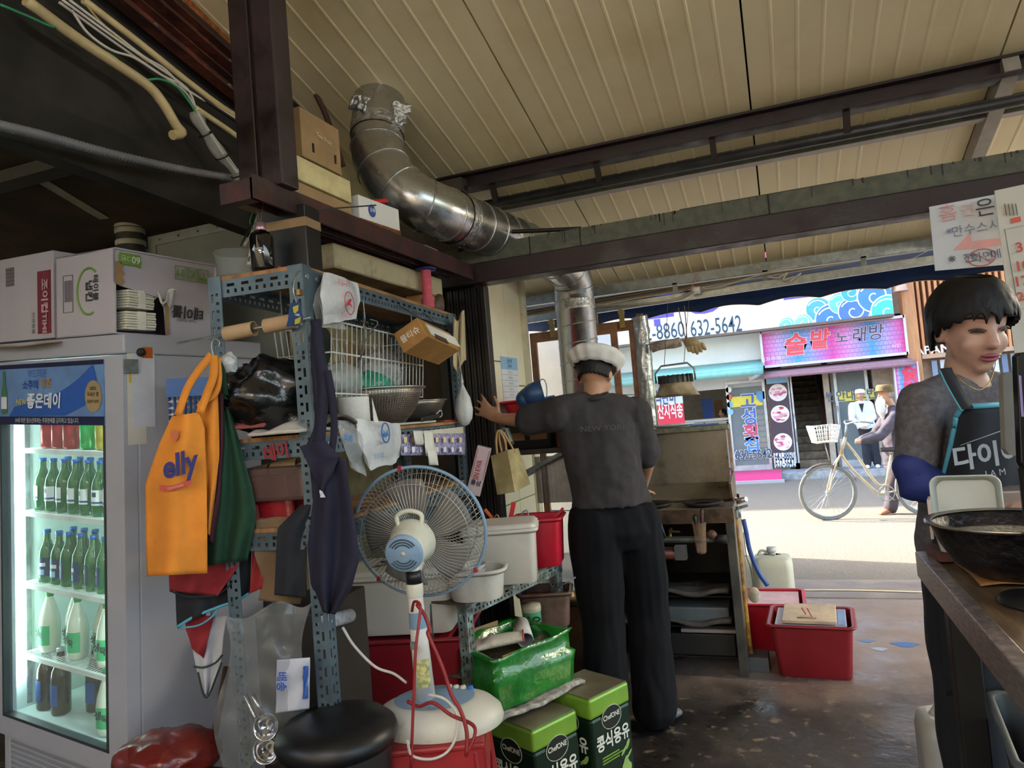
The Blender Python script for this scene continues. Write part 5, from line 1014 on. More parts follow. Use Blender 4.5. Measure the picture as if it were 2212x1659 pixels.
# ---- middle board
ZM = 1.45
def colander(c, r, h, nm, lb, m):
    t = thing(nm, lb, 'colander', c); T = MX.Translation(c)
    MB(T).lathe([(r*.45, 0), (r*.62, h*.08), (r*.82, h*.4), (r*.95, h*.8), (r*.99, h*.97)], n=56).build('bowl', m, t, solid=.0015); MB(T).lathe([(0, .001), (r*.45, .001)], n=40).build('base', m, t)
    MB(T).lathe([(r*.985, h*.95), (r*1.04, h*.97), (r*1.05, h), (r*1.03, h*1.02), (r*.99, h)], n=56).build('rim', mat('steel_rim', '#b0aca6', .3, .9), t); return t
def perfmat(nm, sc_):
    m = mat(nm, '#8d8378', .38, .8, var=.15); N = m.node_tree.nodes; Lk = m.node_tree.links; b = N['Principled BSDF']; tc = N.new('ShaderNodeTexCoord'); sp_ = N.new('ShaderNodeSeparateXYZ'); Lk.new(tc.outputs['Object'], sp_.inputs[0])
    at = N.new('ShaderNodeMath'); at.operation = 'ARCTAN2'; Lk.new(sp_.outputs[1], at.inputs[0]); Lk.new(sp_.outputs[0], at.inputs[1]); k = N.new('ShaderNodeMath'); k.operation = 'MULTIPLY'; k.inputs[1].default_value = sc_; Lk.new(at.outputs[0], k.inputs[0]); s1 = N.new('ShaderNodeMath'); s1.operation = 'SINE'; Lk.new(k.outputs[0], s1.inputs[0])
    kz = N.new('ShaderNodeMath'); kz.operation = 'MULTIPLY'; kz.inputs[1].default_value = 900; Lk.new(sp_.outputs[2], kz.inputs[0]); s2 = N.new('ShaderNodeMath'); s2.operation = 'SINE'; Lk.new(kz.outputs[0], s2.inputs[0]); mu = N.new('ShaderNodeMath'); mu.operation = 'MAXIMUM'; Lk.new(s1.outputs[0], mu.inputs[0]); Lk.new(s2.outputs[0], mu.inputs[1])
    gt = N.new('ShaderNodeMath'); gt.operation = 'GREATER_THAN'; gt.inputs[1].default_value = -.25; Lk.new(mu.outputs[0], gt.inputs[0]); Lk.new(gt.outputs[0], b.inputs['Alpha']); return m
cm = perfmat('perforated_steel', 110)
colander(sp(.13, .62, ZM), .20, .14, 'large_colander', 'large perforated steel colander on the middle board', cm)
colander(sp(.14, 1.02, ZM+.012), .145, .085, 'small_colander', 'smaller perforated steel colander at the far end of the middle board', cm)
c = sp(.03, .30, ZM); t = thing('paper_towel_roll', 'white paper towel roll with loose end on the middle board', 'paper roll', c); MB(MX.Translation(c)).lathe([(.02, .105), (.052, .105), (.053, .1), (.053, .002), (.02, .0)], n=28).build('roll', mat('towel_paper', '#d8d6cf', .9, bump=.2, bs=200, var=.03), t); MB(MX.Translation(c)).lathe([(.019, .0), (.019, .106)], n=18).build('core', M_core, t)
MB().sheet(lambda u, v: c + SX*(-.054+.0*u) + SY*(.03+.03*u*v) + ZZ*(.1-.11*v)+SX*(-.01*v*u), 6, 10).build('loose_sheet', MATS['towel_paper'], t, solid=.0008)
o = MB().box(sp(.06, .78, ZM+.006), (.10, .36, .008), R=RS).build('cutting_sheet', flat('#b8b2a4'), bevel=.002); tag(o, 'pale flat board in front of the colanders', 'board')
t = thing('clip_file', 'black clip file lying in front of the small colander', 'file', sp(.05, .93, ZM+.01)); MB().box(sp(.05, .90, ZM+.022), (.09, .2, .018), R=RS @ MX.Rotation(.06, 3, 'X')).build('cover', flat('#1c1c1e', .35), t, bevel=.004); MB().tube(curve([sp(.01, .96, ZM+.035), sp(.0, .99, ZM+.05), sp(.0, 1.0, ZM+.03), sp(.005, .98, ZM+.02)]), .004, 6).build('clip', M_galv, t)
o = MB().bar(sp(.1, .86, ZM+.07), sp(.08, 1.02, ZM+.10), .018, .010).build('orange_spatula_handle', flat('#d8682a', .4), bevel=.003); tag(o, 'orange spatula handle behind the small colander', 'spatula')
o = MB().box(sp(.04, 1.12, ZM+.004), (.06, .14, .006), R=RS).build('red_tray', flat('#a8402e'), bevel=.002); tag(o, 'thin red tray corner at the far end of the middle board', 'tray')
# black rubbish bag and cloths at the near end
crumple(sp(.20, .12, ZM+.115), (.13, .17, .11), 'black_bag', 'shiny black plastic bag stuffed into the near end of the shelving', mat('black_film', '#0d0d0f', .22, spec=.7, bump=.5, bs=18), am=.5, fq=7, seed=3)
crumple(sp(.26, .0, ZM+.2), (.035, .035, .05), 'clear_bag', 'white knotted bag end above the black bag', M_bagw, am=.5, fq=20, seed=6)
for k, (x, y, c, lb) in enumerate(((.10, .05, '#b8b2aa', 'folded pale cloth under the black bag'), (.06, .13, '#5a5048', 'folded grey-brown cloth beside the near post'), (.22, .07, '#8a4a42', 'folded reddish cloth under the black bag'))):
    o = MB().sheet(lambda u, v: sp(x-.08+.16*u, y-.10+.2*v, ZM+.004+.03*abs(sin(u*4+k))*sin(pi*v)+.012*k), 14, 14).build('folded_cloth', mat('cloth_%d' % k, c, .9), solid=.008); tag(o, lb, 'cloth')
# blue wall basket behind aprons
t = thing('blue_basket', 'blue and white slotted plastic basket hanging behind the aprons', 'basket', FT @ V((.06, .5, 1.3))); c0 = P(440, 890, 2.5)
MB().add([P(362, 818, 2.55), P(515, 812, 2.6), P(515, 850, 2.6), P(362, 858, 2.55)], [(0, 1, 2, 3)]).build('blue_band', flat('#2a62a8', .4), t, solid=.02)
for i in range(4): MB().cyl(P(365, 868+i*14, 2.55), P(515, 862+i*14, 2.6), .006, n=6).build('rung', flat('#c9d2da', .4), t)
for i in range(14): MB().cyl(P(366+i*11, 855, 2.55), P(368+i*11, 915, 2.55), .005, n=6).build('slat', flat('#2a4f8a', .4), t)
# ---- below the middle board
t = bag('printed_bag', 'white plastic bag with blue print hanging below the middle board', [(770, 905), (775, 960), (800, 1015)], [(862, 915), (868, 970), (858, 1000)], -.02, M_bagw)
stext('싱싱마트', 818, 985, .02, '#3a74b8', t); b = MB(); c = onSh(833, 935, -.062); b.tube([c + SY*(.028*cos(a)) + ZZ*(.032*sin(a)) for a in [i*pi/14 for i in range(28)]], .0025, 5, closed=True); b.build('round_logo', flat('#3a74b8'), t); b = MB(); b.poly([c + SY*x + ZZ*z for x, z in ((-.018, .012), (-.006, -.016), (.02, -.01), (.014, .012), (.002, -.002))]); b.build('logo_mark', flat('#3a74b8'), t)
t = bag('clear_bag', 'clear plastic bag with blue print hanging left of the white bag', [(728, 905), (735, 950), (760, 1010)], [(775, 910), (785, 960), (790, 1030)], .0, M_bagc); stext('비닐', 752, 945, .03, '#3a74b8', t, x=-.05, bold=.03)
t = thing('coupon_strip', 'purple sheet of printed coupons hung below the middle board', 'sheet', onSh(935, 985, -.03)); b = MB(); b.sheet(lambda u, v: onSh(866+138*u, 938-2*u+46*v, -.03-.006*sin(u*6)), 16, 4); b.build('sheet', mat('coupon_print', '#4a4478', .6, var=.3, vs=90, c2='#b0a8c4'), t, solid=.001)
for i in range(8):
    for j in range(2): MB().box(onSh(876+i*17, 950+j*21, -.04), (.001, .026, .02), R=RS).build('coupon', flat(('#d8c890', '#d8d8e0')[j]), t)
o = MB().box(sp(-.012, .98, 1.408), (.006, .46, .028), R=RS).build('price_rail', flat('#c8c0ac', .5)); tag(o, 'cream label rail along the far middle shelf edge', 'rail')
for k, (px, y0_, y1_, lb) in enumerate(((902, 930, 962, 'left short paper receipt stuck on the label rail'), (925, 930, 985, 'right paper receipt stuck on the label rail'), (932, 965, 1005, 'curled receipt hanging lowest under the label rail'))):
    o = MB().sheet(lambda u, v: onSh(px-10+20*u+5*v, y0_+(y1_-y0_)*v, -.05-.012*sin(v*3)), 4, 8).build('receipt', flat('#d5d3ca', .8), solid=.0006); tag(o, lb, 'receipt', 'receipts on the label rail')
# packages on the third board, kraft bag
t = thing('noodle_packs', 'clear pack with dark red lettering below the middle board', 'package', sp(.12, .09, 1.26)); MB().box(sp(.15, .10, 1.31), (.22, .20, .10), R=RS).build('pack', mat('clear_pack', '#5a4642', .2, alpha=.8), t, bevel=.012); text('데이', P(597, 978, 2.06), rb2-ra2, ZZ, .05, flat('#8a2430'), t, bold=.04)
for k, (y, x, a) in enumerate(((.05, .2, .05), (.11, .14, -.06), (.16, .1, .1), (.21, .14, -.1))):
    p = sp(x, y, 1.186); o = MB().box(p + ZZ*.075, (.17, .035, .15), R=RS @ MX.Rotation(a, 3, 'X')).build('red_package', mat('red_foil_pack', '#8a1c24', .25, spec=.7, var=.2, bump=.5, bs=14), bevel=.012); tag(o, 'upright red film-wrapped package on the lower board, %s' % ORD[k], 'package', 'red packages on the lower board')
t = thing('kraft_bag', 'brown kraft paper bag with dark lettering hanging at the shelving end', 'bag', P(610, 1290, 2.12)); drape('body', [(556, 1112), (560, 1200), (575, 1290)], [(665, 1118), (655, 1200), (650, 1290)], 2.13, mat('kraft_bag_paper', '#6f5a42', .85, var=.12, vs=8), t, .006, 1, solid=.05); text('ND', P(585, 1133, 2.10), IR, IU, .045, flat('#4a4a42'), t, bold=.01)
o = MB().box(sp(.21, .27, .62), (.20, .34, .58), R=RS).build('dark_carton', mat('dark_brown_carton', '#2a231e', .85), bevel=.006); tag(o, 'dark brown block added as shade on the lowest board behind the clear sack', 'carton')  # dark box added to stand for the shade under the shelving
t = thing('clear_ladle_bag', 'large clear plastic sack holding steel ladles beside the black stool', 'bag', P(580, 1655, 1.98)); 
def sack(s):
    return lambda u, v: P(484+(672-484)*u + (16*sin(v*7+u*3)) - 10*v*(1-u) - 60*v*u*(v), 1330-35*u+12*sin(u*9)+340*v, 1.99+s*(.05*sin(pi*u))*(.5+.5*v)+.015*nz((u*4, v*6, s), 1.5))
for s in (-1, 1): MB().sheet(sack(s), 30, 40).build('film', mat('clear_sack', '#8a8c8c', .15, alpha=.27, spec=.9, bump=.6, bs=22), t)
drape('printed_label', [(598, 1425), (596, 1540)], [(670, 1420), (668, 1530)], 1.97, flat('#b8bcc8'), t, .006, 1); text('배송', P(607, 1472, 1.95), -IU, IR, .03, flat('#2f4f9a'), t, bold=.03); drape('blue_stripe', [(655, 1440), (655, 1510)], [(664, 1438), (664, 1508)], 1.955, flat('#2f58a8'), t, .004, 1)
for k, (px, py, r, lb) in enumerate(((575, 1570, .035, 'upper steel ladle in the clear sack'), (575, 1620, .036, 'lower steel ladle in the clear sack'))):
    c = P(px, py, 1.96); t = thing('ladle', lb, 'ladle', c, group='ladles in the clear sack'); MB().lathe([(.001, -.022), (r*.5, -.02), (r*.85, -.008), (r, .005)], c, -FW + ZZ*.3, 24).build('bowl', mat('bright_steel', '#c4c6c8', .12, 1.), t, solid=.001); MB().cyl(c + V((-.01, 0, .03)), P(545 - 15*k, 1500, 1.97), .006, n=8).build('handle', MATS['bright_steel'], t)
o = MB().cyl(P(490, 1440, 2.3), P(460, 1605, 2.25), .011, n=10).build('broom_handle', mat('brown_stick', '#4a2f22', .6)); tag(o, 'brown broom handle leaning behind the clear sack', 'broom')
crumple(P(365, 1640, 2.2), (.14, .12, .075), 'red_net_bag', 'translucent red plastic bag of onions on the floor by the fridge', mat('red_film', '#7c1f14', .25, alpha=.75, spec=.7, bump=.5, bs=15), am=.3, fq=8, seed=12)
MB().box(P(365, 1690, 2.25), (.3, .25, .1)).build('x', M_black) if False else None
o = MB().bx(*[f(v) for v in ((P(365, 1659, 2.2).x),) for f in (lambda v: v-.2, lambda v: v+.2)], P(365, 1659, 2.2).y-.15, P(365, 1659, 2.2).y+.12, 0, P(365, 1690, 2.2).z).build('floor_crate', mat('dark_crate', '#2a2724', .7), bevel=.005); tag(o, 'dark crate under the red onion bag', 'crate')
c = P(722, 1340, 2.15); t = thing('newspaper_roll', 'rolled newspaper sticking out of the shelving', 'newspaper', c); MB().tube([P(700, 1345, 2.12), P(755, 1330, 2.3)], .022, 16).build('roll', mat('newsprint', '#a9aab0', .9, var=.5, vs=60, c2='#6a6c74', th=(.3, .5)), t); MB().tube([P(699, 1346, 2.115), P(730, 1337, 2.22)], .014, 12).build('inner_roll', MATS['newsprint'], t)
# ================================================================ FAN ON A STOOL
M_fw_ = mat('ivory_fan_plastic', '#d0cfbd', .45, var=.1, vs=7, c2='#b3b09a', th=(.25, .5)); M_fb = mat('blue_grey_fan_plastic', '#7f9bb5', .5, var=.08); M_chr = mat('dusty_chrome_wire', '#b4b3ad', .35, .7)
C1, C2 = P(872, 1196, 2.06), P(907, 1149, 2.24); FA = (C2-C1).normalized(); FU = (ZZ-FA*FA.z).normalized(); FR = FA.cross(FU); RG = .208
def fc(r, a, h): return C2 + FA*h + (FR*cos(a)+FU*sin(a))*r
zst = P(935, 1530, 2.12).z-.045
fan = thing('table_fan', 'old ivory and blue table fan seen from behind, standing on a red stool', 'fan', V((P(935, 1545, 2.12).x, P(935, 1545, 2.12).y, zst)))
g = MB(); NW = 84
for i in range(NW):
    a = 2*pi*i/NW; s = .12
    g.tube([fc(.062, a, -.075), fc(.12, a+s*.3, -.078), fc(.175, a+s*.7, -.058), fc(.203, a+s, -.02), fc(RG, a+s, 0)], .0011, 4, cap=False)
g.build('rear_guard', M_chr, fan)
g = MB()
for i in range(NW):
    a = 2*pi*i/NW+.03; s = -.12
    g.tube([fc(.055, a, .088), fc(.13, a+s*.4, .085), fc(.182, a+s*.8, .062), fc(.204, a+s, .022), fc(RG, a+s, 0)], .0011, 4, cap=False)
g.build('front_guard', M_chr, fan)
def ring(r, h, w_, m, nm): return MB().tube([fc(r, 2*pi*i/64, h) for i in range(64)], w_, 6, closed=True).build(nm, m, fan)
ring(RG+.003, 0, .0055, M_fb, 'rim'); ring(.172, -.062, .0014, M_chr, 'guard_ring'); ring(.172, .068, .0014, M_chr, 'guard_ring'); ring(.135, .086, .0013, M_chr, 'guard_ring'); ring(.062, -.076, .003, M_chr, 'guard_ring')
MB().lathe([(0, .092), (.055, .09), (.058, .084)], C2, FA, 28).build('front_badge', M_fb, fan)
for k in range(5):
    a0 = .25+k*2*pi/5
    MB().sheet(lambda u, v: fc(.03+.145*v, a0+(u-.5)*(1.0-.15*v)+.3*v, .02*(u-.5)*(1.4-v)-.005), 8, 8).build('blade', mat('smoky_blade', '#8b877f', .3, alpha=.72, var=.15), fan, solid=.002)
MB().lathe([(0, -.03), (.034, -.028), (.036, .02), (0, .026)], C2, FA, 24).build('hub', M_fw_, fan)
ML = (C2-C1).length
MB().lathe([(.056, -ML+.004), (.058, -ML+.01), (.060, -ML+.05), (.066, -ML+.085), (.072, -.085), (.068, -.076), (0, -.076)], C2, FA, 36).build('motor_housing', M_fw_, fan)
cap_ = MB().lathe([(0, -ML-.006), (.050, -ML-.006), (.055, -ML-.003), (.057, -ML+.006)], C2, FA, 36).build('rear_cap', M_fb, fan)
for sgn in (1, -1):
    for r in (.028, .036, .044):
        MB().tube([fc(r, sgn*(pi/2+q*(1.0 if r > .03 else .9)), -ML-.0065) for q in [-1+i/8 for i in range(17)]], .0022, 5).build('vent_slot', flat('#3d4a58', .7), cap_)
MB().lathe([(0, -.0085), (.006, -.008), (.007, -.006)], C1, FA, 12).build('screw', flat('#b9b49a'), cap_)
hp = [fc(.062, pi/2+q, -.09) for q in (.62, .6)] + [fc(.092, pi/2+.42, -.088), fc(.098, pi/2, -.088), fc(.092, pi/2-.42, -.088)] + [fc(.062, pi/2-.6, -.09)]
MB().tube(curve(hp), .007, 10).build('carry_handle', M_fw_, fan)
for a in (1.75, 3.9, 5.6): c = fc(RG+.004, a, 0); MB().box(c, (.012, .012, .016)).build('red_clip', flat('#a82a2e'), fan)
# pole
pt = P(893, 1238, 2.12); pb = V((pt.x+.004, pt.y+.01, zst+.05))
MB().limb([C1.lerp(C2, .55)-ZZ*.045, C1.lerp(C2, .5)-ZZ*.075, pt], [.036, .028, .019]).build('neck', M_fw_, fan)
MB().cyl(pt + ZZ*.008, pt-ZZ*.028, .0225, n=20).build('black_collar', flat('#1d1d20', .4), fan)
MB().lathe([(.0245, -.03), (.026, -.034), (.0255, -.065), (.0235, -.07)], pt, n=24).build('grip_sleeve', M_fw_, fan)
MB().tube([pt-ZZ*.06, pb], [.0225, .031], 24).build('pole', mat('fan_pole', '#cfcfc8', .4, var=.1), fan)
MB().tube([pt.lerp(pb, .28), pt.lerp(pb, .40)], [.0255, .0268], 20, cap=False).build('blue_band', M_fb, fan)
MB().sheet(lambda u, v: pt.lerp(pb, .62+.2*v) + (V((.5, -.85, 0)).normalized()*cos((u-.5)*1.4)+V((.85, .5, 0))*sin((u-.5)*1.4))*.0305, 8, 4).build('energy_label', mat('label_print', '#d8cf8a', .6, var=.5, vs=80, c2='#8a9a6a'), fan)
MB().sheet(lambda u, v: pt.lerp(pb, .83+.13*v) + (V((.5, -.85, 0)).normalized()*cos((u-.5)*1.2)+V((.85, .5, 0))*sin((u-.5)*1.2))*.0322, 8, 4).build('spec_label', flat('#8f9aa8'), fan)
# base: rounded shield
bc = V((P(935, 1545, 2.12).x, P(935, 1545, 2.12).y, zst)); ba = radians(22)
def br(a): return .165*(1+.10*cos(a-.3)+.06*cos(2*a+.4))
def rg(s, z): return [bc + MX.Rotation(ba, 3, 'Z') @ V((1.12*br(a)*s*cos(a), .92*br(a)*s*sin(a), 0)) + ZZ*z for a in [2*pi*i/48 for i in range(48)]]
def rings(b, rs, n=48, cap=True):
    vs = [p for r in rs for p in r]; k = len(rs)
    b.add(vs, [(i*n+j, i*n+(j+1) % n, (i+1)*n+(j+1) % n, (i+1)*n+j) for i in range(k-1) for j in range(n)], True)
    if cap: b.add(rs[-1], [tuple(range(n))]); b.add(rs[0], [tuple(reversed(range(n)))])
    return b
rings(MB(), [rg(.98, 0), rg(1.0, .012), rg(.97, .035), rg(.86, .056), rg(.6, .072), rg(.3, .08)]).build('base', mat('ivory_fan_base', '#d3d2c6', .4, var=.25, vs=14, c2='#a89f88', th=(.22, .4)), fan)
rings(MB(), [[p + V((.0, -.005, .004)) for p in rg(.62, .0735)], rg(.58, .080), rg(.3, .084)]).build('blue_control_panel', M_fb, fan)
for k in range(4): c = bc + MX.Rotation(ba, 3, 'Z') @ V((.05+.022*k, .055-.008*k, .078)); MB().lathe([(0, .012), (.008, .011), (.010, 0)], c, n=14).build('knob', M_fw_ if k < 3 else flat('#2f6fc0'), fan)
M_strap = flat('#8c1d22', .5)
def pstrap(nm, pts, d, r=.0045, d1=1.91): return MB().tube(pxc(pts, d, d1, 6), r, 6).build(nm, M_strap, fan)
pstrap('red_strap', [(890, 1320), (895, 1300), (908, 1308), (905, 1345), (898, 1405), (893, 1520), (888, 1660)], 2.06); pstrap('red_strap', [(900, 1305), (918, 1330), (930, 1365), (925, 1370), (955, 1440), (975, 1500), (995, 1535), (1008, 1580), (1008, 1630)], 2.04, .0055); pstrap('red_strap', [(880, 1515), (905, 1526), (935, 1518), (975, 1545), (1020, 1565), (1025, 1590), (1005, 1635)], 2.03, .005)
MB().box(P(894, 1395, 2.05), (.02, .006, .022)).build('buckle', M_galv, fan)
MB().tube(pxc([(880, 1600), (890, 1632), (930, 1640), (965, 1625), (985, 1590), (985, 1540), (960, 1510), (925, 1500)], 1.9, 2.02), .004, 7).build('power_cord', flat('#cfccc4'), fan)
o = MB().tube(pxc([(740, 1355), (765, 1395), (810, 1440), (850, 1455), (878, 1475)], 2.1, 2.12), .0042, 7).build('extension_cord', flat('#c9c6bf')); tag(o, 'white power cord running from the shelving to the fan', 'cord')
# red stool
t = thing('red_stool', 'red plastic stool carrying the fan', 'stool', V((bc.x, bc.y, 0))); M_rs = mat('red_stool_plastic', '#9c2228', .42, var=.1, vs=6)
sb = MB().box(bc-ZZ*.012, (.31, .31, .022), rz=ba).build('seat', M_rs, t, bevel=.008)
for a, b_ in ((1, 1), (1, -1), (-1, 1), (-1, -1)):
    R_ = MX.Rotation(ba, 3, 'Z'); q0 = bc + R_ @ V((a*.13, b_*.13, -.02)); q1 = V((bc.x, bc.y, 0)) + R_ @ V((a*.175, b_*.175, .0)); MB().bar(q0, q1, .05, .04).build('leg', M_rs, t, bevel=.008)
for k in range(4):
    R_ = MX.Rotation(ba+k*pi/2, 3, 'Z'); q = [bc + R_ @ V((x, -.150-.006*(z < -.05), z)) for x, z in [(-.15, -.018), (.15, -.018), (.155, -.20), (.10, -.20)] + [(.10*cos(i*pi/8), -.20+.1*sin(i*pi/8)) for i in range(1, 8)] + [(-.10, -.20), (-.155, -.20)]]; MB().poly(q).build('apron_panel', M_rs, t, solid=.006)
# black round stool
c = P(726, 1555, 1.92); t = thing('black_stool', 'black round padded stool in front of the shelving', 'stool', V((c.x, c.y, 0))); T = MX.Translation(V((c.x, c.y, 0))); zz = c.z
MB(T).lathe([(0, zz+.012), (.085, zz+.010), (.135, zz), (.158, zz-.02), (.164, zz-.04), (.157, zz-.06), (.14, zz-.066)], n=48).build('cushion', mat('black_vinyl', '#121214', .38, spec=.5, var=.15), t)
MB(T).lathe([(.138, zz-.06), (.14, zz-.08), (.135, 0), (0, 0)], n=40).build('drum', mat('black_drum', '#0f0f10', .6), t)
# ================================================================ TUBS
def rbox(x0, x1, y0, y1, z0, z1, taper=.9, r=.03, n=6, T=None):   # rounded, tapered open tub rings (bottom to top)
    def loop(s, z, e=0):
        cx, cy = (x0+x1)/2, (y0+y1)/2; hx_, hy_ = (x1-x0)/2*s+e, (y1-y0)/2*s+e; out = []
        for qx, qy, a0 in ((1, 1, 0), (-1, 1, pi/2), (-1, -1, pi), (1, -1, 3*pi/2)):
            for i in range(n+1): a = a0+pi/2*i/n; out.append(V((cx+qx*(hx_-r)+r*cos(a), cy+qy*(hy_-r)+r*sin(a), z)))
        return [(T @ p) if T else p for p in out]
    return loop
def tub(nm, lb, cx, cy, z0, wx, wy, h, m, rz=0, taper=.88, rim=.012, cat='tub', rimm=None, group=None, r=.03):
    T = MX.Translation(V((cx, cy, z0))) @ MX.Rotation(rz, 4, 'Z'); t = thing(nm, lb, cat, T=T, group=group); lp = rbox(-wx/2, wx/2, -wy/2, wy/2, 0, h, r=r, T=T); n = 28
    b = MB(); rings(b, [lp(taper*.96, .0), lp(taper, .006), lp(.985, h)], n, cap=False); b.add(lp(taper*.96, 0), [tuple(reversed(range(n)))]); rings(b, [lp(.965, h), lp(taper*.96, .008)], n, cap=False); b.add(lp(taper*.96, .008), [tuple(range(n))]); b.build('shell', m, t)
    b = MB(); rings(b, [lp(.965, h-.001), lp(1.0, h-.014, rim*.4), lp(1.0, h-.002, rim), lp(.99, h+.004, rim*.5), lp(.965, h)], n, cap=False); b.build('rim', rimm or m, t)
    return t, T, lp
M_tw = mat('milky_plastic', '#d8d3c6', .38, var=.06, vs=4, sss=.05); M_tr = mat('dark_red_plastic', '#8e1f28', .38, var=.1, vs=5); M_tr2 = mat('bright_red_plastic', '#c41c34', .36, var=.08)
q = P(880, 1352, 2.84); zr = .318; t, T, lp = tub('red_tub', 'deep dark red tub with thick rim behind the fan', q.x, q.y, zr, .51, .36, q.z-zr, M_tr, radians(14), rim=.02)
MB(T).bx(-.20, .20, -.15, .15, q.z-zr-.06, q.z-zr-.012).build('lid', M_tr, t, bevel=.01)
t, T, lp = tub('white_bin', 'large milky white bin standing on the red tub behind the fan', q.x+.005, q.y, q.z+.006, .44, .30, .22, M_tw, radians(14), taper=.93)
n = 28; rings(MB(), [lp(.99, .222), lp(1.0, .23, .008), lp(.98, .242), lp(.9, .244)], n).build('lid', M_tw, t); MB().tube(curve([T @ V((-.12, -.08, .248)), T @ V((-.05, -.02, .25)), T @ V((-.1, .03, .248)), T @ V((.02, .05, .25))]), .003, 6).build('black_cord', M_black, t)
# low slotted rack
RA, RBp = V((-1.145, 2.383, .771)), V((-.992, 3.10, .773)); RE = (RBp-RA).normalized(); RN = V((-RE.y, RE.x, 0)); RL = (RBp-RA).length
t = thing('low_slotted_rack', 'low blue-grey slotted steel rack holding tubs beside the cook', 'rack', (RA+RBp)/2 + RN*.1 - ZZ*.77); M_ang2 = mat('pale_slotted_steel', '#8fa8a8', .5, .3, var=.3, vs=18, c2='#5a5c54')
for a in (0, RL-.05):
    for e, s in ((0, 1), (.20, -1)): angle('post', V(((RA+RE*a+RN*e).x, (RA+RE*a+RN*e).y, 0)), ZZ, RE*(1 if a == 0 else 1), RN*s, .77, t, .04, M_ang2)
for e, s in ((0, 1), (.20, -1)): angle('long_rail', RA + RN*e, RE, -ZZ, RN*s, RL, t, .042, M_ang2)
for z in (-.262,): angle('long_rail', RA + ZZ*z, RE, -ZZ, RN, RL, t, .042, M_ang2)
Rr = MX((RN, RE, ZZ)).transposed(); MB().box((RA+RBp)/2 + RN*.10 + ZZ*.004, (.20, RL, .008), R=Rr).build('board', mat('grimy_board', '#5e564a', .8, var=.4, vs=14), t); MB().box((RA+RBp)/2 + RN*.10 + ZZ*-.262, (.20, RL, .008), R=Rr).build('board', MATS['grimy_board'], t)
q = P(1085, 1205, 2.95); t, T, lp = tub('white_tub', 'large milky white tub with lid on the low rack', q.x, q.y, .781, .30, .24, .215, M_tw, radians(18), taper=.93); rings(MB(), [lp(.99, .217), lp(1.0, .224, .008), lp(.97, .236), lp(.9, .238)], 28).build('lid', M_tw, t)
q = P(1030, 1262, 2.68); t, T, lp = tub('white_tray', 'small white oval tray with bowls on the near end of the low rack', q.x, q.y, .781, .22, .17, .11, mat('white_tray_plastic', '#d5d2c8', .4), radians(18), r=.07)
for k in range(5): MB(T).lathe([(.03, .02+.016*k), (.055, .05+.016*k), (.06, .062+.016*k)], (-.02, 0, 0), n=22).build('bowl', flat('#d8d8d4', .35), t)
q = P(1168, 1200, 3.2); t, T, lp = tub('red_utensil_tub', 'red tub full of cooking utensils at the far end of the low rack', q.x, q.y, .781, .22, .20, .21, M_tr2, radians(10))
def uten(nm, lb, a, b_, d, m, w_=.014, tip=None):
    t = thing(nm, lb, 'utensil', P(*a, d), group='utensils in the red tub'); p, q_ = P(*a, d), P(*b_, d); MB().bar(p, q_, w_, .006, up=FW).build('handle', m, t, bevel=.002); MB().cyl(p + (p-q_)*.6, p, .004, n=6).build('shank', M_galv, t); return t
uten('orange_handle_tool', 'orange-handled tool leaning in the tubs behind the fan', (1068, 1125), (1047, 1100), 3.1, flat('#d85a1c', .4)); uten('red_spatula', 'tall red spatula with a hole in its handle', (1100, 1135), (1110, 1085), 3.1, flat('#b81c26', .4), .02); uten('red_spoon', 'red spoon handle at the right of the red tub', (1192, 1125), (1217, 1097), 3.15, flat('#a81c26', .4), .012)
t = thing('steel_tongs', 'steel tongs standing in the red tub', 'tongs', P(1130, 1135, 3.12), group='utensils in the red tub')
for s in (-1, 1): MB().tube(pxc([(1130+s*10, 1140), (1130+s*7+4, 1118), (1135+s*5, 1106), (1138, 1102)], 3.12), .004, 6).build('arm', M_galv, t)
MB().tube(pxc([(1060, 1138), (1072, 1112), (1080, 1125), (1085, 1140)], 3.08), .004, 6).build('tongs_loop', mat('bronze_tongs', '#7a5a44', .4, .6), t)
# white bowl under utensils
# ---------------------------------------------------------------- green bag box on oil cans
a_ = V((.19, .37, 0)).normalized(); b__ = V((-a_.y, a_.x, 0)); K0 = V((-1.035, 2.345, .405)); GL, GW, GH = .40, .33, .20
TG = MX(((a_.x, b__.x, 0, K0.x), (a_.y, b__.y, 0, K0.y), (0, 0, 1, K0.z), (0, 0, 0, 1)))
t = thing('green_lined_carton', 'cardboard box lined with a shiny green bag, full of rubbish', 'box', T=TG); M_gb = mat('shiny_green_bag', '#1f7a26', .22, spec=.7, var=.25, vs=6, bump=.7, bs=16)
def gl(s, z, e=0, k=0): 
    out = []
    for i in range(60):
        f = i/60*4; sd = int(f); u = f-sd
        x, y = ((u, 0), (1, u), (1-u, 1), (0, 1-u))[sd]
        p = V(((x-.5)*(GL*s+2*e)+GL/2, (y-.5)*(GW*s+2*e)+GW/2, z)); w_ = nz(p, 11, k); out.append(TG @ (p + V((.012*w_, .012*nz(p, 9, k+3), .025*nz(p, 8, k+5) if z > .12 else .0))))
    return out
rings(MB(), [gl(.98, .0), gl(1.0, .01), gl(1.01, .08), gl(1.0, .118, .012, 1), gl(.98, .13, .002, 2), gl(.97, .175, .0, 3), gl(.985, .195, .008, 3), gl(.94, .18, -.01, 4), gl(.92, .08, 0, 5)], 60, cap=False).build('green_liner', M_gb, t)
MB(TG).bx(.02, GL-.02, .02, GW-.02, .005, .105).build('rubbish_bed', mat('rubbish_grey', '#6a675f', .8, var=.5, vs=20), t)
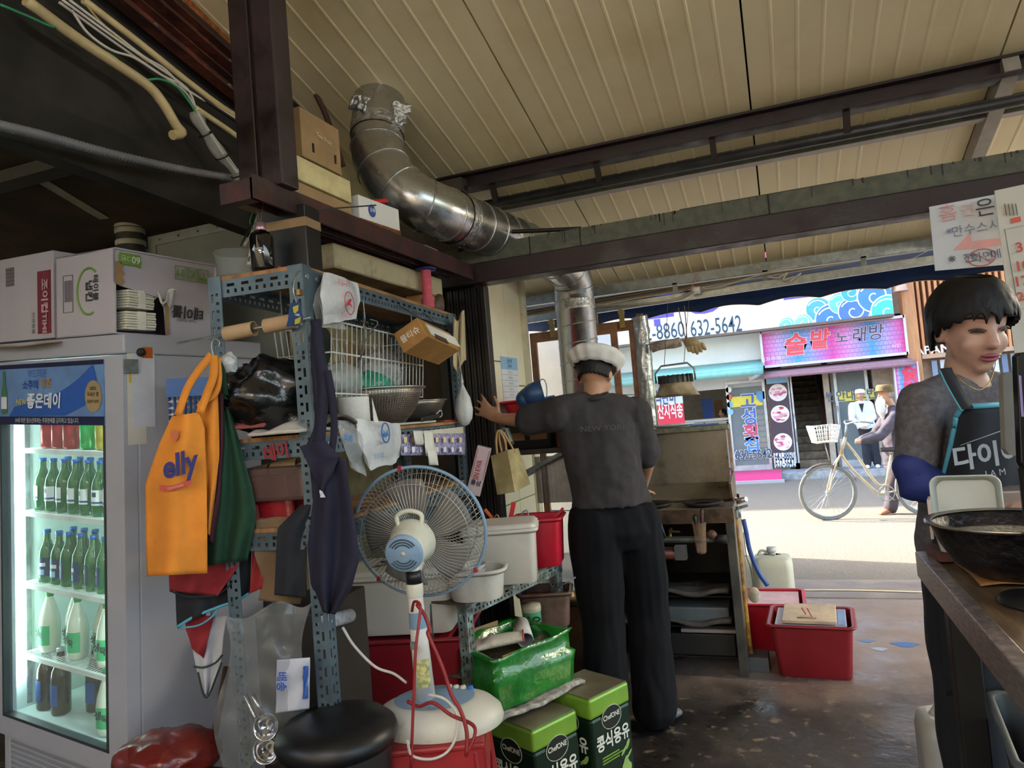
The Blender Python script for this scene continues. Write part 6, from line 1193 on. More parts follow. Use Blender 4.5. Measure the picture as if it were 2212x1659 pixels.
MB(TG).add([(GL+.014, .05, .12), (GL+.014, .23, .125), (GL+.012, .2, .07), (GL+.012, .1, .06)], [(0, 1, 2, 3)]).build('card_patch', M_kraft, t, solid=.002); text('국수다', TG @ V((GL+.018, .14, .095)), b__, ZZ, .05, flat('#2a241e'), t, bold=.02)
MB(TG).add([(.10, GW-.01, .205), (.30, GW-.01, .205), (.29, GW-.012, .15), (.1, GW-.012, .15)], [(0, 1, 2, 3)]).build('card_flap', M_kraft, t, solid=.003); MB(TG).add([(.06, .02, .185), (.22, .02, .185), (.22, .018, .145), (.06, .018, .14)], [(0, 1, 2, 3)]).build('card_flap', M_kraft, t, solid=.003)
# work glove with five fingers
G0 = TG @ V((.13, .13, .178)); gx_, gy_ = TG.to_3x3() @ V((.75, -.66, .1)).normalized(), TG.to_3x3() @ V((.66, .75, 0)).normalized()
t = thing('work_glove', 'white cotton work glove with red cuff edge lying in the green box', 'glove', G0); b = MB()
def gp(x, y, z=0): return G0 + gx_*x + gy_*y + ZZ*z
b.loft([(gp(.10, 0, .02), gy_*.036, ZZ*.018), (gp(.04, 0, .022), gy_*.038, ZZ*.022), (gp(-.02, 0, .022), gy_*.045, ZZ*.022), (gp(-.055, 0, .018), gy_*.042, ZZ*.016)], 18)
for k, (y, l) in enumerate(((-.034, .055), (-.012, .07), (.012, .07), (.034, .06))): b.limb([gp(-.04, y, .018), gp(-.04-l*.6, y*1.25, .020), gp(-.04-l, y*1.35, .008)], [.012, .0115, .010], 10)
b.limb([gp(.0, .035, .015), gp(-.015, .065, .012), gp(-.045, .078, .006)], [.014, .013, .011], 10)
blob(b, 'knit', mat('cotton_knit', '#d3cdbd', .95, var=.1, vs=30, bump=.3, bs=250), t, .005, 3); MB().tube([gp(.103, .038*cos(a), .02+.02*sin(a)) for a in [i*pi/10 for i in range(20)]], .004, 6, closed=True).build('cuff_edge', flat('#b04a40'), t)
c0, c1 = TG @ V((.27, .12, .165)), TG @ V((.35, .23, .19)); t = thing('white_tube', 'white paper tube lying in the green box', 'tube', c0); MB().tube([c0, c1], .032, 24, cap=False).build('tube', flat('#d6d6d4', .6), t, solid=.003); MB().tube([c0.lerp(c1, .05), c1], .028, 20, cap=False).build('inner', flat('#b4b8c8'), t)
c0, c1 = TG @ V((.24, .05, .135)), TG @ V((.37, .12, .15)); t = thing('spray_can', 'silver gas canister lying in the green box', 'canister', c0); MB().tube([c0, c1], .028, 24).build('body', mat('brown_silver_can', '#8c8476', .3, .7, var=.4, vs=30), t); MB().tube([c1, c1.lerp(c1+(c1-c0), .08)], [.026, .012], 18).build('dome', M_galv, t)
o = MB().sheet(lambda u, v: TG @ V((-.02+(GL+.05)*u, -.03+.36*v, -.008+.006*sin(u*9+v*7)+.008*nz((u*6, v*6, 0), 1))), 24, 20).build('newspaper_sheet', mat('newspaper', '#c5c3bc', .9, var=.3, vs=30, c2='#8c8a86'), solid=.012); tag(o, 'folded newspaper between the green box and the oil cans', 'newspaper')
# oil cans
M_cg = mat('can_dark_green', '#0f2a1a', .35, .3, var=.08); M_cl = mat('can_lime', '#7fae3a', .35, .2, var=.08)
def oilcan(T, lb):
    t = thing('oil_can', lb, 'can', T=T, group='cooking oil cans'); s, h = .232, .352
    MB(T).bx(0, s, 0, s, .0, h-.075).build('lower_body', M_cg, t, bevel=.012); MB(T).bx(0, s, 0, s, h-.0755, h).build('lime_band', M_cl, t, bevel=.010); MB(T).bx(.006, s-.006, .006, s-.006, h, h+.003).build('top', mat('tin_top', '#a09a80', .4, .7), t)
    for nm_, O, ax in (('f', lambda u, v: T @ V((u*s, -.0015, v*h)), T.to_3x3() @ V((1, 0, 0))), ('r', lambda u, v: T @ V((-.0015, (1-u)*s, v*h)), T.to_3x3() @ V((0, -1, 0))), ('q', lambda u, v: T @ V((s+.0015, u*s, v*h)), T.to_3x3() @ V((0, 1, 0)))):
        b = MB(); b.poly([O(.5+.24*cos(a), .73+.12*sin(a)) for a in [i*pi/12 for i in range(24)]]); b.build('badge', flat('#12180f'), t); b = MB(); b.tube([O(.5+.24*cos(a), .73+.12*sin(a)) for a in [i*pi/12 for i in range(24)]], .0015, 4, closed=True); b.build('badge_ring', flat('#cfd6c4'), t)
        text('ChefONE', O(.5, .74), ax, ZZ, .026, flat('#e6eade'), t, bold=.02, wd=.095); text('콩식용유', O(.5, .50), ax, ZZ, .062, flat('#e8ece2'), t, bold=.03, wd=.19)
        for k in range(3): b = MB(); b.add([O(.2, .36-k*.03), O(.62+.1*(k % 2), .36-k*.03), O(.62+.1*(k % 2), .345-k*.03), O(.2, .345-k*.03)], [(0, 1, 2, 3)]); b.build('print_line', M_cl, t)
        b = MB()
        for k in range(7): c = O(.78+.06*cos(k*2.1), .12+.04*k); e = ax*.02; b.poly([c + e*cos(q)*(1.1 if k % 2 else .7) + ZZ*.018*sin(q+.4*k) for q in [i*pi/5 for i in range(10)]])
        b.build('soybean_print', flat('#9cc06a'), t)
    return t
K1 = onZ(1148, 1580, .355); TK = MX(((a_.x, b__.x, 0, K1.x), (a_.y, b__.y, 0, K1.y), (0, 0, 1, 0), (0, 0, 0, 1)))
oilcan(TK, 'nearer green and lime cooking oil can under the newspaper'); oilcan(TK @ MX.Translation(V((.262, -.035, .03))), 'farther green and lime cooking oil can beside the cook'); oilcan(TK @ MX.Translation(V((-.0, .25, 0))), 'third oil can half hidden behind the red stool leg')
o = MB(TK).bx(.25, .52, -.05, .22, 0, .028).build('floor_plank', M_darkply); tag(o, 'dark plank under the farther oil can', 'plank')
# chilli paste container etc
q = P(1182, 1335, 3.2); zc = .512; t, T, lp = tub('chilli_container', 'stained plastic container of red chilli paste beside the cook', q.x, q.y, zc, .23, .18, .15, mat('stained_plastic', '#7c6258', .4, var=.25, vs=8, c2='#5a443c'), radians(15)); MB(T).sheet(lambda u, v: V((-.095+.19*u, -.07+.14*v, .12+.02*nz((u*5, v*5, 0), 1.4))), 14, 12).build('chilli_paste', mat('chilli', '#9a3a14', .35, var=.5, vs=30), t); MB().cyl(P(1190, 1278, 3.15), P(1243, 1247, 3.1), .004, n=6).build('spoon_handle', M_galv, t)
q = P(1150, 1345, 3.05); q.z = zc; t = thing('green_cup', 'green printed cup with milky lid in front of the chilli container', 'cup', q); MB(MX.Translation(q)).lathe([(0, .0), (.038, .001), (.041, .105)], n=24).build('body', flat('#4f9a72', .5), t); MB(MX.Translation(q)).lathe([(.042, .10), (.043, .112), (.041, .128), (0, .13)], n=24).build('lid', flat('#b0a890', .4), t); text('참유', q + V((.012, -.042, .06)), V((1, .25, 0)), ZZ, .05, flat('#1c2a20'), t, bold=.03)
MATS.setdefault('rough_timber', mat('rough_timber', '#6b4a32', .8, var=.35, vs=8))
q = P(1252, 1300, 3.5); t, T, lp = tub('steel_tray', 'small greasy tray on blocks behind the cook', q.x, q.y, q.z, .12, .16, .03, mat('greasy_tray', '#8a7a5c', .4, .3), 0); o = MB().bx(q.x-.08, q.x+.06, q.y-.08, q.y+.1, 0, q.z-.002).build('timber_blocks', MATS['rough_timber'], bevel=.004); tag(o, 'stacked timber blocks behind the cook legs', 'blocks')
# ================================================================ BLACK FOLDING DOOR AND WALL CORNER
t = thing('folding_door', 'black ribbed folding door folded against the wall', 'door', (-1.43, 3.29, 0)); M_fd = mat('black_brown_vinyl', '#1f1a18', .4, var=.3, vs=12)
for i in range(11): x = -1.53+i*.0165; MB().bx(x, x+.011, 3.262-(.006 if i % 2 else 0), 3.30, 0, 2.11).build('slat', M_fd, t)
MB().bx(-1.53, -1.35, 3.275, 3.298, 0, 2.108).build('backing', mat('olive_gap', '#5a5440', .7), t); MB().bx(-1.348, -1.322, 3.25, 3.31, 0, 2.112).build('end_post', M_fd, t, bevel=.003)
o = MB().bx(-1.60, -1.56, 3.26, 3.30, 0, 2.11).build('door_jamb', M_fd); struct(o, 'dark jamb left of the folding door', 'trim')
t = thing('knife_box', 'long red and white printed box strapped to the folding door', 'box', P(1035, 1075, 3.25)); c0, c1 = P(1022, 1068, 3.22), P(1047, 965, 3.22); MB().bar(c0, c1, .065, .045, up=FW).build('box', mat('pinkish_box', '#c8b0b0', .5, var=.08), t, bevel=.003)
dk = (c1-c0).normalized(); fn2 = -(FW-dk*FW.dot(dk)).normalized(); sx2 = dk.cross(fn2)
def kb(f, s): return c0.lerp(c1, f) + sx2*s + fn2*.024
text('SIN KWA', kb(.52, -.004), dk, -sx2, .034, flat('#b83a3e'), t, bold=.02, wd=.09); text('롱삼', kb(.25, .0), sx2, dk, .026, flat('#2a2a3a'), t, bold=.03)
for s in (-.026, .026): MB().bar(kb(.35, s), kb(.95, s), .002, .001, up=FW).build('red_line', flat('#b83a3e'), t)
# canvas tote
t = thing('canvas_tote', 'stained beige paper carrier bag hanging on the folding door edge', 'bag', P(1100, 1068, 3.2))
p0, p1, p2 = P(1060, 985, 3.2), P(1096, 972, 3.14), P(1120, 968, 3.25); q0, q1, q2 = P(1074, 1069, 3.2), P(1112, 1063, 3.14), P(1146, 1045, 3.25); k0 = FW*.1
MB().add([p0, p1, p2, p0+(p2-p1), q0, q1, q2, q0+(q2-q1)], [(0, 4, 5, 1), (1, 5, 6, 2), (2, 6, 7, 3), (3, 7, 4, 0), (4, 7, 6, 5)]).build('body', mat('stained_beige', '#b8a878', .85, var=.25, vs=7, c2='#96855a'), t, solid=.002)
MB().tube(pxc([(1074, 982), (1072, 950), (1077, 930), (1090, 950), (1094, 975)], 3.17), .005, 6).build('handle', mat('tan_handle', '#b08858', .7), t); MB().tube(pxc([(1084, 978), (1078, 945), (1082, 930), (1100, 955), (1112, 978)], 3.2), .005, 6).build('handle', MATS['tan_handle'], t)
t = thing('key_bunch', 'bunch of keys hanging above the carrier bag', 'keys', P(1095, 960, 3.22)); MB().sphere(P(1083, 928, 3.22), .022, 12, 8).build('fob', M_black, t)
for k in range(5): MB().bar(P(1085+k*3, 925, 3.21), P(1093+k*4, 960-6*(k % 2), 3.21), .010, .002, up=FW).build('key', M_galv if k % 2 else flat('#3a4a3c', .4, metal=.5), t)
# wall shelf behind the cook's arm
zs_ = P(1150, 978, 3.55).z; t = thing('wall_shelf', 'grimy board shelf on brackets left of the stove', 'shelf', (-1.2, 3.6, zs_)); MB().bx(-1.385, -.93, 3.42, 3.78, zs_-.012, zs_+.012).build('board', mat('grimy_shelf', '#4a4036', .7, var=.4, vs=12), t)
for y in (3.46, 3.74): MB().bar((-1.39, y, zs_-.16), (-1.05, y, zs_-.014), .02, .02).build('bracket', M_galv, t)
t, T, lp = tub('black_crate', 'black plastic crate on the board shelf', -1.24, 3.6, zs_+.014, .26, .24, .145, flat('#2b2a2b', .5), 0, taper=.97, rim=.004)
for s in (-.06, .06): MB().bx(-1.24+s-.045, -1.24+s+.045, 3.476, 3.481, zs_+.06, zs_+.10).build('hand_slot', flat('#8a6a4a'), t)
q = P(1142, 893, 3.5); t, T, lp = tub('red_basket', 'bright red plastic basket on the black crate', -1.2, 3.58, zs_+.178, .36, .24, .09, flat('#d81c34', .35), radians(-4), taper=.85, r=.07)
o = MB().box((-1.22, 3.6, zs_+.169), (.24, .2, .012)).build('red_tray_insert', flat('#b02a30', .5)); tag(o, 'red tray lying between the crate and basket', 'tray')
t = thing('blue_scoop', 'blue plastic scoop lying in the red basket', 'scoop', (-1.15, 3.62, zs_+.2)); c = P(1150, 852, 3.5); e = P(1185, 848, 3.5)
MB().tube([P(1133, 862, 3.5), P(1150, 852, 3.5), P(1172, 846, 3.5)], [.045, .055, .062], 24, cap=False).build('barrel', mat('blue_grey_plastic', '#2f4a72', .4), t, solid=.003); MB().tube([P(1172, 846, 3.5) + (IR*cos(a)*.35+IU*sin(a))*.062 for a in [i*pi/12 for i in range(24)]], .003, 6, closed=True).build('rim', flat('#9ab0c8'), t); MB().sphere(P(1133, 862, 3.5), .044, 14, 8).build('end', MATS['blue_grey_plastic'], t); MB().tube([P(1150, 876, 3.5), P(1200, 866, 3.5)], .03, 12).build('second_scoop', flat('#3f74b4', .4), t)
o = MB().sheet(lambda u, v: V((-1.22+.34*u, 3.50+.006*sin(u*90), zs_-.03-.24*v)), 60, 3).build('corrugated_sheet', mat('grey_corrugated', '#8a8078', .5, alpha=.92, var=.3, vs=6)); tag(o, 'grimy corrugated plastic sheet hanging under the board shelf', 'sheet')
t = thing('timber_box', 'open timber box on the board shelf right of the crate', 'box', (-1.0, 3.62, zs_+.012))
for k in range(3): MB().bx(-1.09, -.93, 3.50, 3.72, zs_+.014+.03*k, zs_+.040+.03*k).build('slat', mat('red_brown_wood', '#7c4428', .6, var=.25, vs=6), t)
# notice on the white wall
t = thing('notice_sheet', 'blue-headed notice sheet taped to the white wall', 'notice', (-1.398, 3.66, 1.45)); y0, y1 = onX(1083, 800, -1.398).y, onX(1118, 800, -1.398).y; z0, z1 = onX(1100, 870, -1.398).z, onX(1100, 772, -1.398).z
MB().bx(-1.3995, -1.397, y0, y1, z0, z1).build('paper', flat('#d6dae0'), t); MB().bx(-1.397, -1.396, y0, y1, z1-.07, z1).build('header', flat('#8cb4d8'), t); text('원산지', (-1.3955, (y0+y1)/2, z1-.025), V((0, 1, 0)), ZZ, .03, flat('#2a4a74'), t); text('표시판', (-1.3955, (y0+y1)/2, z1-.052), V((0, 1, 0)), ZZ, .022, flat('#2a4a74'), t)
for k in range(5): MB().bx(-1.397, -1.3962, y0+.006, y1-.006, z1-.10-.032*k, z1-.098-.032*k).build('rule', flat('#8a8e96'), t); text('국내산 수입', (-1.3955, (y0+y1)/2, z1-.085-.032*k), V((0, 1, 0)), ZZ, .014, flat('#4a4e58'), t)
# ================================================================ SLIDING PLASTIC DOORS
M_film = mat('vinyl_film', '#f2f3f6', .18, alpha=.36, spec=.7, var=.04); M_dfr = mat('brown_door_frame', '#9a6a4a', .55, var=.25, vs=10)
def sdoor(nm, lb, xa, xb, Y, zt_):
    t = thing(nm, lb, 'door', ((xa+xb)/2, Y, .02)); 
    for q in ((xa, xa+.045, .03, zt_), (xb-.045, xb, .03, zt_)): MB().bx(q[0], q[1], Y-.015, Y+.015, q[2], q[3]).build('stile', M_dfr, t)
    MB().bx(xa+.045, xb-.045, Y-.016, Y+.016, zt_-.07, zt_).build('top_rail', M_dfr, t); MB().bx(xa+.045, xb-.045, Y-.016, Y+.016, .03, .12).build('bottom_rail', M_dfr, t)
    MB().sheet(lambda u, v: V((xa+.03+(xb-xa-.06)*u, Y+.004*sin(u*14+v*5), .1+(zt_-.16)*v)), 30, 10).build('film', M_film, t)
    for z in (.75, 1.2, 1.55): MB().cyl((xa+.04, Y+.01, z), (xb-.04, Y+.01, z-.02), .004, n=6).build('cross_wire', flat('#7a7c80', .5, metal=.4), t)
    for f in (.28, .78):
        x = xa+(xb-xa)*f; MB().bx(x-.018, x+.018, Y-.03, Y-.016, zt_-.05, zt_+.06).build('roller_bracket', mat('brass_plate', '#b8a468', .35, .7), t); MB().cyl((x, Y-.045, zt_+.06), (x, Y-.02, zt_+.06), .022, n=16).build('roller', MATS['brass_plate'], t)
    return t
sdoor('sliding_door', 'left vinyl-covered sliding door panel behind the duct', -1.66, -1.02, 4.90, 2.04); sdoor('sliding_door', 'right vinyl-covered sliding door panel beside the duct', -1.28, -.90, 4.96, 2.055)
t = thing('foil_post', 'door post wrapped in crumpled clear film and foil', 'post', (-.86, 4.96, 0)); b = MB(); b.sheet(lambda u, v: V((-.86+.055*cos(2*pi*u)*(1+.25*nz((cos(6.28*u), sin(6.28*u), v*9), 2)), 4.96+.045*sin(2*pi*u)*(1+.25*nz((cos(6.28*u), sin(6.28*u), v*9), 2, 4)), .02+2.05*v)), 20, 60, cu=True); b.build('foil_wrap', mat('crumpled_foil', '#b4b6b4', .22, .55, bump=.5, bs=25, var=.2), t); MB().bx(-.885, -.84, 4.94, 4.98, 0, 2.09).build('core', M_dfr, t)
MB().tube([(-.80, 4.95, .9), (-.815, 4.95, 2.08)], .008, 8).build('edge_tube', flat('#a8ac98', .3, metal=.5), t)
# ================================================================ STOVE
X0, XR, Y0, Y1 = -1.15, -.285, 3.90, 4.52
st = thing('range_stove', 'blackened steel range stove with splash hood, open underneath', 'stove', ((X0+XR)/2, 4.2, 0)); M_st = mat('greasy_steel', '#8a8070', .42, .6, var=.45, vs=4, c2='#54473a', th=(.3, .55), rv=.15); M_sd = mat('burnt_steel', '#2c2824', .6, .4, var=.4, vs=9); M_sp = mat('brown_polished_side', '#a08a70', .35, .6, var=.4, vs=9, c2='#6e5440')
ysp = 4.42; zt1 = onY(1500, 932, ysp).z; zt2 = onY(1500, 1043, ysp).z; xr = onY(1568, 940, ysp).x
MB().bx(X0, xr, ysp, ysp+.02, zt2, zt1).build('splash_panel', M_st, st); MB().add([(X0, ysp, zt2), (xr, ysp, zt2), (xr+.01, 4.20, .885), (X0, 4.20, .885), (X0, ysp+.02, zt2), (xr, ysp+.02, zt2), (xr+.01, 4.22, .87), (X0, 4.22, .87)], [(0, 3, 2, 1), (4, 5, 6, 7), (0, 1, 5, 4), (3, 7, 6, 2), (1, 2, 6, 5), (0, 4, 7, 3)]).build('sloping_panel', M_st, st)
MB().bx(X0, xr+.02, ysp-.03, ysp+.14, zt1, zt1+.03).build('top_shelf', mat('mossy_steel_edge', '#7d7d68', .6, .3, var=.35, vs=30), st, bevel=.003)
MB().bx(X0, XR, Y0, 4.22, .845, .872).build('hob_plate', M_st, st, bevel=.003); MB().bx(X0, XR, Y0-.006, Y0, .80, .875).build('front_lip', mat('rusty_lip', '#5a4636', .6, .4, var=.5, vs=12), st)
MB().poly([(xr+.012, 4.20, .86), (xr+.012, 4.10, .98), (xr+.012, 4.40, 1.02), (xr+.012, 4.42, zt1), (xr+.012, 4.5, zt1), (xr+.012, 4.5, .86)], V((.012, 0, 0))).build('side_cheek', M_sp, st)
MB().bx(XR-.012, XR, Y0+.03, Y1, .03, .845).build('side_panel', M_sp, st); MB().bx(X0, X0+.012, Y0+.03, Y1, .03, .845).build('side_panel', M_sd, st); MB().bx(X0, XR, Y1-.012, Y1, .03, .87).build('back_panel', M_sd, st)
for x in (X0, XR-.045): MB().bx(x, x+.045, Y0, Y0+.03, 0, .80).build('leg', mat('grey_leg_steel', '#54534e', .5, .5, var=.3), st, bevel=.003)
for z in (.40, .24, .08): MB().bx(X0+.012, XR-.012, Y0+.06, Y1-.012, z-.006, z).build('shelf_plate', M_sd, st)
# griddle burner + pan area under the cook's hand
for k, x in enumerate((-1.0, -.72, -.45)): MB().lathe([(.05, .0), (.09, .006), (.11, .022), (.10, .026), (.05, .012)], (x, 4.05, .872), n=24).build('burner_ring', M_sd, st)
zp = onY(1495, 1166, 3.86).z
MB().cyl((X0+.02, 3.862, zp+.005), (-.36, 3.862, zp), .017, n=14).build('gas_pipe', mat('dark_green_pipe', '#47493f', .5, .4, var=.3), st); MB().cyl((-.385, 3.862, zp), (-.325, 3.862, zp), .024, n=12).build('pipe_cap', M_sd, st); MB().sphere((-.40, 3.862, zp+.022), .028, 12, 8).build('grease_lump', mat('rusty_grease', '#5a3a2a', .6, var=.5, vs=60), st)
for x in (-1.0, -.72, -.62): MB().cyl((x, 3.862, zp), (x, 3.93, zp+.05), .009, n=8).build('valve', mat('brass_valve', '#8a7444', .35, .8), st)
MB().bar((-.62, 3.85, zp+.05), (-.56, 3.845, zp+.045), .006, .008).build('valve_lever', MATS['brass_valve'], st)
for z, lb in ((.41, 'upper folded greasy sack under the stove'), (.25, 'lower folded greasy sack under the stove')):
    o = MB().sheet(lambda u, v: V((-1.05+.70*u, 3.93+.25*v, z+.012+.03*abs(sin(u*4))*(1-v)+.02*nz((u*6, v*5, z), 1))), 30, 8).build('folded_sack', mat('greasy_sack', '#57504a', .8, var=.4, vs=9), solid=.02); tag(o, lb, 'sack', 'sacks under the stove')
o = MB().bx(-.82, -.36, 3.96, 4.2, .26, .34).build('grey_tray', mat('grey_tray_plastic', '#5f6668', .5), bevel=.01); tag(o, 'grey tray between the sacks under the stove', 'tray')
o = MB().bx(-.80, -.34, 3.95, 4.25, .086, .20).build('soot_box', mat('sooty_box', '#1d1b1a', .6), bevel=.006); tag(o, 'sooty black box on the lowest stove shelf', 'box')
o = MB().bx(-.62, -.33, 3.96, 4.2, .205, .222).build('pale_board', flat('#9a8a86', .6)); tag(o, 'pale pinkish board on the sooty box', 'board')
# can under the pipe, knife cup
t = thing('red_can', 'greasy red tin can hanging under the gas pipe', 'can', (-.72, 3.87, zp-.09)); MB().cyl((-.80, 3.88, zp-.07), (-.60, 3.88, zp-.075), .032, n=18).build('body', mat('greasy_red_tin', '#6a2f24', .45, .2, var=.4, vs=30), t); MB().bx(-.60, -.54, 3.85, 3.91, zp-.105, zp-.035).build('end_block', mat('grey_block', '#5f5b58', .5), t); MB().cyl((-.79, 3.88, zp-.04), (-.79, 3.87, zp), .004, n=6).build('hook', M_galv, t)
c = onY(1516, 1195, 3.84); t = thing('knife_cup', 'clear cup with two knife handles hung on the stove front', 'cup', c); MB(MX.Translation(c)).lathe([(.02, 0), (.026, .01), (.034, .135), (.038, .16), (.04, .162)], n=24).build('cup', mat('brown_clear', '#a8866a', .15, alpha=.5, spec=.7), t); MB().limb([c + V((.01, 0, .1)), c + V((.02, 0, .22))], [.010, .011]).build('knife_handle', flat('#4a241c', .4), t); MB().limb([c + V((-.012, 0, .1)), c + V((-.018, 0, .19))], [.009, .013]).build('knife_handle', flat('#141416', .3), t)
c = onY(1437, 1160, 3.84); t = thing('soup_ladle', 'black-handled ladle leaning on the stove pipe', 'ladle', c); MB().limb([c, c + V((-.02, 0, .07)), c + V((-.035, 0, .10)), c + V((-.05, .01, .07))], [.007, .010, .012, .012]).build('handle', flat('#1a1a1d', .3), t); MB().tube([c + V((.0, 0, 0)), c + V((-.03, .0, .11))], .004, 6).build('steel_rim', M_galv, t)
# plate and papers on the stove top
zt_ = zt1+.032; c = V((onY(1450, 928, 4.48).x, 4.48, zt_)); t = thing('white_plate', 'large white oval plate on the stove top shelf', 'plate', c); b = MB(); b.loft([(c + ZZ*.002, V((.09, 0, 0)), V((0, .05, 0))), (c + ZZ*.012, V((.13, 0, 0)), V((0, .075, 0))), (c + ZZ*.02, V((.145, 0, 0)), V((0, .085, 0))), (c + ZZ*.014, V((.12, 0, 0)), V((0, .065, 0)))], 36); b.build('dish', flat('#d6d0c6', .3), t)
o = MB().box((onY(1522, 925, 4.48).x, 4.48, zt_+.006), (.17, .09, .008), rz=.1).build('blue_folder', flat('#3f6ab4', .4)); tag(o, 'blue folder lying on the stove top shelf', 'folder'); o = MB().box((onY(1548, 920, 4.5).x, 4.5, zt_+.012), (.14, .07, .004), rz=.25).build('white_papers', flat('#cfcabf')); tag(o, 'loose white paper on the stove top shelf corner', 'paper')
# gas riser and hose at the stove's right
pz_ = [onY(*p, 4.05) for p in ((1588, 1118), (1596, 1180), (1604, 1270), (1612, 1330), (1618, 1385), (1622, 1410))]; t = thing('gas_riser', 'yellow gas pipe with tap standing beside the stove', 'pipe', (pz_[-1].x, 4.05, 0)); pz_.append(V((pz_[-1].x+.01, 4.05, .02))); MB().tube(pz_, .014, 10).build('pipe', mat('yellow_gas_paint', '#c79a3a', .5, var=.4, vs=14, c2='#6a4a24'), t); MB().box(pz_[0] + ZZ*.02, (.04, .04, .05)).build('valve_body', M_galv, t, bevel=.008); MB().limb([pz_[0] + V((.02, 0, .05)), pz_[0] + V((.07, -.01, .065))], [.009, .007]).build('tap_lever', M_galv, t); MB().cyl(pz_[0] + V((.02, 0, .0)), pz_[0] + V((.02, 0, .06)), .013, n=10).build('spout', M_galv, t)
MB().bx(pz_[-1].x-.06, pz_[-1].x+.08, 3.98, 4.12, 0, .075).build('foot_block', mat('grey_block_c', '#4f4f52', .6), t, bevel=.004)
o = MB().tube(curve([onY(*p, 4.02) for p in ((1606, 1122), (1612, 1150), (1620, 1190), (1638, 1235), (1658, 1265))]), .012, 12).build('blue_hose', flat('#2a4f9a', .4)); tag(o, 'blue rubber hose hanging from the tap beside the stove', 'hose')
t = thing('string_bag', 'small string-tied pouch hanging beside the stove', 'pouch', onY(1630, 1300, 4.0)); c = onY(1629, 1285, 4.0); b = MB(); b.sphere(c, (.032, .025, .042), 16, 12); b.build('pouch', mat('dirty_white_cloth', '#b8aa94', .9, var=.25, vs=30), t); MB().tube(curve([onY(*p, 4.0) for p in ((1606, 1150), (1612, 1200), (1622, 1230), (1628, 1275)) ]), .0025, 5).build('string', flat('#3a3a34'), t)
o = thing('nozzle', 'small metal burner nozzle sticking out of the stove side', 'nozzle', onY(1598, 1080, 4.3)); MB().cyl(onY(1585, 1085, 4.35), onY(1612, 1078, 4.3), .022, .014, n=14).build('tube', mat('bright_nozzle', '#c9c4c0', .25, .8), o); MB().cyl(onY(1580, 1086, 4.37), onY(1590, 1084, 4.34), .028, n=14).build('flange', M_galv, o)
# ================================================================ RED BOXES AND JERRYCANS
q0, q1 = onZ(1690, 1462, 0), onZ(1840, 1475, 0); cx = (q0.x+q1.x)/2; t, T, lp = tub('red_box', 'dark red lidded tub with a wooden board on top, nearest the doorway', cx+.005, 4.08, 0, .40, .36, .27, M_tr, radians(-3), taper=.86, rim=.016)
MB(T).bx(-.17, .17, -.15, .15, .24, .268).build('inner_lid', flat('#b9b4bc', .4), t); bd = MB(T).bx(-.135, .125, -.16, .16, .275, .292).build('board', mat('pale_board_top', '#c8b49a', .6, var=.2, vs=8), t, bevel=.003); MB(T).cyl((-.02, -.05, .294), (-.035, -.1, .34), .003, n=6).build('red_string', flat('#a83a2a'), bd); MB(T).cyl((.01, -.1, .294), (-.01, -.07, .33), .003, n=6).build('red_string', flat('#a83a2a'), bd); MB(T).cyl((-.06, -.12, .296), (.03, -.12, .296), .003, n=6).build('chopstick', flat('#a87a4a'), bd); MB(T).bx(.13, .165, -.14, .14, .27, .272).build('blue_label', flat('#7a94c4'), t)
q0 = onZ(1625, 1412, 0); t, T, lp = tub('red_box', 'bright red tub half hidden behind the gas pipe', q0.x+.12, q0.y+.2, 0, .36, .34, .27, M_tr2, 0, taper=.88, rim=.014); MB(T).bx(-.155, .155, -.145, .145, .245, .262).build('pink_lid', mat('pinkish_lid', '#d8b0b4', .4, var=.15), t)
M_jc = mat('translucent_can', '#d8d8c4', .35, alpha=.93, var=.08, vs=5)
def jerry(lb, x, y, z, s=1., capc='#c9c9cc', rz=0):
    T = MX.Translation(V((x, y, z))) @ MX.Rotation(rz, 4, 'Z') @ MX.Scale(s, 4); t = thing('jerrycan', lb, 'jerrycan', T=T); lp = rbox(-.13, .13, -.10, .10, 0, .34, r=.05, T=T)
    rings(MB(), [lp(.92, 0), lp(1, .015), lp(1, .27), lp(.97, .315), lp(.86, .34), lp(.5, .35), lp(.2, .352)], 28).build('body', M_jc, t)
    MB(T).lathe([(.025, .345), (.025, .37), (.032, .372), (.032, .40), (0, .402)], n=18).build('cap', flat(capc, .35), t); MB(T).tube(curve([(-.09, .0, .345), (-.07, 0, .375), (-.04, 0, .37), (-.03, 0, .35)]), .010, 8).build('handle', M_jc, t); return t
qj = onZ(1678, 1305, 0); jerry('translucent water jerrycan with silver cap at the doorway', qj.x, 5.25, .0, 1.0); qj2 = onZ(1622, 1300, 0); jerry('second translucent jerrycan mostly hidden by the gas pipe', qj2.x-.05, 5.28, 0, .95, '#8a8c90')
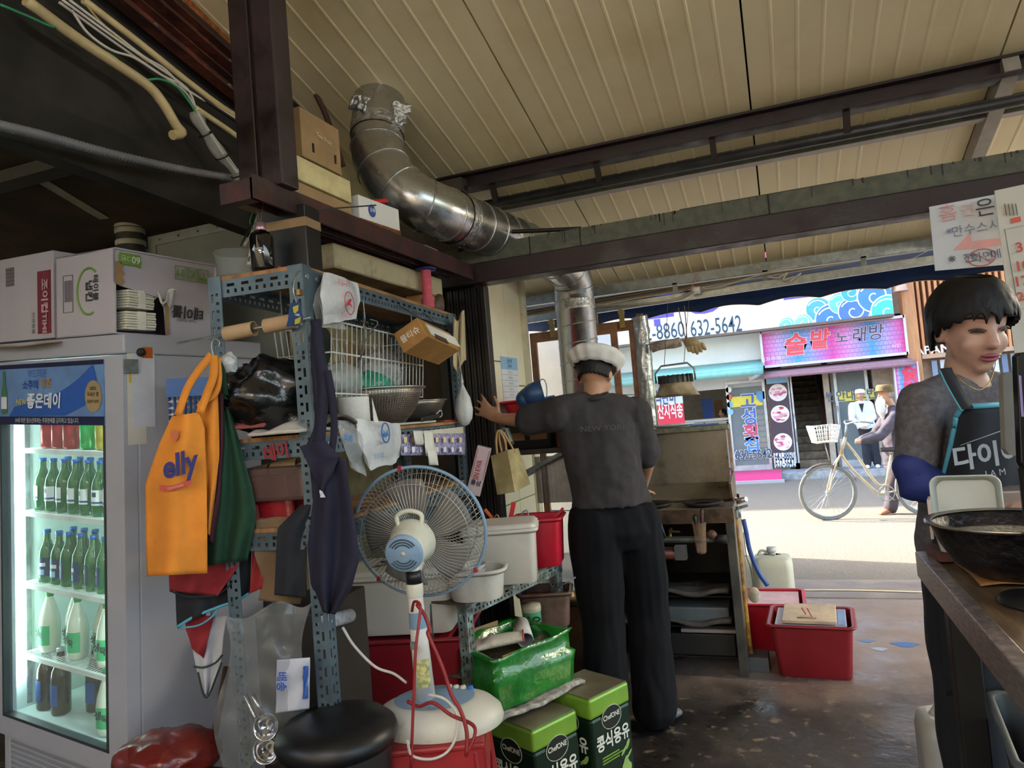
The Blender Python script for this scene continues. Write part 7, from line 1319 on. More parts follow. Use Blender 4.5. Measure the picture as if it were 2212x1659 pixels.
# ================================================================ HANGING THINGS IN THE OPENING
c = P(1461, 842, 4.4); t = thing('bay_lamp', 'unlit bell-shaped industrial lamp hanging in the street opening', 'lamp', c)
MB().lathe([(.06, .06), (.095, .045), (.115, .0), (.135, -.035), (.14, -.04), (.11, .0), (.09, .04)], c, n=40).build('reflector', mat('tarnished_reflector', '#c4b69a', .35, .3, var=.35, vs=8, c2='#94836a'), t); MB().lathe([(0, .095), (.085, .09), (.098, .075), (.098, .045)], c, n=40).build('housing', flat('#4c4c4e', .5), t)
for k in range(20): a = 2*pi*k/20; MB().box(c + V((.098*cos(a), .098*sin(a), .068)), (.02, .004, .05), rz=a).build('cooling_fin', flat('#39393b', .5), t)
MB().tube([c + V((-.12, 0, .05)), c + V((-.122, 0, .11)), c + V((-.08, 0, .155)), c + V((.08, 0, .16)), c + V((.12, 0, .12)), c + V((.12, 0, .05))], .006, 8).build('bracket', M_galv, t)
for s in (-.06, .06): MB().cyl(c + V((s, 0, .155)), V((c.x+s*1.2, 5.0, c.z+.62)), .0022, n=5).build('cord', flat('#6a5a50'), t)
def onRail(px, py, y=5.0): return onY(px, py, y)
for nm, pts, lb in (('rope', [(1465, 665), (1478, 720), (1483, 735)], 'left strand of brown rope hanging from the door rail'), ('rope', [(1478, 660), (1482, 700), (1484, 735)], 'right strand of brown rope hanging from the door rail'), ('white_rope', [(1290, 660), (1400, 655), (1460, 645), (1500, 625)], 'white rope tied along the door rail'), ('white_rope', [(1515, 625), (1560, 618), (1610, 603), (1660, 588), (1720, 575)], 'white rope between the insulator and the knot'), ('white_rope', [(1655, 598), (1680, 600), (1700, 590), (1690, 605), (1715, 598), (1705, 608), (1730, 590)], 'knotted end of the white rope'), ('pink_cord', [(1505, 592), (1500, 608), (1490, 622), (1470, 632)], 'thin pink cord above the insulator')):
    o = MB().tube(curve([onY(a, b_, 4.94) for a, b_ in pts]), .006 if 'white' in nm else .004, 6).build(nm, flat('#b8b0a0' if 'white' in nm else '#c07a80' if 'pink' in nm else '#8a6a54', .8)); tag(o, lb, 'rope')
t = thing('insulator', 'white ceramic insulator tied to the rope under the rail', 'insulator', onY(1502, 630, 4.92)); c0, c1 = onY(1494, 628, 4.92), onY(1512, 626, 4.92); MB().tube([c0, c0.lerp(c1, .4), c0.lerp(c1, .5), c1], [.026, .028, .022, .024], 16).build('spool', flat('#cfc9c0', .4), t); MB().tube([c1, c1 + (c1-c0)*.2], .012, 10).build('core', flat('#9a9488'), t)
cg = onY(1500, 745, 4.9); t = thing('rubber_gloves', 'pair of beige work gloves drying on the rope', 'gloves', cg); b = MB(); b.loft([(cg + V((-.03, 0, .045)), V((.05, 0, 0)), V((0, .02, 0))), (cg + V((-.01, 0, .0)), V((.055, 0, 0)), V((0, .022, 0)))], 14)
for k in range(5): b.limb([cg + V((-.045+.024*k, 0, 0)), cg + V((-.04+.027*k, 0, -.06+.012*abs(k-2)))], [.014, .011], 8)
blob(b, 'glove', mat('beige_rubber', '#b39c74', .7, var=.2, vs=20), t, .006, 2)
t = thing('towel_roll', 'dirty rolled rag clipped on the wire above the lamp', 'rag', onY(1440, 745, 4.9)); MB().tube(curve([onY(1407, 752, 4.9), onY(1430, 745, 4.9), onY(1455, 742, 4.9), onY(1470, 738, 4.9)]), .033, 12).build('rag', mat('dirty_rag', '#a89c90', .9, var=.5, vs=18), t); MB().cyl(onY(1395, 745, 4.92), onY(1530, 725, 4.92), .003, n=6).build('wire', M_galv, t)
# ================================================================ COUNTER ON THE RIGHT
CZ = 1.044
t = thing('steel_counter', 'wood-topped counter with steel edge at the right', 'counter', (.8, 1.2, 0)); M_ce = mat('scratched_steel_edge', '#a89a94', .35, .7, var=.35, vs=40, aniso=(1, 1, 8)); M_leg = mat('black_steel_leg', '#1c1d20', .45, .3)
MB().bx(.30, 1.5, .35, 1.93, CZ-.03, CZ-.004).build('top', mat('worn_counter_wood', '#7a6244', .5, var=.35, vs=5, aniso=(6, 1, 1), c2='#4e3d2a'), t); MB().bx(.27, .30, .35, 1.96, CZ-.06, CZ).build('edge_strip', M_ce, t, bevel=.003); MB().bx(.30, 1.5, 1.93, 1.96, CZ-.06, CZ).build('edge_strip', M_ce, t, bevel=.003)
for x, y in ((.31, 1.86), (1.42, 1.86), (.31, .42), (1.42, .42)): MB().bx(x, x+.055, y, y+.055, 0, CZ-.03).build('leg', M_leg, t, bevel=.004)
MB().bx(.30, 1.5, .40, 1.93, .50, .53).build('lower_shelf', mat('brown_shelf', '#6a4630', .6, var=.3), t); MB().bx(.285, .30, .4, 1.93, .49, .545).build('shelf_edge', M_ce, t)
o = MB().box((.345, 1.89, CZ+.012), (.10, .10, .022), rz=.1).build('wooden_coaster', mat('red_brown_board', '#5e3a30', .5, var=.2)); tag(o, 'red-brown wooden board at the counter corner', 'board')
o = MB().sheet(lambda u, v: V((.33+.22*u, 1.62+.26*v+.03*u, CZ+.003+.004*sin(u*8+v*5))), 12, 12).build('brown_paper', mat('greasy_paper', '#9a6a3a', .6, var=.25), solid=.002); tag(o, 'greasy brown paper on the counter under the steel bowl', 'paper')
# clamshell box
c0 = P(2085, 1172, 1.60); zc = CZ+.024; R_ = MX.Translation(V((c0.x+.01, c0.y, zc))) @ MX.Rotation(radians(-12), 4, 'Z'); t = thing('takeaway_box', 'open grey-white takeaway box standing on the counter', 'box', T=R_); M_tk = mat('pulp_white', '#bfc2b8', .6, var=.05); lp = rbox(-.068, .068, -.055, .055, 0, .055, r=.02, T=R_)
b = MB(); rings(b, [lp(.85, 0), lp(1, .05), lp(1.03, .055), lp(.95, .05), lp(.8, .006)], 28, cap=False); b.add(lp(.85, .0), [tuple(reversed(range(28)))]); b.add(lp(.8, .006), [tuple(range(28))]); b.build('tray', M_tk, t)
TL = R_ @ MX.Translation(V((0, .056, .05))) @ MX.Rotation(radians(82), 4, 'X'); lp = rbox(-.068, .068, 0, .105, 0, .03, r=.02, T=TL); b = MB(); rings(b, [lp(1.03, .0), lp(1, -.002), lp(.86, -.03)], 28, cap=False); b.add(lp(.86, -.03), [tuple(range(28))]); b.build('lid', M_tk, t, solid=.003); MB(R_).bx(-.076, -.070, .0, .06, .02, .11).build('side_flap', flat('#d0bcae', .6), t)
# bowl
cb = P(2185, 1215, 1.42); cb.z = CZ+.005; T = MX.Translation(cb); t = thing('steel_bowl', 'big dented steel bowl with spring onion at the counter edge', 'bowl', T=T)
MB(T).lathe([(0, .0), (.06, .002), (.10, .03), (.125, .075), (.135, .105), (.143, .108), (.142, .112), (.13, .108), (.10, .05)], n=48).build('bowl', mat('dark_hammered', '#3a3638', .35, .7, bump=.8, bs=60, var=.3), t); MB(T).lathe([(.134, .108), (.145, .110), (.1445, .115), (.13, .112)], n=48).build('rim', mat('bright_rim', '#b8b2a4', .25, .9), t); MB(T).lathe([(0, .085), (.06, .09), (.12, .082)], n=30).build('minced_filling', mat('mince', '#6f6a5a', .7, var=.5, vs=60, bump=1, bs=90), t)
o = MB().tube(curve([P(2062, 1152, 1.5), P(2100, 1158, 1.46), P(2140, 1168, 1.42)]), .005, 8).build('spring_onion', flat('#6a9a3a', .5)); tag(o, 'green spring onion stalk on the rim of the steel bowl', 'vegetable')
c0 = P(2260, 1260, 1.2); t, T_, lp = tub('clear_box', 'clear plastic container at the right edge of the counter', c0.x+.13, c0.y, CZ, .13, .16, .06, mat('clear_box_pet', '#b8b8b0', .1, alpha=.3, spec=.8), 0)
o = MB().tube(curve([P(2150, 1140, 1.6), P(2170, 1120, 1.62), P(2212, 1105, 1.6)]), .006, 8).build('green_hose', flat('#2a6a4a', .5)); tag(o, 'dark green hose crossing the counter behind the bowl', 'hose')
o = MB().box(P(2190, 1125, 1.72), (.16, .1, .16)).build('steel_bin', mat('pinkish_steel', '#a09490', .35, .6, var=.2), bevel=.006); tag(o, 'steel container on the counter beside the gloved hand', 'container')
c0 = P(2160, 1500, 1.62); t, T_, lp = tub('grey_tub', 'grey plastic tub on the lower counter shelf', c0.x+.13, c0.y-.1, .532, .30, .38, .16, mat('grey_tub_plastic', '#5c6368', .45, var=.08), radians(-6), rim=.012); MB(T_).lathe([(.03, .03), (.09, .06), (.10, .10), (.08, .13), (.0, .13)], (.02, .03, 0), n=24).build('dark_pot', M_leg, t)
q = onZ(2030, 1659, .02); T = MX.Translation(V((P(2050, 1600, 2.35).x+.03, P(2050, 1600, 2.35).y, 0))); t = thing('white_canister', 'white plastic canister on the floor beside the counter leg', 'canister', T=T); lp = rbox(-.12, .12, -.10, .10, 0, .36, r=.04, T=T); rings(MB(), [lp(.93, 0), lp(1, .02), lp(1, .29), lp(.93, .335), lp(.7, .35)], 28).build('body', mat('white_canister_pe', '#b4b2aa', .4, var=.06), t); MB(T).tube(curve([(-.07, 0, .345), (-.04, 0, .375), (.04, 0, .375), (.07, 0, .345)]), .014, 8).build('handle', MATS['white_canister_pe'], t)
# tablet and grey plate at the right edge
t = thing('tablet_stand', 'grey back of a stand holding a black tablet, at the right edge', 'tablet', P(2190, 1010, 1.3)); b = MB(); b.poly([P(x, y, 1.3) for x, y in ((2166, 812), (2172, 806), (2196, 802), (2204, 810), (2212, 975), (2204, 986), (2180, 982), (2172, 970))], FW*.012); b.build('plate', mat('grey_beige_plastic', '#7d786e', .5), t); b = MB(); b.poly([P(x, y, 1.24) for x, y in ((2196, 770), (2204, 762), (2260, 755), (2280, 1000), (2214, 1015), (2206, 1000))], FW*.014); b.build('tablet', mat('black_glass_slab', '#0c0d12', .1), t, bevel=.002); b = MB(); b.poly([P(x, y, 1.238) for x, y in ((2200, 810), (2206, 812), (2212, 900), (2206, 900))]); b.build('screen_glow', flat('#7a6a98', .3), t)
MB().cyl(P(2215, 1010, 1.27), V((P(2215, 1010, 1.27).x, P(2215, 1010, 1.27).y, CZ)), .012, n=10).build('stem', M_leg, t); MB().lathe([(0, .012), (.06, .01), (.065, 0)], V((P(2215, 1010, 1.27).x, P(2215, 1010, 1.27).y, CZ)), n=20).build('foot', M_leg, t)
# paper sign and calendar hung on the lintel
def yt(nm, lb, pts, Y, m, cat):
    t = thing(nm, lb, cat, onY(*pts[2], Y)); b = MB(); b.poly([onY(x, y, Y) for x, y in pts], V((0, .003, 0))); b.build('sheet', m, t); return t
t = yt('paper_sign', 'white handwritten paper sign with a pink arrow under the lintel beam', [(2007, 447), (2150, 420), (2168, 572), (2020, 585)], 3.17, mat('sign_paper', '#ccd0d8', .8, var=.03), 'sign'); ax = onY(2150, 420, 3.16)-onY(2007, 447, 3.16); uz = onY(2007, 447, 3.16)-onY(2020, 585, 3.16)
for s, x, y, h, c in (('흠', 2048, 462, .07, '#d89a9a'), ('연', 2090, 455, .055, '#d8b0b0'), ('은', 2128, 450, .075, '#3a3a42'), ('만수스시', 2108, 494, .045, '#7a84a0'), ('전', 2092, 558, .04, '#5a6a90'), ('화면', 2122, 556, .04, '#5a6a90'), ('예', 2152, 550, .04, '#5a6a90'), ('※', 2050, 500, .04, '#8a94b0'), ('※', 2057, 560, .045, '#4a5468')): text(s, onY(x, y, 3.163), ax, uz, h, flat(c), t)
b = MB(); b.poly([onY(x, y, 3.1685) for x, y in ((2058, 541), (2096, 502), (2100, 521), (2160, 514), (2162, 530), (2100, 537))]); b.build('pink_arrow', flat('#e0a8ac'), t); b = MB(); c = onY(2121, 556, 3.165); b.tube([c + ax.normalized()*.045*cos(a) + ZZ*.032*sin(a) for a in [i*pi/12 for i in range(24)]], .002, 5, closed=True); b.bar(c + ax.normalized()*-.03 + ZZ*.025, c + ax.normalized()*.03 - ZZ*.025, .004, .002); b.build('ban_mark', flat('#c86a6a'), t)
t = yt('calendar', 'wall calendar with large red dates at the right edge', [(2148, 412), (2260, 388), (2300, 740), (2192, 765)], 3.08, mat('calendar_paper', '#c9c7bd', .6, var=.03), 'calendar'); ax = onY(2260, 388, 3)-onY(2148, 412, 3)
for s, x, y, h in (('3', 2202, 535, .05), ('10', 2208, 575, .05), ('17', 2206, 608, .05), ('24', 2212, 640, .045)): text(s, onY(x, y, 3.07), ax, ZZ, h, flat('#c84a3a'), t, bold=.02)
for k in range(4): b = MB(); b.bar(onY(2170+k*8, 440+0*k, 3.075), onY(2174+k*8, 465, 3.075), .006, .001); b.build('small_month', flat('#7a4a48' if k == 0 else '#6a6a6a'), t)
b = MB(); b.poly([onY(x, y, 3.076) for x, y in ((2183, 472), (2204, 467), (2206, 478), (2185, 482))]); b.build('month_badge', flat('#d85a4a'), t); b = MB(); b.tube([onY(x, y, 3.075) for x, y in ((2170, 495), (2260, 478), (2290, 655), (2200, 668))], .0012, 4, closed=True); b.build('frame_line', flat('#7a7a78'), t)
# fill lamps added out of view, behind the camera and right of the eave
M_eave_fill = mat('eave_fill_tube', '#fff8ea', .4, emit=LAMP*8, ecol='#fff0d4'); M_tube = mat('fill_tube', '#fff3e0', .4, emit=LAMP, ecol='#f3f3ff')
for k, (x, y) in enumerate(((-.6, -.55), (1.3, -.55), (.3, -1.9), (2.5, 4.0))):
    z = min(rz_(y)-.16, 2.35); t = thing('fill_lamp', ('near left', 'near right', 'rear', 'eave side')[k] + ' twin-tube fill lamp added out of view', 'lamp', (x, y, z)); MB().bx(x-.65, x+.65, y-.07, y+.07, z+.05, z+.09).build('housing', M_white, t)
    for s in (-.035, .035): MB().cyl((x-.6, y+s, z+.02), (x+.6, y+s, z+.02), .014, n=10).build('tube', M_eave_fill if k == 3 else M_tube, t)
    for s in (-.6, .6): MB().cyl((x+s, y, z+.09), (x+s, y, rz_(y)), .005, n=6).build('hanger', M_galv, t)
# ================================================================ PEOPLE
M_skin = mat('skin', '#b98a6c', .5, var=.06, sss=.08); M_hair = mat('black_hair', '#0d0a0d', .5, var=.4, vs=30, aniso=(30, 30, 3), bump=.35, bs=50, spec=.3)
def unit(v): return V(v).normalized()
def hand(b, w_, d, n, th, curl=.25, s=1., spread=.22):     # wrist, finger direction, back-of-hand normal, thumb direction
    d, n = unit(d), unit(n); sd = unit(V(th)-d*V(th).dot(d)); w_ = V(w_)
    b.loft([(w_, sd*.027*s, n*.018*s), (w_+d*.03*s, sd*.036*s, n*.017*s), (w_+d*.075*s, sd*.041*s, n*.014*s), (w_+d*.09*s, sd*.038*s, n*.011*s)], 14)
    for k, (o, l) in enumerate(((.030, .072), (.010, .080), (-.011, .075), (-.031, .058))):
        p = w_+d*.082*s+sd*o*s; e = unit(d+sd*(spread*(1.2-.8*k))); c = curl
        p1 = p+e*l*.45*s-n*l*.1*c*s; p2 = p1+unit(e-n*c)*l*.32*s; p3 = p2+unit(e-n*2*c)*l*.26*s; b.limb([p, p1, p2, p3], [.0098*s, .0095*s, .0088*s, .0075*s], 8)
    p = w_+d*.02*s+sd*.03*s; b.limb([p, p+(sd*.9+d*.6)*.032*s, p+(sd*.9+d*1.0)*.058*s], [.0135*s, .0115*s, .009*s], 8)
def headm(b, c, f, u, s=1., nose=True, ears=True):
    f = unit(f); u = unit(V(u)-f*V(u).dot(f)); r = f.cross(u); R = MX((r, f, u)).transposed(); c = V(c)
    b.sphere(c+(u*.03-f*.008)*s, (.075*s, .092*s, .088*s), 24, 16, R); b.sphere(c+(f*.02-u*.035)*s, (.062*s, .066*s, .075*s), 20, 14, R); b.sphere(c+(f*.052-u*.088)*s, (.028*s, .024*s, .022*s), 14, 10, R)
    for q in (-1, 1):
        b.sphere(c+(f*.055-u*.03+r*q*.034)*s, (.026*s, .024*s, .028*s), 12, 8, R)
        if ears: b.sphere(c+(r*q*.077-f*.008-u*.01)*s, (.010*s, .02*s, .030*s), 12, 8, R)
    if nose:
        b.limb([c+(f*.078+u*.018)*s, c+(f*.092-u*.012)*s, c+(f*.100-u*.026)*s], [.010*s, .0115*s, .014*s], 10)
        for q in (-1, 1): b.sphere(c+(f*.088-u*.028+r*q*.013)*s, .0085*s, 8, 6)
    return f, u, r
def person(lb, base, J, f, s, shirt, pants, shoe, sleeve=.62, vox=.012, hands=None, skin=M_skin, shfold=.012, fat=1., loose=1., toes=None, slr=.072, wide=1., hemz=-.03):
    t = thing('person', lb, 'person', base); J = {k: V(v) for k, v in J.items()}; f = unit(f)
    side = unit(J['shR']-J['shL']); ch = (J['shR']+J['shL'])/2; pel = (J['hipR']+J['hipL'])/2; up = unit(ch-pel); fw_ = unit(up.cross(side)); fw_ = fw_ if fw_.dot(f) > 0 else -fw_; sw = (J['shR']-J['shL']).length/2
    b = MB(); b.loft([(pel-up*.06, side*.13*fat, fw_*.09*fat), (pel.lerp(ch, .4), side*.125*fat, fw_*.085*fat), (pel.lerp(ch, .8), side*.15*fat, fw_*.09*fat), (ch, side*sw*.7, fw_*.06)], 20)
    b.limb([ch, J['neck'], J['head']], [.058*s, .05*s, .05*s]); headm(b, J['head'], J.get('look', J['head']+f)-J['head'], J.get('hup', ZZ), s)
    for q in 'LR':
        b.limb([J['sh'+q], J['el'+q], J['wr'+q]], [.046*s, .038*s, .027*s]); b.limb([J['hip'+q], J['kn'+q], J['an'+q]], [.075*s, .052*s, .036*s])
        if hands and q in hands: hand(b, J['wr'+q], *hands[q])
        else: b.limb([J['wr'+q], J['wr'+q]+unit(J['wr'+q]-J['el'+q])*.08*s], [.028*s, .026*s])
    blob(b, 'body', skin, t, vox, 3)
    b = MB(); hem = pel+up*hemz*s
    b.loft([(hem, side*.172*fat*s*loose, fw_*.135*fat*s*loose), (pel.lerp(ch, .12), side*.182*fat*s*loose, fw_*.14*fat*s*loose), (pel.lerp(ch, .3), side*.172*fat*s*loose, fw_*.13*fat*s*loose), (pel.lerp(ch, .55), side*.172*fat*s, fw_*.125*fat*s), (pel.lerp(ch, .85), side*sw*.92, fw_*.115*fat*s), (ch+up*.01, side*sw*.80, fw_*.085*s), (ch+up*.045*s, side*.075*s, fw_*.065*s)], 28)
    for q in 'LR':
        e = J['sh'+q].lerp(J['el'+q], min(1, sleeve*1.6)) if sleeve < .99 else J['el'+q]; pts = [J['sh'+q], J['sh'+q].lerp(e, .5), e]; rr = [slr*s, slr*.97*s, slr*.93*s*loose]; b.limb([J['neck']-up*.03*s, J['sh'+q]+up*.005], [.055*s, slr*.8*s])
        if sleeve >= .99: pts.append(J['wr'+q]); rr.append(.042*s)
        b.limb(pts, rr)
    blob(b, 'shirt', shirt, t, vox, 3, lambda p, n: shfold*nz(p+V((0, 0, p.z*-.3)), 9/s, 1)+shfold*.5*nz(p, 21/s, 5))
    b = MB(); b.loft([(pel+up*.09*s, side*.15*fat*s, fw_*.112*fat*s), (pel-up*.05*s, side*.172*fat*s, fw_*.135*fat*s), (pel-up*.13*s, side*.14*fat*s, fw_*.095*fat*s)], 24)
    for q in 'LR': b.limb([J['hip'+q], J['hip'+q].lerp(J['kn'+q], .5), J['kn'+q], J['an'+q].lerp(J['kn'+q], .4), J['an'+q]+ZZ*.03], [.10*s*wide, .096*s*wide, .084*s*wide, .082*s*wide, .080*s*wide])
    blob(b, 'trousers', pants, t, vox, 9, lambda p, n: .012*nz(p, 7/s, 2)+.005*nz((p.x*3, p.y*3, p.z*.4), 9/s, 8))
    for q in 'LR':
        a = J['an'+q]; d = unit((toes or {}).get(q, f)); d.z = 0; d.normalize(); g = a.z-.055*s; sd = d.cross(ZZ); b = MB(); z = lambda h: V((0, 0, g+h*s-a.z))
        b.loft([(a-d*.06*s+z(.03), sd*.028*s, ZZ*.03*s), (a-d*.03*s+z(.045), sd*.037*s, ZZ*.045*s), (a+d*.05*s+z(.04), sd*.042*s, ZZ*.04*s), (a+d*.12*s+z(.025), sd*.045*s, ZZ*.025*s), (a+d*.175*s+z(.015), sd*.03*s, ZZ*.015*s)], 16); b.build('shoe', shoe, t, sub=1)
    return t
# ---- the cook, seen from behind
d0 = 3.3
J = dict(head=P(1287, 812, 3.36), neck=P(1283, 850, 3.33), shL=P(1196, 898, 3.28), shR=P(1372, 892, 3.42), elL=P(1135, 908, 3.34), wrL=P(1078, 905, 3.45), elR=P(1398, 1002, 3.46), wrR=P(1385, 1060, 3.68), hipL=P(1282, 1130, 3.27), hipR=P(1372, 1122, 3.36), knL=P(1300, 1340, 3.24), knR=P(1400, 1330, 3.34))
aL, aR = onZ(1318, 1562, .06), onZ(1415, 1545, .06); J['anL'] = V((aL.x, aL.y-.02, .065)); J['anR'] = V((aR.x, aR.y, .065)); J['look'] = J['head'] + V((.15, .9, -.35))
M_cs = mat('charcoal_tshirt', '#322e31', .9, var=.12, vs=5, bump=.1, bs=200); M_cp = mat('black_trousers', '#0f1015', .9, var=.2, vs=5, spec=.2)
wl_ = J['wrL']
ck = person('cook in charcoal T-shirt, black trousers and white cap, leaning on the folding door', (-.8, 3.25, 0), J, V((.1, 1, 0)), 1.0, M_cs, M_cp, mat('grey_clog', '#6a6c72', .5), sleeve=.50, vox=.009, hands={'L': (P(1040, 880, 3.5)-wl_, V((.1, -1, .1)), V((.2, 0, 1)), .12, 1.0, .28), 'R': (V((0, 1, -.2)), V((0, 0, 1)), V((-1, 0, 0)))}, shfold=.016, fat=1.06, loose=1.02, slr=.080, wide=1.22, hemz=.075, toes={'L': V((-.1, 1, 0)), 'R': V((.5, .9, 0))})
hc = J['head']; hf = unit(J['look']-hc); hu = unit(ZZ-hf*hf.z); hr = hf.cross(hu)
b = MB()
for i in range(60):
    a = i*2*pi/60
b.sheet(lambda u, v: hc + hu*(.03+.105*sin(v*pi/2)**.8) - hf*.012 + (hr*cos(2*pi*u)+hf*sin(2*pi*u)*1.12)*(.092+.052*sin(pi*min(1, v*1.15+.04))**.8-.135*v**2.4)*(1+.06*nz((cos(2*pi*u)*2, sin(2*pi*u)*2, v*2), 1.6)+.035*sin(26*pi*u)*(1-v)**2), 80, 18, cu=True)
b.build('cap', mat('white_cap_cloth', '#d6d4d0', .85, var=.05, bump=.25, bs=25), ck, solid=.002)
b = MB(); b.sheet(lambda u, v: hc - hf*.008 + hu*(.045-.062*v-.012*abs(sin(u*40))*v) + (hr*cos(pi*u+pi)*.0805 + hf*sin(pi*u+pi)*.104)*(1.0-.12*v), 44, 6); b.build('hair', M_hair, ck, solid=.006)
b = MB(); nk = J['neck'] - ZZ*.012; b.tube([nk + hr*.066*cos(a) + V((0, 1, .25)).normalized()*.066*sin(a) for a in [i*pi/16 for i in range(32)]], .009, 8, closed=True); b.build('collar', M_cs, ck)
bx_ = P(1372, 935, 3.2)-P(1200, 945, 3.12); tx = P(1300, 925, 3.17); text('NEW YORK', P(1305, 925, 3.145), bx_, ZZ, .034, flat('#45474b', .9), ck, wd=.22)
b = MB(); b.loft([((J['hipL']+J['hipR'])/2+ZZ*.0, unit(bx_)*.180, V((0, .136, 0))), ((J['hipL']+J['hipR'])/2+ZZ*.07, unit(bx_)*.174, V((0, .130, 0)))], 28, cap=False); b.build('waistband', M_cp, ck, solid=.006)
# ---- the woman behind the counter
hd = P(2098, 708, 1.85); fdir = unit(-FW*.97-IR*.02-IU*.24); s = 1.02
J = dict(head=hd, neck=P(2082, 810, 1.88), shL=P(2240, 868, 1.93), shR=P(1990, 872, 1.86), elR=P(1972, 1040, 1.84), wrR=P(2130, 1085, 1.74), elL=P(2280, 1040, 1.86), wrL=P(2235, 1085, 1.72), hipL=P(2175, 1210, 1.98), hipR=P(2075, 1215, 1.94), knL=P(2170, 1480, 1.98), knR=P(2085, 1480, 1.94)); J['anL'] = V((J['hipL'].x, J['hipL'].y, .065)); J['anR'] = V((J['hipR'].x, J['hipR'].y, .065)); J['look'] = hd+fdir; J['hup'] = ZZ*.95+IU*.05
M_sk2 = mat('warm_skin', '#b48e7c', .5, var=.05, sss=.08); M_gt = mat('heather_grey_tshirt', '#5d5a5e', .9, var=.25, vs=60); M_bp = mat('dark_trousers', '#1b1c22', .85)
wo = person('woman in grey T-shirt and black apron with turquoise edging behind the counter', (.45, 2.25, 0), J, -FW*.9+IR*.2, 1.0, M_gt, M_bp, mat('black_shoe', '#1a1a1c', .5), sleeve=.46, vox=.0075, hands={'R': (IR*.9-IU*.1-FW*.2, IU, -FW*1., .3, 1.0, .12), 'L': (-IR*.6-FW*.5, IU, -FW, .4)}, skin=M_sk2, shfold=.007, fat=1.0, slr=.058)
f_, u_, r_ = unit(J['look']-hd), None, None; u_ = unit(V(J['hup'])-f_*V(J['hup']).dot(f_)); r_ = f_.cross(u_)
def fp2(x, z, e=0):   # point on the face by sideways/upward offsets
    y = .086*sqrt(max(.05, 1-(x/.08)**2-((z+.01)/.13)**2)); return hd + r_*x + u_*z + f_*(y+e)
for q in (-1, 1):
    x = .033*q
    b = MB(); b.sheet(lambda u, v: fp2(x+(u-.5)*.030, .008+(v-.5)*.009*sin(pi*u)-.003*(u-.5)**2*8, .004), 10, 4); b.build('eye', flat('#1b1414', .25), wo)
    b = MB(); b.tube([fp2(x+(i/8-.5)*.034, .014-.006*(i/8-.5)**2*4, .0045) for i in range(9)], .0022, 6); b.build('eyelid', flat('#5c4034', .6), wo)
    b = MB(); b.tube([fp2(x+(i/8-.5)*.042, .036+.004*(1-(2*i/8-1)**2), .003) for i in range(9)], [.0016+.0018*sin(pi*(i+.5)/9) for i in range(9)], 6); b.build('eyebrow', flat('#2f2320', .8), wo)
for z, m_ in ((-.058, .0042), (-.065, .0050)): b = MB(); b.tube([fp2((i/10-.5)*.050, z+(.003 if z > -.06 else -.002)*(1-(2*i/10-1)**2)+.003*(2*i/10-1)**2, .010) for i in range(11)], [m_*sin(pi*(i+.6)/11.2)+.0008 for i in range(11)], 8); b.build('lip', mat('lip', '#8c4450', .4), wo)
# hair: cap with fringe
def hairf(u, v):
    a = 2*pi*u; ca, sa = cos(a), sin(a)       # sa>0 is the face side
    k_ = max(0, min(1, (sa+.25)/.5)); low = -.06*(1-k_) + k_*(.046+.028*nz((a*7, 0, 0), 1.7)+.008*sin(a*23)-.05*max(0, abs(ca)-.6)*2) + .03*max(0, 1-abs(sa+.05)*5)
    z = .125-(.125-low)*v**1.15; rr = sqrt(max(.02, 1-(max(0, z-.03)/.103)**2)) if z > .03 else 1.0-2.0*(.03-z)
    rr *= 1+.035*nz((ca*3, sa*3, v*3), 1.4)
    return hd + (r_*ca*.092 + f_*(sa*.108-.008))*rr + u_*z
MB().sheet(hairf, 96, 22, cu=True).build('hair', M_hair, wo, solid=.010)
# apron
def apd(x): return 1.70+.075*((x-2120)/95)**2
Ml = [(2062, 905), (2052, 960), (2040, 1010), (2022, 1080), (2016, 1180), (2022, 1300), (2032, 1420), (2045, 1500)]
def apf(u, v):
    y = 880+620*v+20*(1-min(1, u*12))*(v < .05); x = ipl(Ml, y)*(1-u)+2235*u; return P(x, y-(.06*(x-2060)), apd(x)+.14*v+.006*sin(u*14+v*6))
MB().sheet(apf, 30, 40).build('apron', M_bk, wo, solid=.003); ed = [apf(0, i/100)-FW*.004 for i in range(24)]; MB().tube(ed, .006, 6, sx=1).build('apron_edging', M_cy, wo); MB().tube([apf(i/16, 0)-FW*.004 for i in range(17)], .007, 6).build('apron_edging', M_cy, wo)
stp = pxc([(2042, 796), (2058, 828), (2078, 862), (2092, 884)], 1.775, 1.70)
for o_, m_, wd_ in ((0, M_bk, 24), (-12, M_cy, 6)): strap([(2042+o_, 796-o_*.3), (2056+o_, 826-o_*.3), (2074+o_, 858-o_*.3), (2090+o_, 884-o_*.3)], 1.755, 1.695, wd_, m_, wo, 'apron_strap')
text('다이아', P(2135, 985, 1.662), IR+IU*.14, IU-IR*.05, .062, flat('#8f949a', .8), wo, bold=.03, shear=.0); text('J A M', P(2150, 1022, 1.66), IR+IU*.14, IU, .022, flat('#8f949a', .8), wo); MB().cyl(P(2075, 962, 1.69), P(2165, 930, 1.665), .0012, n=5).build('print_line', flat('#8f949a', .8), wo)
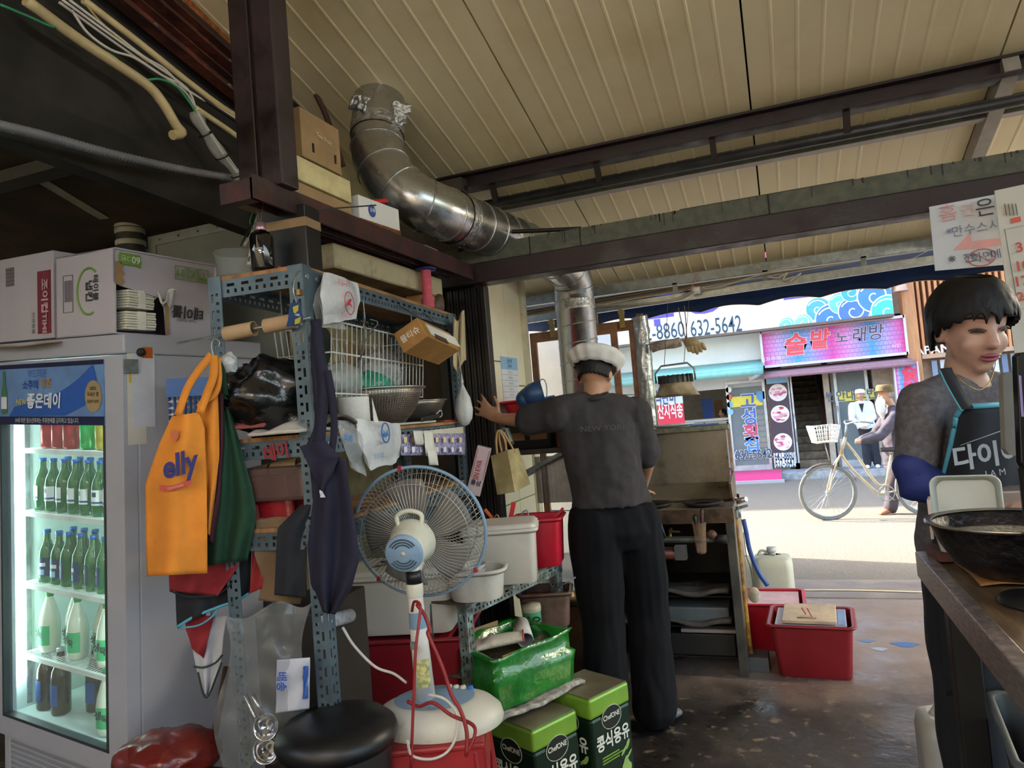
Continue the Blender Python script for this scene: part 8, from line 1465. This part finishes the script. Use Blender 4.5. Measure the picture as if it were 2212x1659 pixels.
# blue arm cover and glove
b = MB(); b.limb([P(1972, 1012, 1.84), J['elR'], J['elR'].lerp(J['wrR'], .5), J['wrR'].lerp(J['elR'], .12)], [.054, .053, .046, .036]); blob(b, 'arm_cover', mat('royal_blue_cover', '#1c2c6e', .7, var=.15, vs=9), wo, .008, 2, lambda p, n: .006*nz(p, 18, 1))
b = MB(); hand(b, J['wrR'], IR*.9-IU*.1-FW*.2, IU, -FW, .3, 1.12, .12); blob(b, 'glove', mat('cream_cotton_glove', '#b3ab7c', .9, var=.08), wo, .005, 2)
MB().tube(curve([P(2040, 790, 1.80), P(2062, 808, 1.775), P(2090, 832, 1.755), P(2118, 842, 1.755), P(2140, 820, 1.775), P(2152, 780, 1.81)]), .0012, 5).build('necklace', mat('gold', '#c9a04a', .25, .9), wo)
# ---- bicycle
def gz(p): return V((p.x, p.y, stz(p.y)))
wf = P(1788, 1060, 8.75); wr_ = P(1990, 1042, 8.6); bd = V((wr_.x-wf.x, wr_.y-wf.y, 0)).normalized(); wf.z = stz(wf.y)+.335; wr_ = wf + bd*1.12; wr_.z = stz(wr_.y)+.335; bn = bd.cross(ZZ)
bk = thing('bicycle', 'cream city bicycle with white wire basket being pushed along the street', 'bicycle', gz((wf+wr_)/2)); M_bf = mat('cream_bike_paint', '#b5a488', .4, .2); M_bw = flat('#dcdcd6', .4)
for c in (wf, wr_):
    t_ = MB(); t_.tube([c + bd*.325*cos(a) + ZZ*.325*sin(a) for a in [i*pi/28 for i in range(56)]], .019, 8, closed=True); ty = t_.build('tyre', flat('#77736b', .8), bk); MB().tube([c + bd*.300*cos(a) + ZZ*.300*sin(a) for a in [i*pi/28 for i in range(56)]], .012, 6, closed=True).build('wheel_rim', M_galv, bk); b = MB()
    for i in range(28): a = i*pi/14; b.cyl(c + bn*.03*(1 if i % 2 else -1), c + bd*.295*cos(a+.2) + ZZ*.295*sin(a+.2), .0016, n=4, cap=False)
    b.build('spokes', M_galv, bk); MB().cyl(c-bn*.045, c+bn*.045, .022, n=12).build('wheel_hub', M_galv, bk)
    MB().sheet(lambda u, v: c + (bd*cos(.35+u*2.0)+ZZ*sin(.35+u*2.0))*.362 + bn*(v-.5)*.05, 20, 2).build('mudguard', flat('#5a5048', .4), bk, solid=.003)
hdb = wf + bd*.20 + ZZ*.46; hdt = wf + bd*.27 + ZZ*.66; bbk = wf + bd*.66 - ZZ*.05; stt = wf + bd*.78 + ZZ*.42
for a, b_ in ((hdb, hdt),): MB().cyl(a, b_, .022, n=10).build('head_tube', M_bf, bk)
for pts, r in (([hdt-ZZ*.06, hdt+bd*.12-ZZ*.25, bbk+ZZ*.12-bd*.08, bbk+bd*.05+ZZ*.1], .017), ([hdb, hdb+bd*.1-ZZ*.18, bbk-bd*.1+ZZ*.02, bbk], .019), ([bbk, stt], .016), ([bbk, wr_], .011), ([stt-ZZ*.1, wr_], .010)): MB().tube(curve(pts) if len(pts) > 2 else pts, r, 8).build('frame_tube', M_bf, bk)
for s_ in (-.05, .05): MB().tube(curve([hdb, wf + bd*.10 + ZZ*.3 + bn*s_*.7, wf + bn*s_]), .010, 8).build('fork_blade', M_bf, bk)
MB().cyl(hdt, hdt + bd*.03 + ZZ*.16, .013, n=8).build('stem', M_galv, bk); ht = hdt + bd*.03 + ZZ*.16; MB().tube(curve([ht-bn*.27+bd*.22, ht-bn*.22+bd*.06+ZZ*.03, ht, ht+bn*.22+bd*.06+ZZ*.03, ht+bn*.27+bd*.22]), .011, 8).build('handlebar', M_galv, bk)
MB().cyl(bbk-bn*.05, bbk+bn*.05, .03, n=12).build('crank_axle', M_galv, bk); MB().tube([bbk+bn*.05+bd*.09*cos(a)+ZZ*.09*sin(a) for a in [i*pi/12 for i in range(24)]], .007, 6, closed=True).build('chainring', M_galv, bk); MB().bar(bbk-bn*.06, bbk-bn*.06+bd*.12-ZZ*.1, .02, .012).build('crank', M_galv, bk)
MB().sheet(lambda u, v: stt + ZZ*.06 + bd*(-.12+.26*v) + bn*(u-.5)*(.08+.12*v) + ZZ*.02*sin(pi*u), 8, 8).build('saddle', flat('#2a2624', .5), bk, solid=.04)
bc_ = wf + bd*.02 + ZZ*.62; bk2 = MB()
for k, z in enumerate((0, .05, .1, .15, .2)): e = .10+.03*z/.2; bk2.tube([bc_ + bd*(a*e*1.15) + bn*(c*e*1.3) + ZZ*z for a, c in ((-1, -1), (1, -1), (1, 1), (-1, 1))], .007, 5, closed=True)
for i in range(20): a, c = [(-1+i/2.5, -1), (1, -1+(i-5)/2.5), (1-(i-10)/2.5, 1), (-1, 1-(i-15)/2.5)][i//5]; bk2.cyl(bc_ + bd*a*.115 + bn*c*.13, bc_ + bd*a*.15 + bn*c*.169 + ZZ*.2, .006, n=5)
bk2.build('wire_basket', M_bw, bk); MB().box(bc_ + ZZ*.005, (.22, .22, .01), rz=atan2(bd.y, bd.x)).build('basket_floor', M_bw, bk); MB().cyl(wf + ZZ*.36 + bd*.06, bc_, .008, n=6).build('basket_stay', M_galv, bk)
# ---- cyclist walking the bicycle
def U(px, py, d): return P(px, py, d)
dc = 8.95; g_ = stz(U(1930, 1118, dc).y)
J = dict(head=U(1912, 852, dc), neck=U(1925, 876, dc), shL=U(1916, 898, dc+.17), shR=U(1934, 900, dc-.17), elL=U(1890, 940, dc+.2), elR=U(1902, 942, dc-.2), wrL=U(1862, 948, dc+.15), wrR=U(1864, 952, dc-.2), hipL=U(1930, 1000, dc+.09), hipR=U(1936, 1000, dc-.09), knL=U(1965, 1048, dc+.1), knR=U(1928, 1055, dc-.1), anL=U(2004, 1086, dc+.1), anR=U(1926, 1108, dc-.1)); J['anR'].z = g_+.065; J['anL'].z = g_+.14; lk = -IR*.97-FW*.15; J['look'] = J['head']+lk
cy = person('bearded person in brown cap and dark jacket pushing the bicycle', gz(U(1930, 1118, dc)), J, lk, 1.0, mat('dark_plum_jacket', '#463f49', .8, var=.25, vs=6), mat('plum_trousers', '#4a4048', .85), mat('tan_shoe', '#a86a48', .6), sleeve=1., vox=.014, skin=M_skin, fat=.95)
h = J['head']; lk = unit(lk); rr_ = lk.cross(ZZ)
MB().lathe([(.105, .035), (.108, .05), (.10, .10), (.085, .125), (0, .128)], h, n=24).build('cap', mat('brown_cap', '#4a3c2c', .8, c2='#7a6230'), cy); MB().loft([(h + ZZ*.045 + lk*.06, rr_*.085, lk*.05), (h + ZZ*.035 + lk*.12, rr_*.06, lk*.05)], 16).build('cap_peak', MATS['brown_cap'], cy)
b = MB(); b.limb([h + lk*.06 - ZZ*.06, h + lk*.085 - ZZ*.12, h + lk*.08 - ZZ*.22, h + lk*.06 - ZZ*.30], [.05, .058, .05, .02]); blob(b, 'beard', mat('white_beard', '#e6e0d6', .9), cy, .012, 2); b = MB(); b.sphere(h-lk*.03+ZZ*.01, (.082, .082, .075), 14, 10); b.build('hair', mat('grey_hair', '#8a8680', .8), cy)
# ---- man in white jacket
dm = 15.0; q = U(1872, 1018, dm); gp_ = stz(q.y)+(.13 if q.y > 16.3 else 0); hh_ = lambda z: gp_+z
def mm(px, z, d=dm): p = P(px, 930, d); return V((p.x, p.y, gp_+z))
J = dict(head=mm(1866, 1.56), neck=mm(1867, 1.42), shL=mm(1884, 1.34), shR=mm(1846, 1.34), elL=mm(1890, 1.06, dm-.05), elR=mm(1842, 1.06, dm-.05), wrL=mm(1870, .90, dm-.2), wrR=mm(1862, .90, dm-.2), hipL=mm(1880, .86), hipR=mm(1864, .86), knL=mm(1886, .46, dm-.06), knR=mm(1867, .46), anL=mm(1888, .065, dm-.05), anR=mm(1866, .065))
J['look'] = J['head'] + V((-.1, -1, -.1))
mn = person('person in white zip jacket and white cap standing across the street', gz(mm(1870, 0)), J, V((-.1, -1, 0)), 1.0, mat('white_jacket', '#dcdfe6', .7, var=.05), mat('navy_trousers', '#20222b', .85), mat('white_trainer', '#d6d2cc', .6), sleeve=1., vox=.016, fat=1.05)
MB().lathe([(.095, .03), (.097, .06), (.08, .105), (0, .12)], J['head'], n=22).build('cap', flat('#e6e6e4', .7), mn); MB().loft([(J['head'] + V((0, -.06, .045)), V((.08, 0, 0)), V((0, .05, 0))), (J['head'] + V((0, -.12, .035)), V((.06, 0, 0)), V((0, .05, 0)))], 14).build('cap_peak', flat('#e6e6e4', .7), mn); b = MB(); c = (J['shL']+J['shR'])/2; b.poly([c + V((x, -.135, z)) for x, z in ((-.05, .03), (.05, .03), (.0, -.16))], V((0, -.02, 0))); b.build('dark_undershirt', flat('#22242c', .8), mn)
# ---- person inside the restaurant
dp = 18.7; p0 = P(1562, 905, dp)
def ri(px, py, e=0): return P(px, py, dp+e)
J = dict(head=ri(1561, 893), neck=ri(1563, 905), shL=ri(1573, 914), shR=ri(1552, 916), elL=ri(1574, 938), elR=ri(1549, 938), wrL=ri(1568, 950, -.2), wrR=ri(1556, 950, -.2), hipL=ri(1568, 955), hipR=ri(1557, 955), knL=ri(1568, 985), knR=ri(1557, 985)); J['anL'] = V((J['knL'].x, J['knL'].y, PZ+.05)); J['anR'] = V((J['knR'].x, J['knR'].y, PZ+.05)); J['look'] = J['head'] + V((-1, -.3, 0))
pr = person('person in dark top inside the restaurant', V((p0.x, p0.y, PZ)), J, V((-.6, -.8, 0)), 1.0, mat('dark_navy_top', '#232733', .85), M_bp, mat('black_shoe2', '#1a1a1c', .5), sleeve=1., vox=.02); MB().sphere(J['head'] + V((.02, .02, .03)), (.09, .1, .1), 14, 10).build('hair', M_hair, pr)
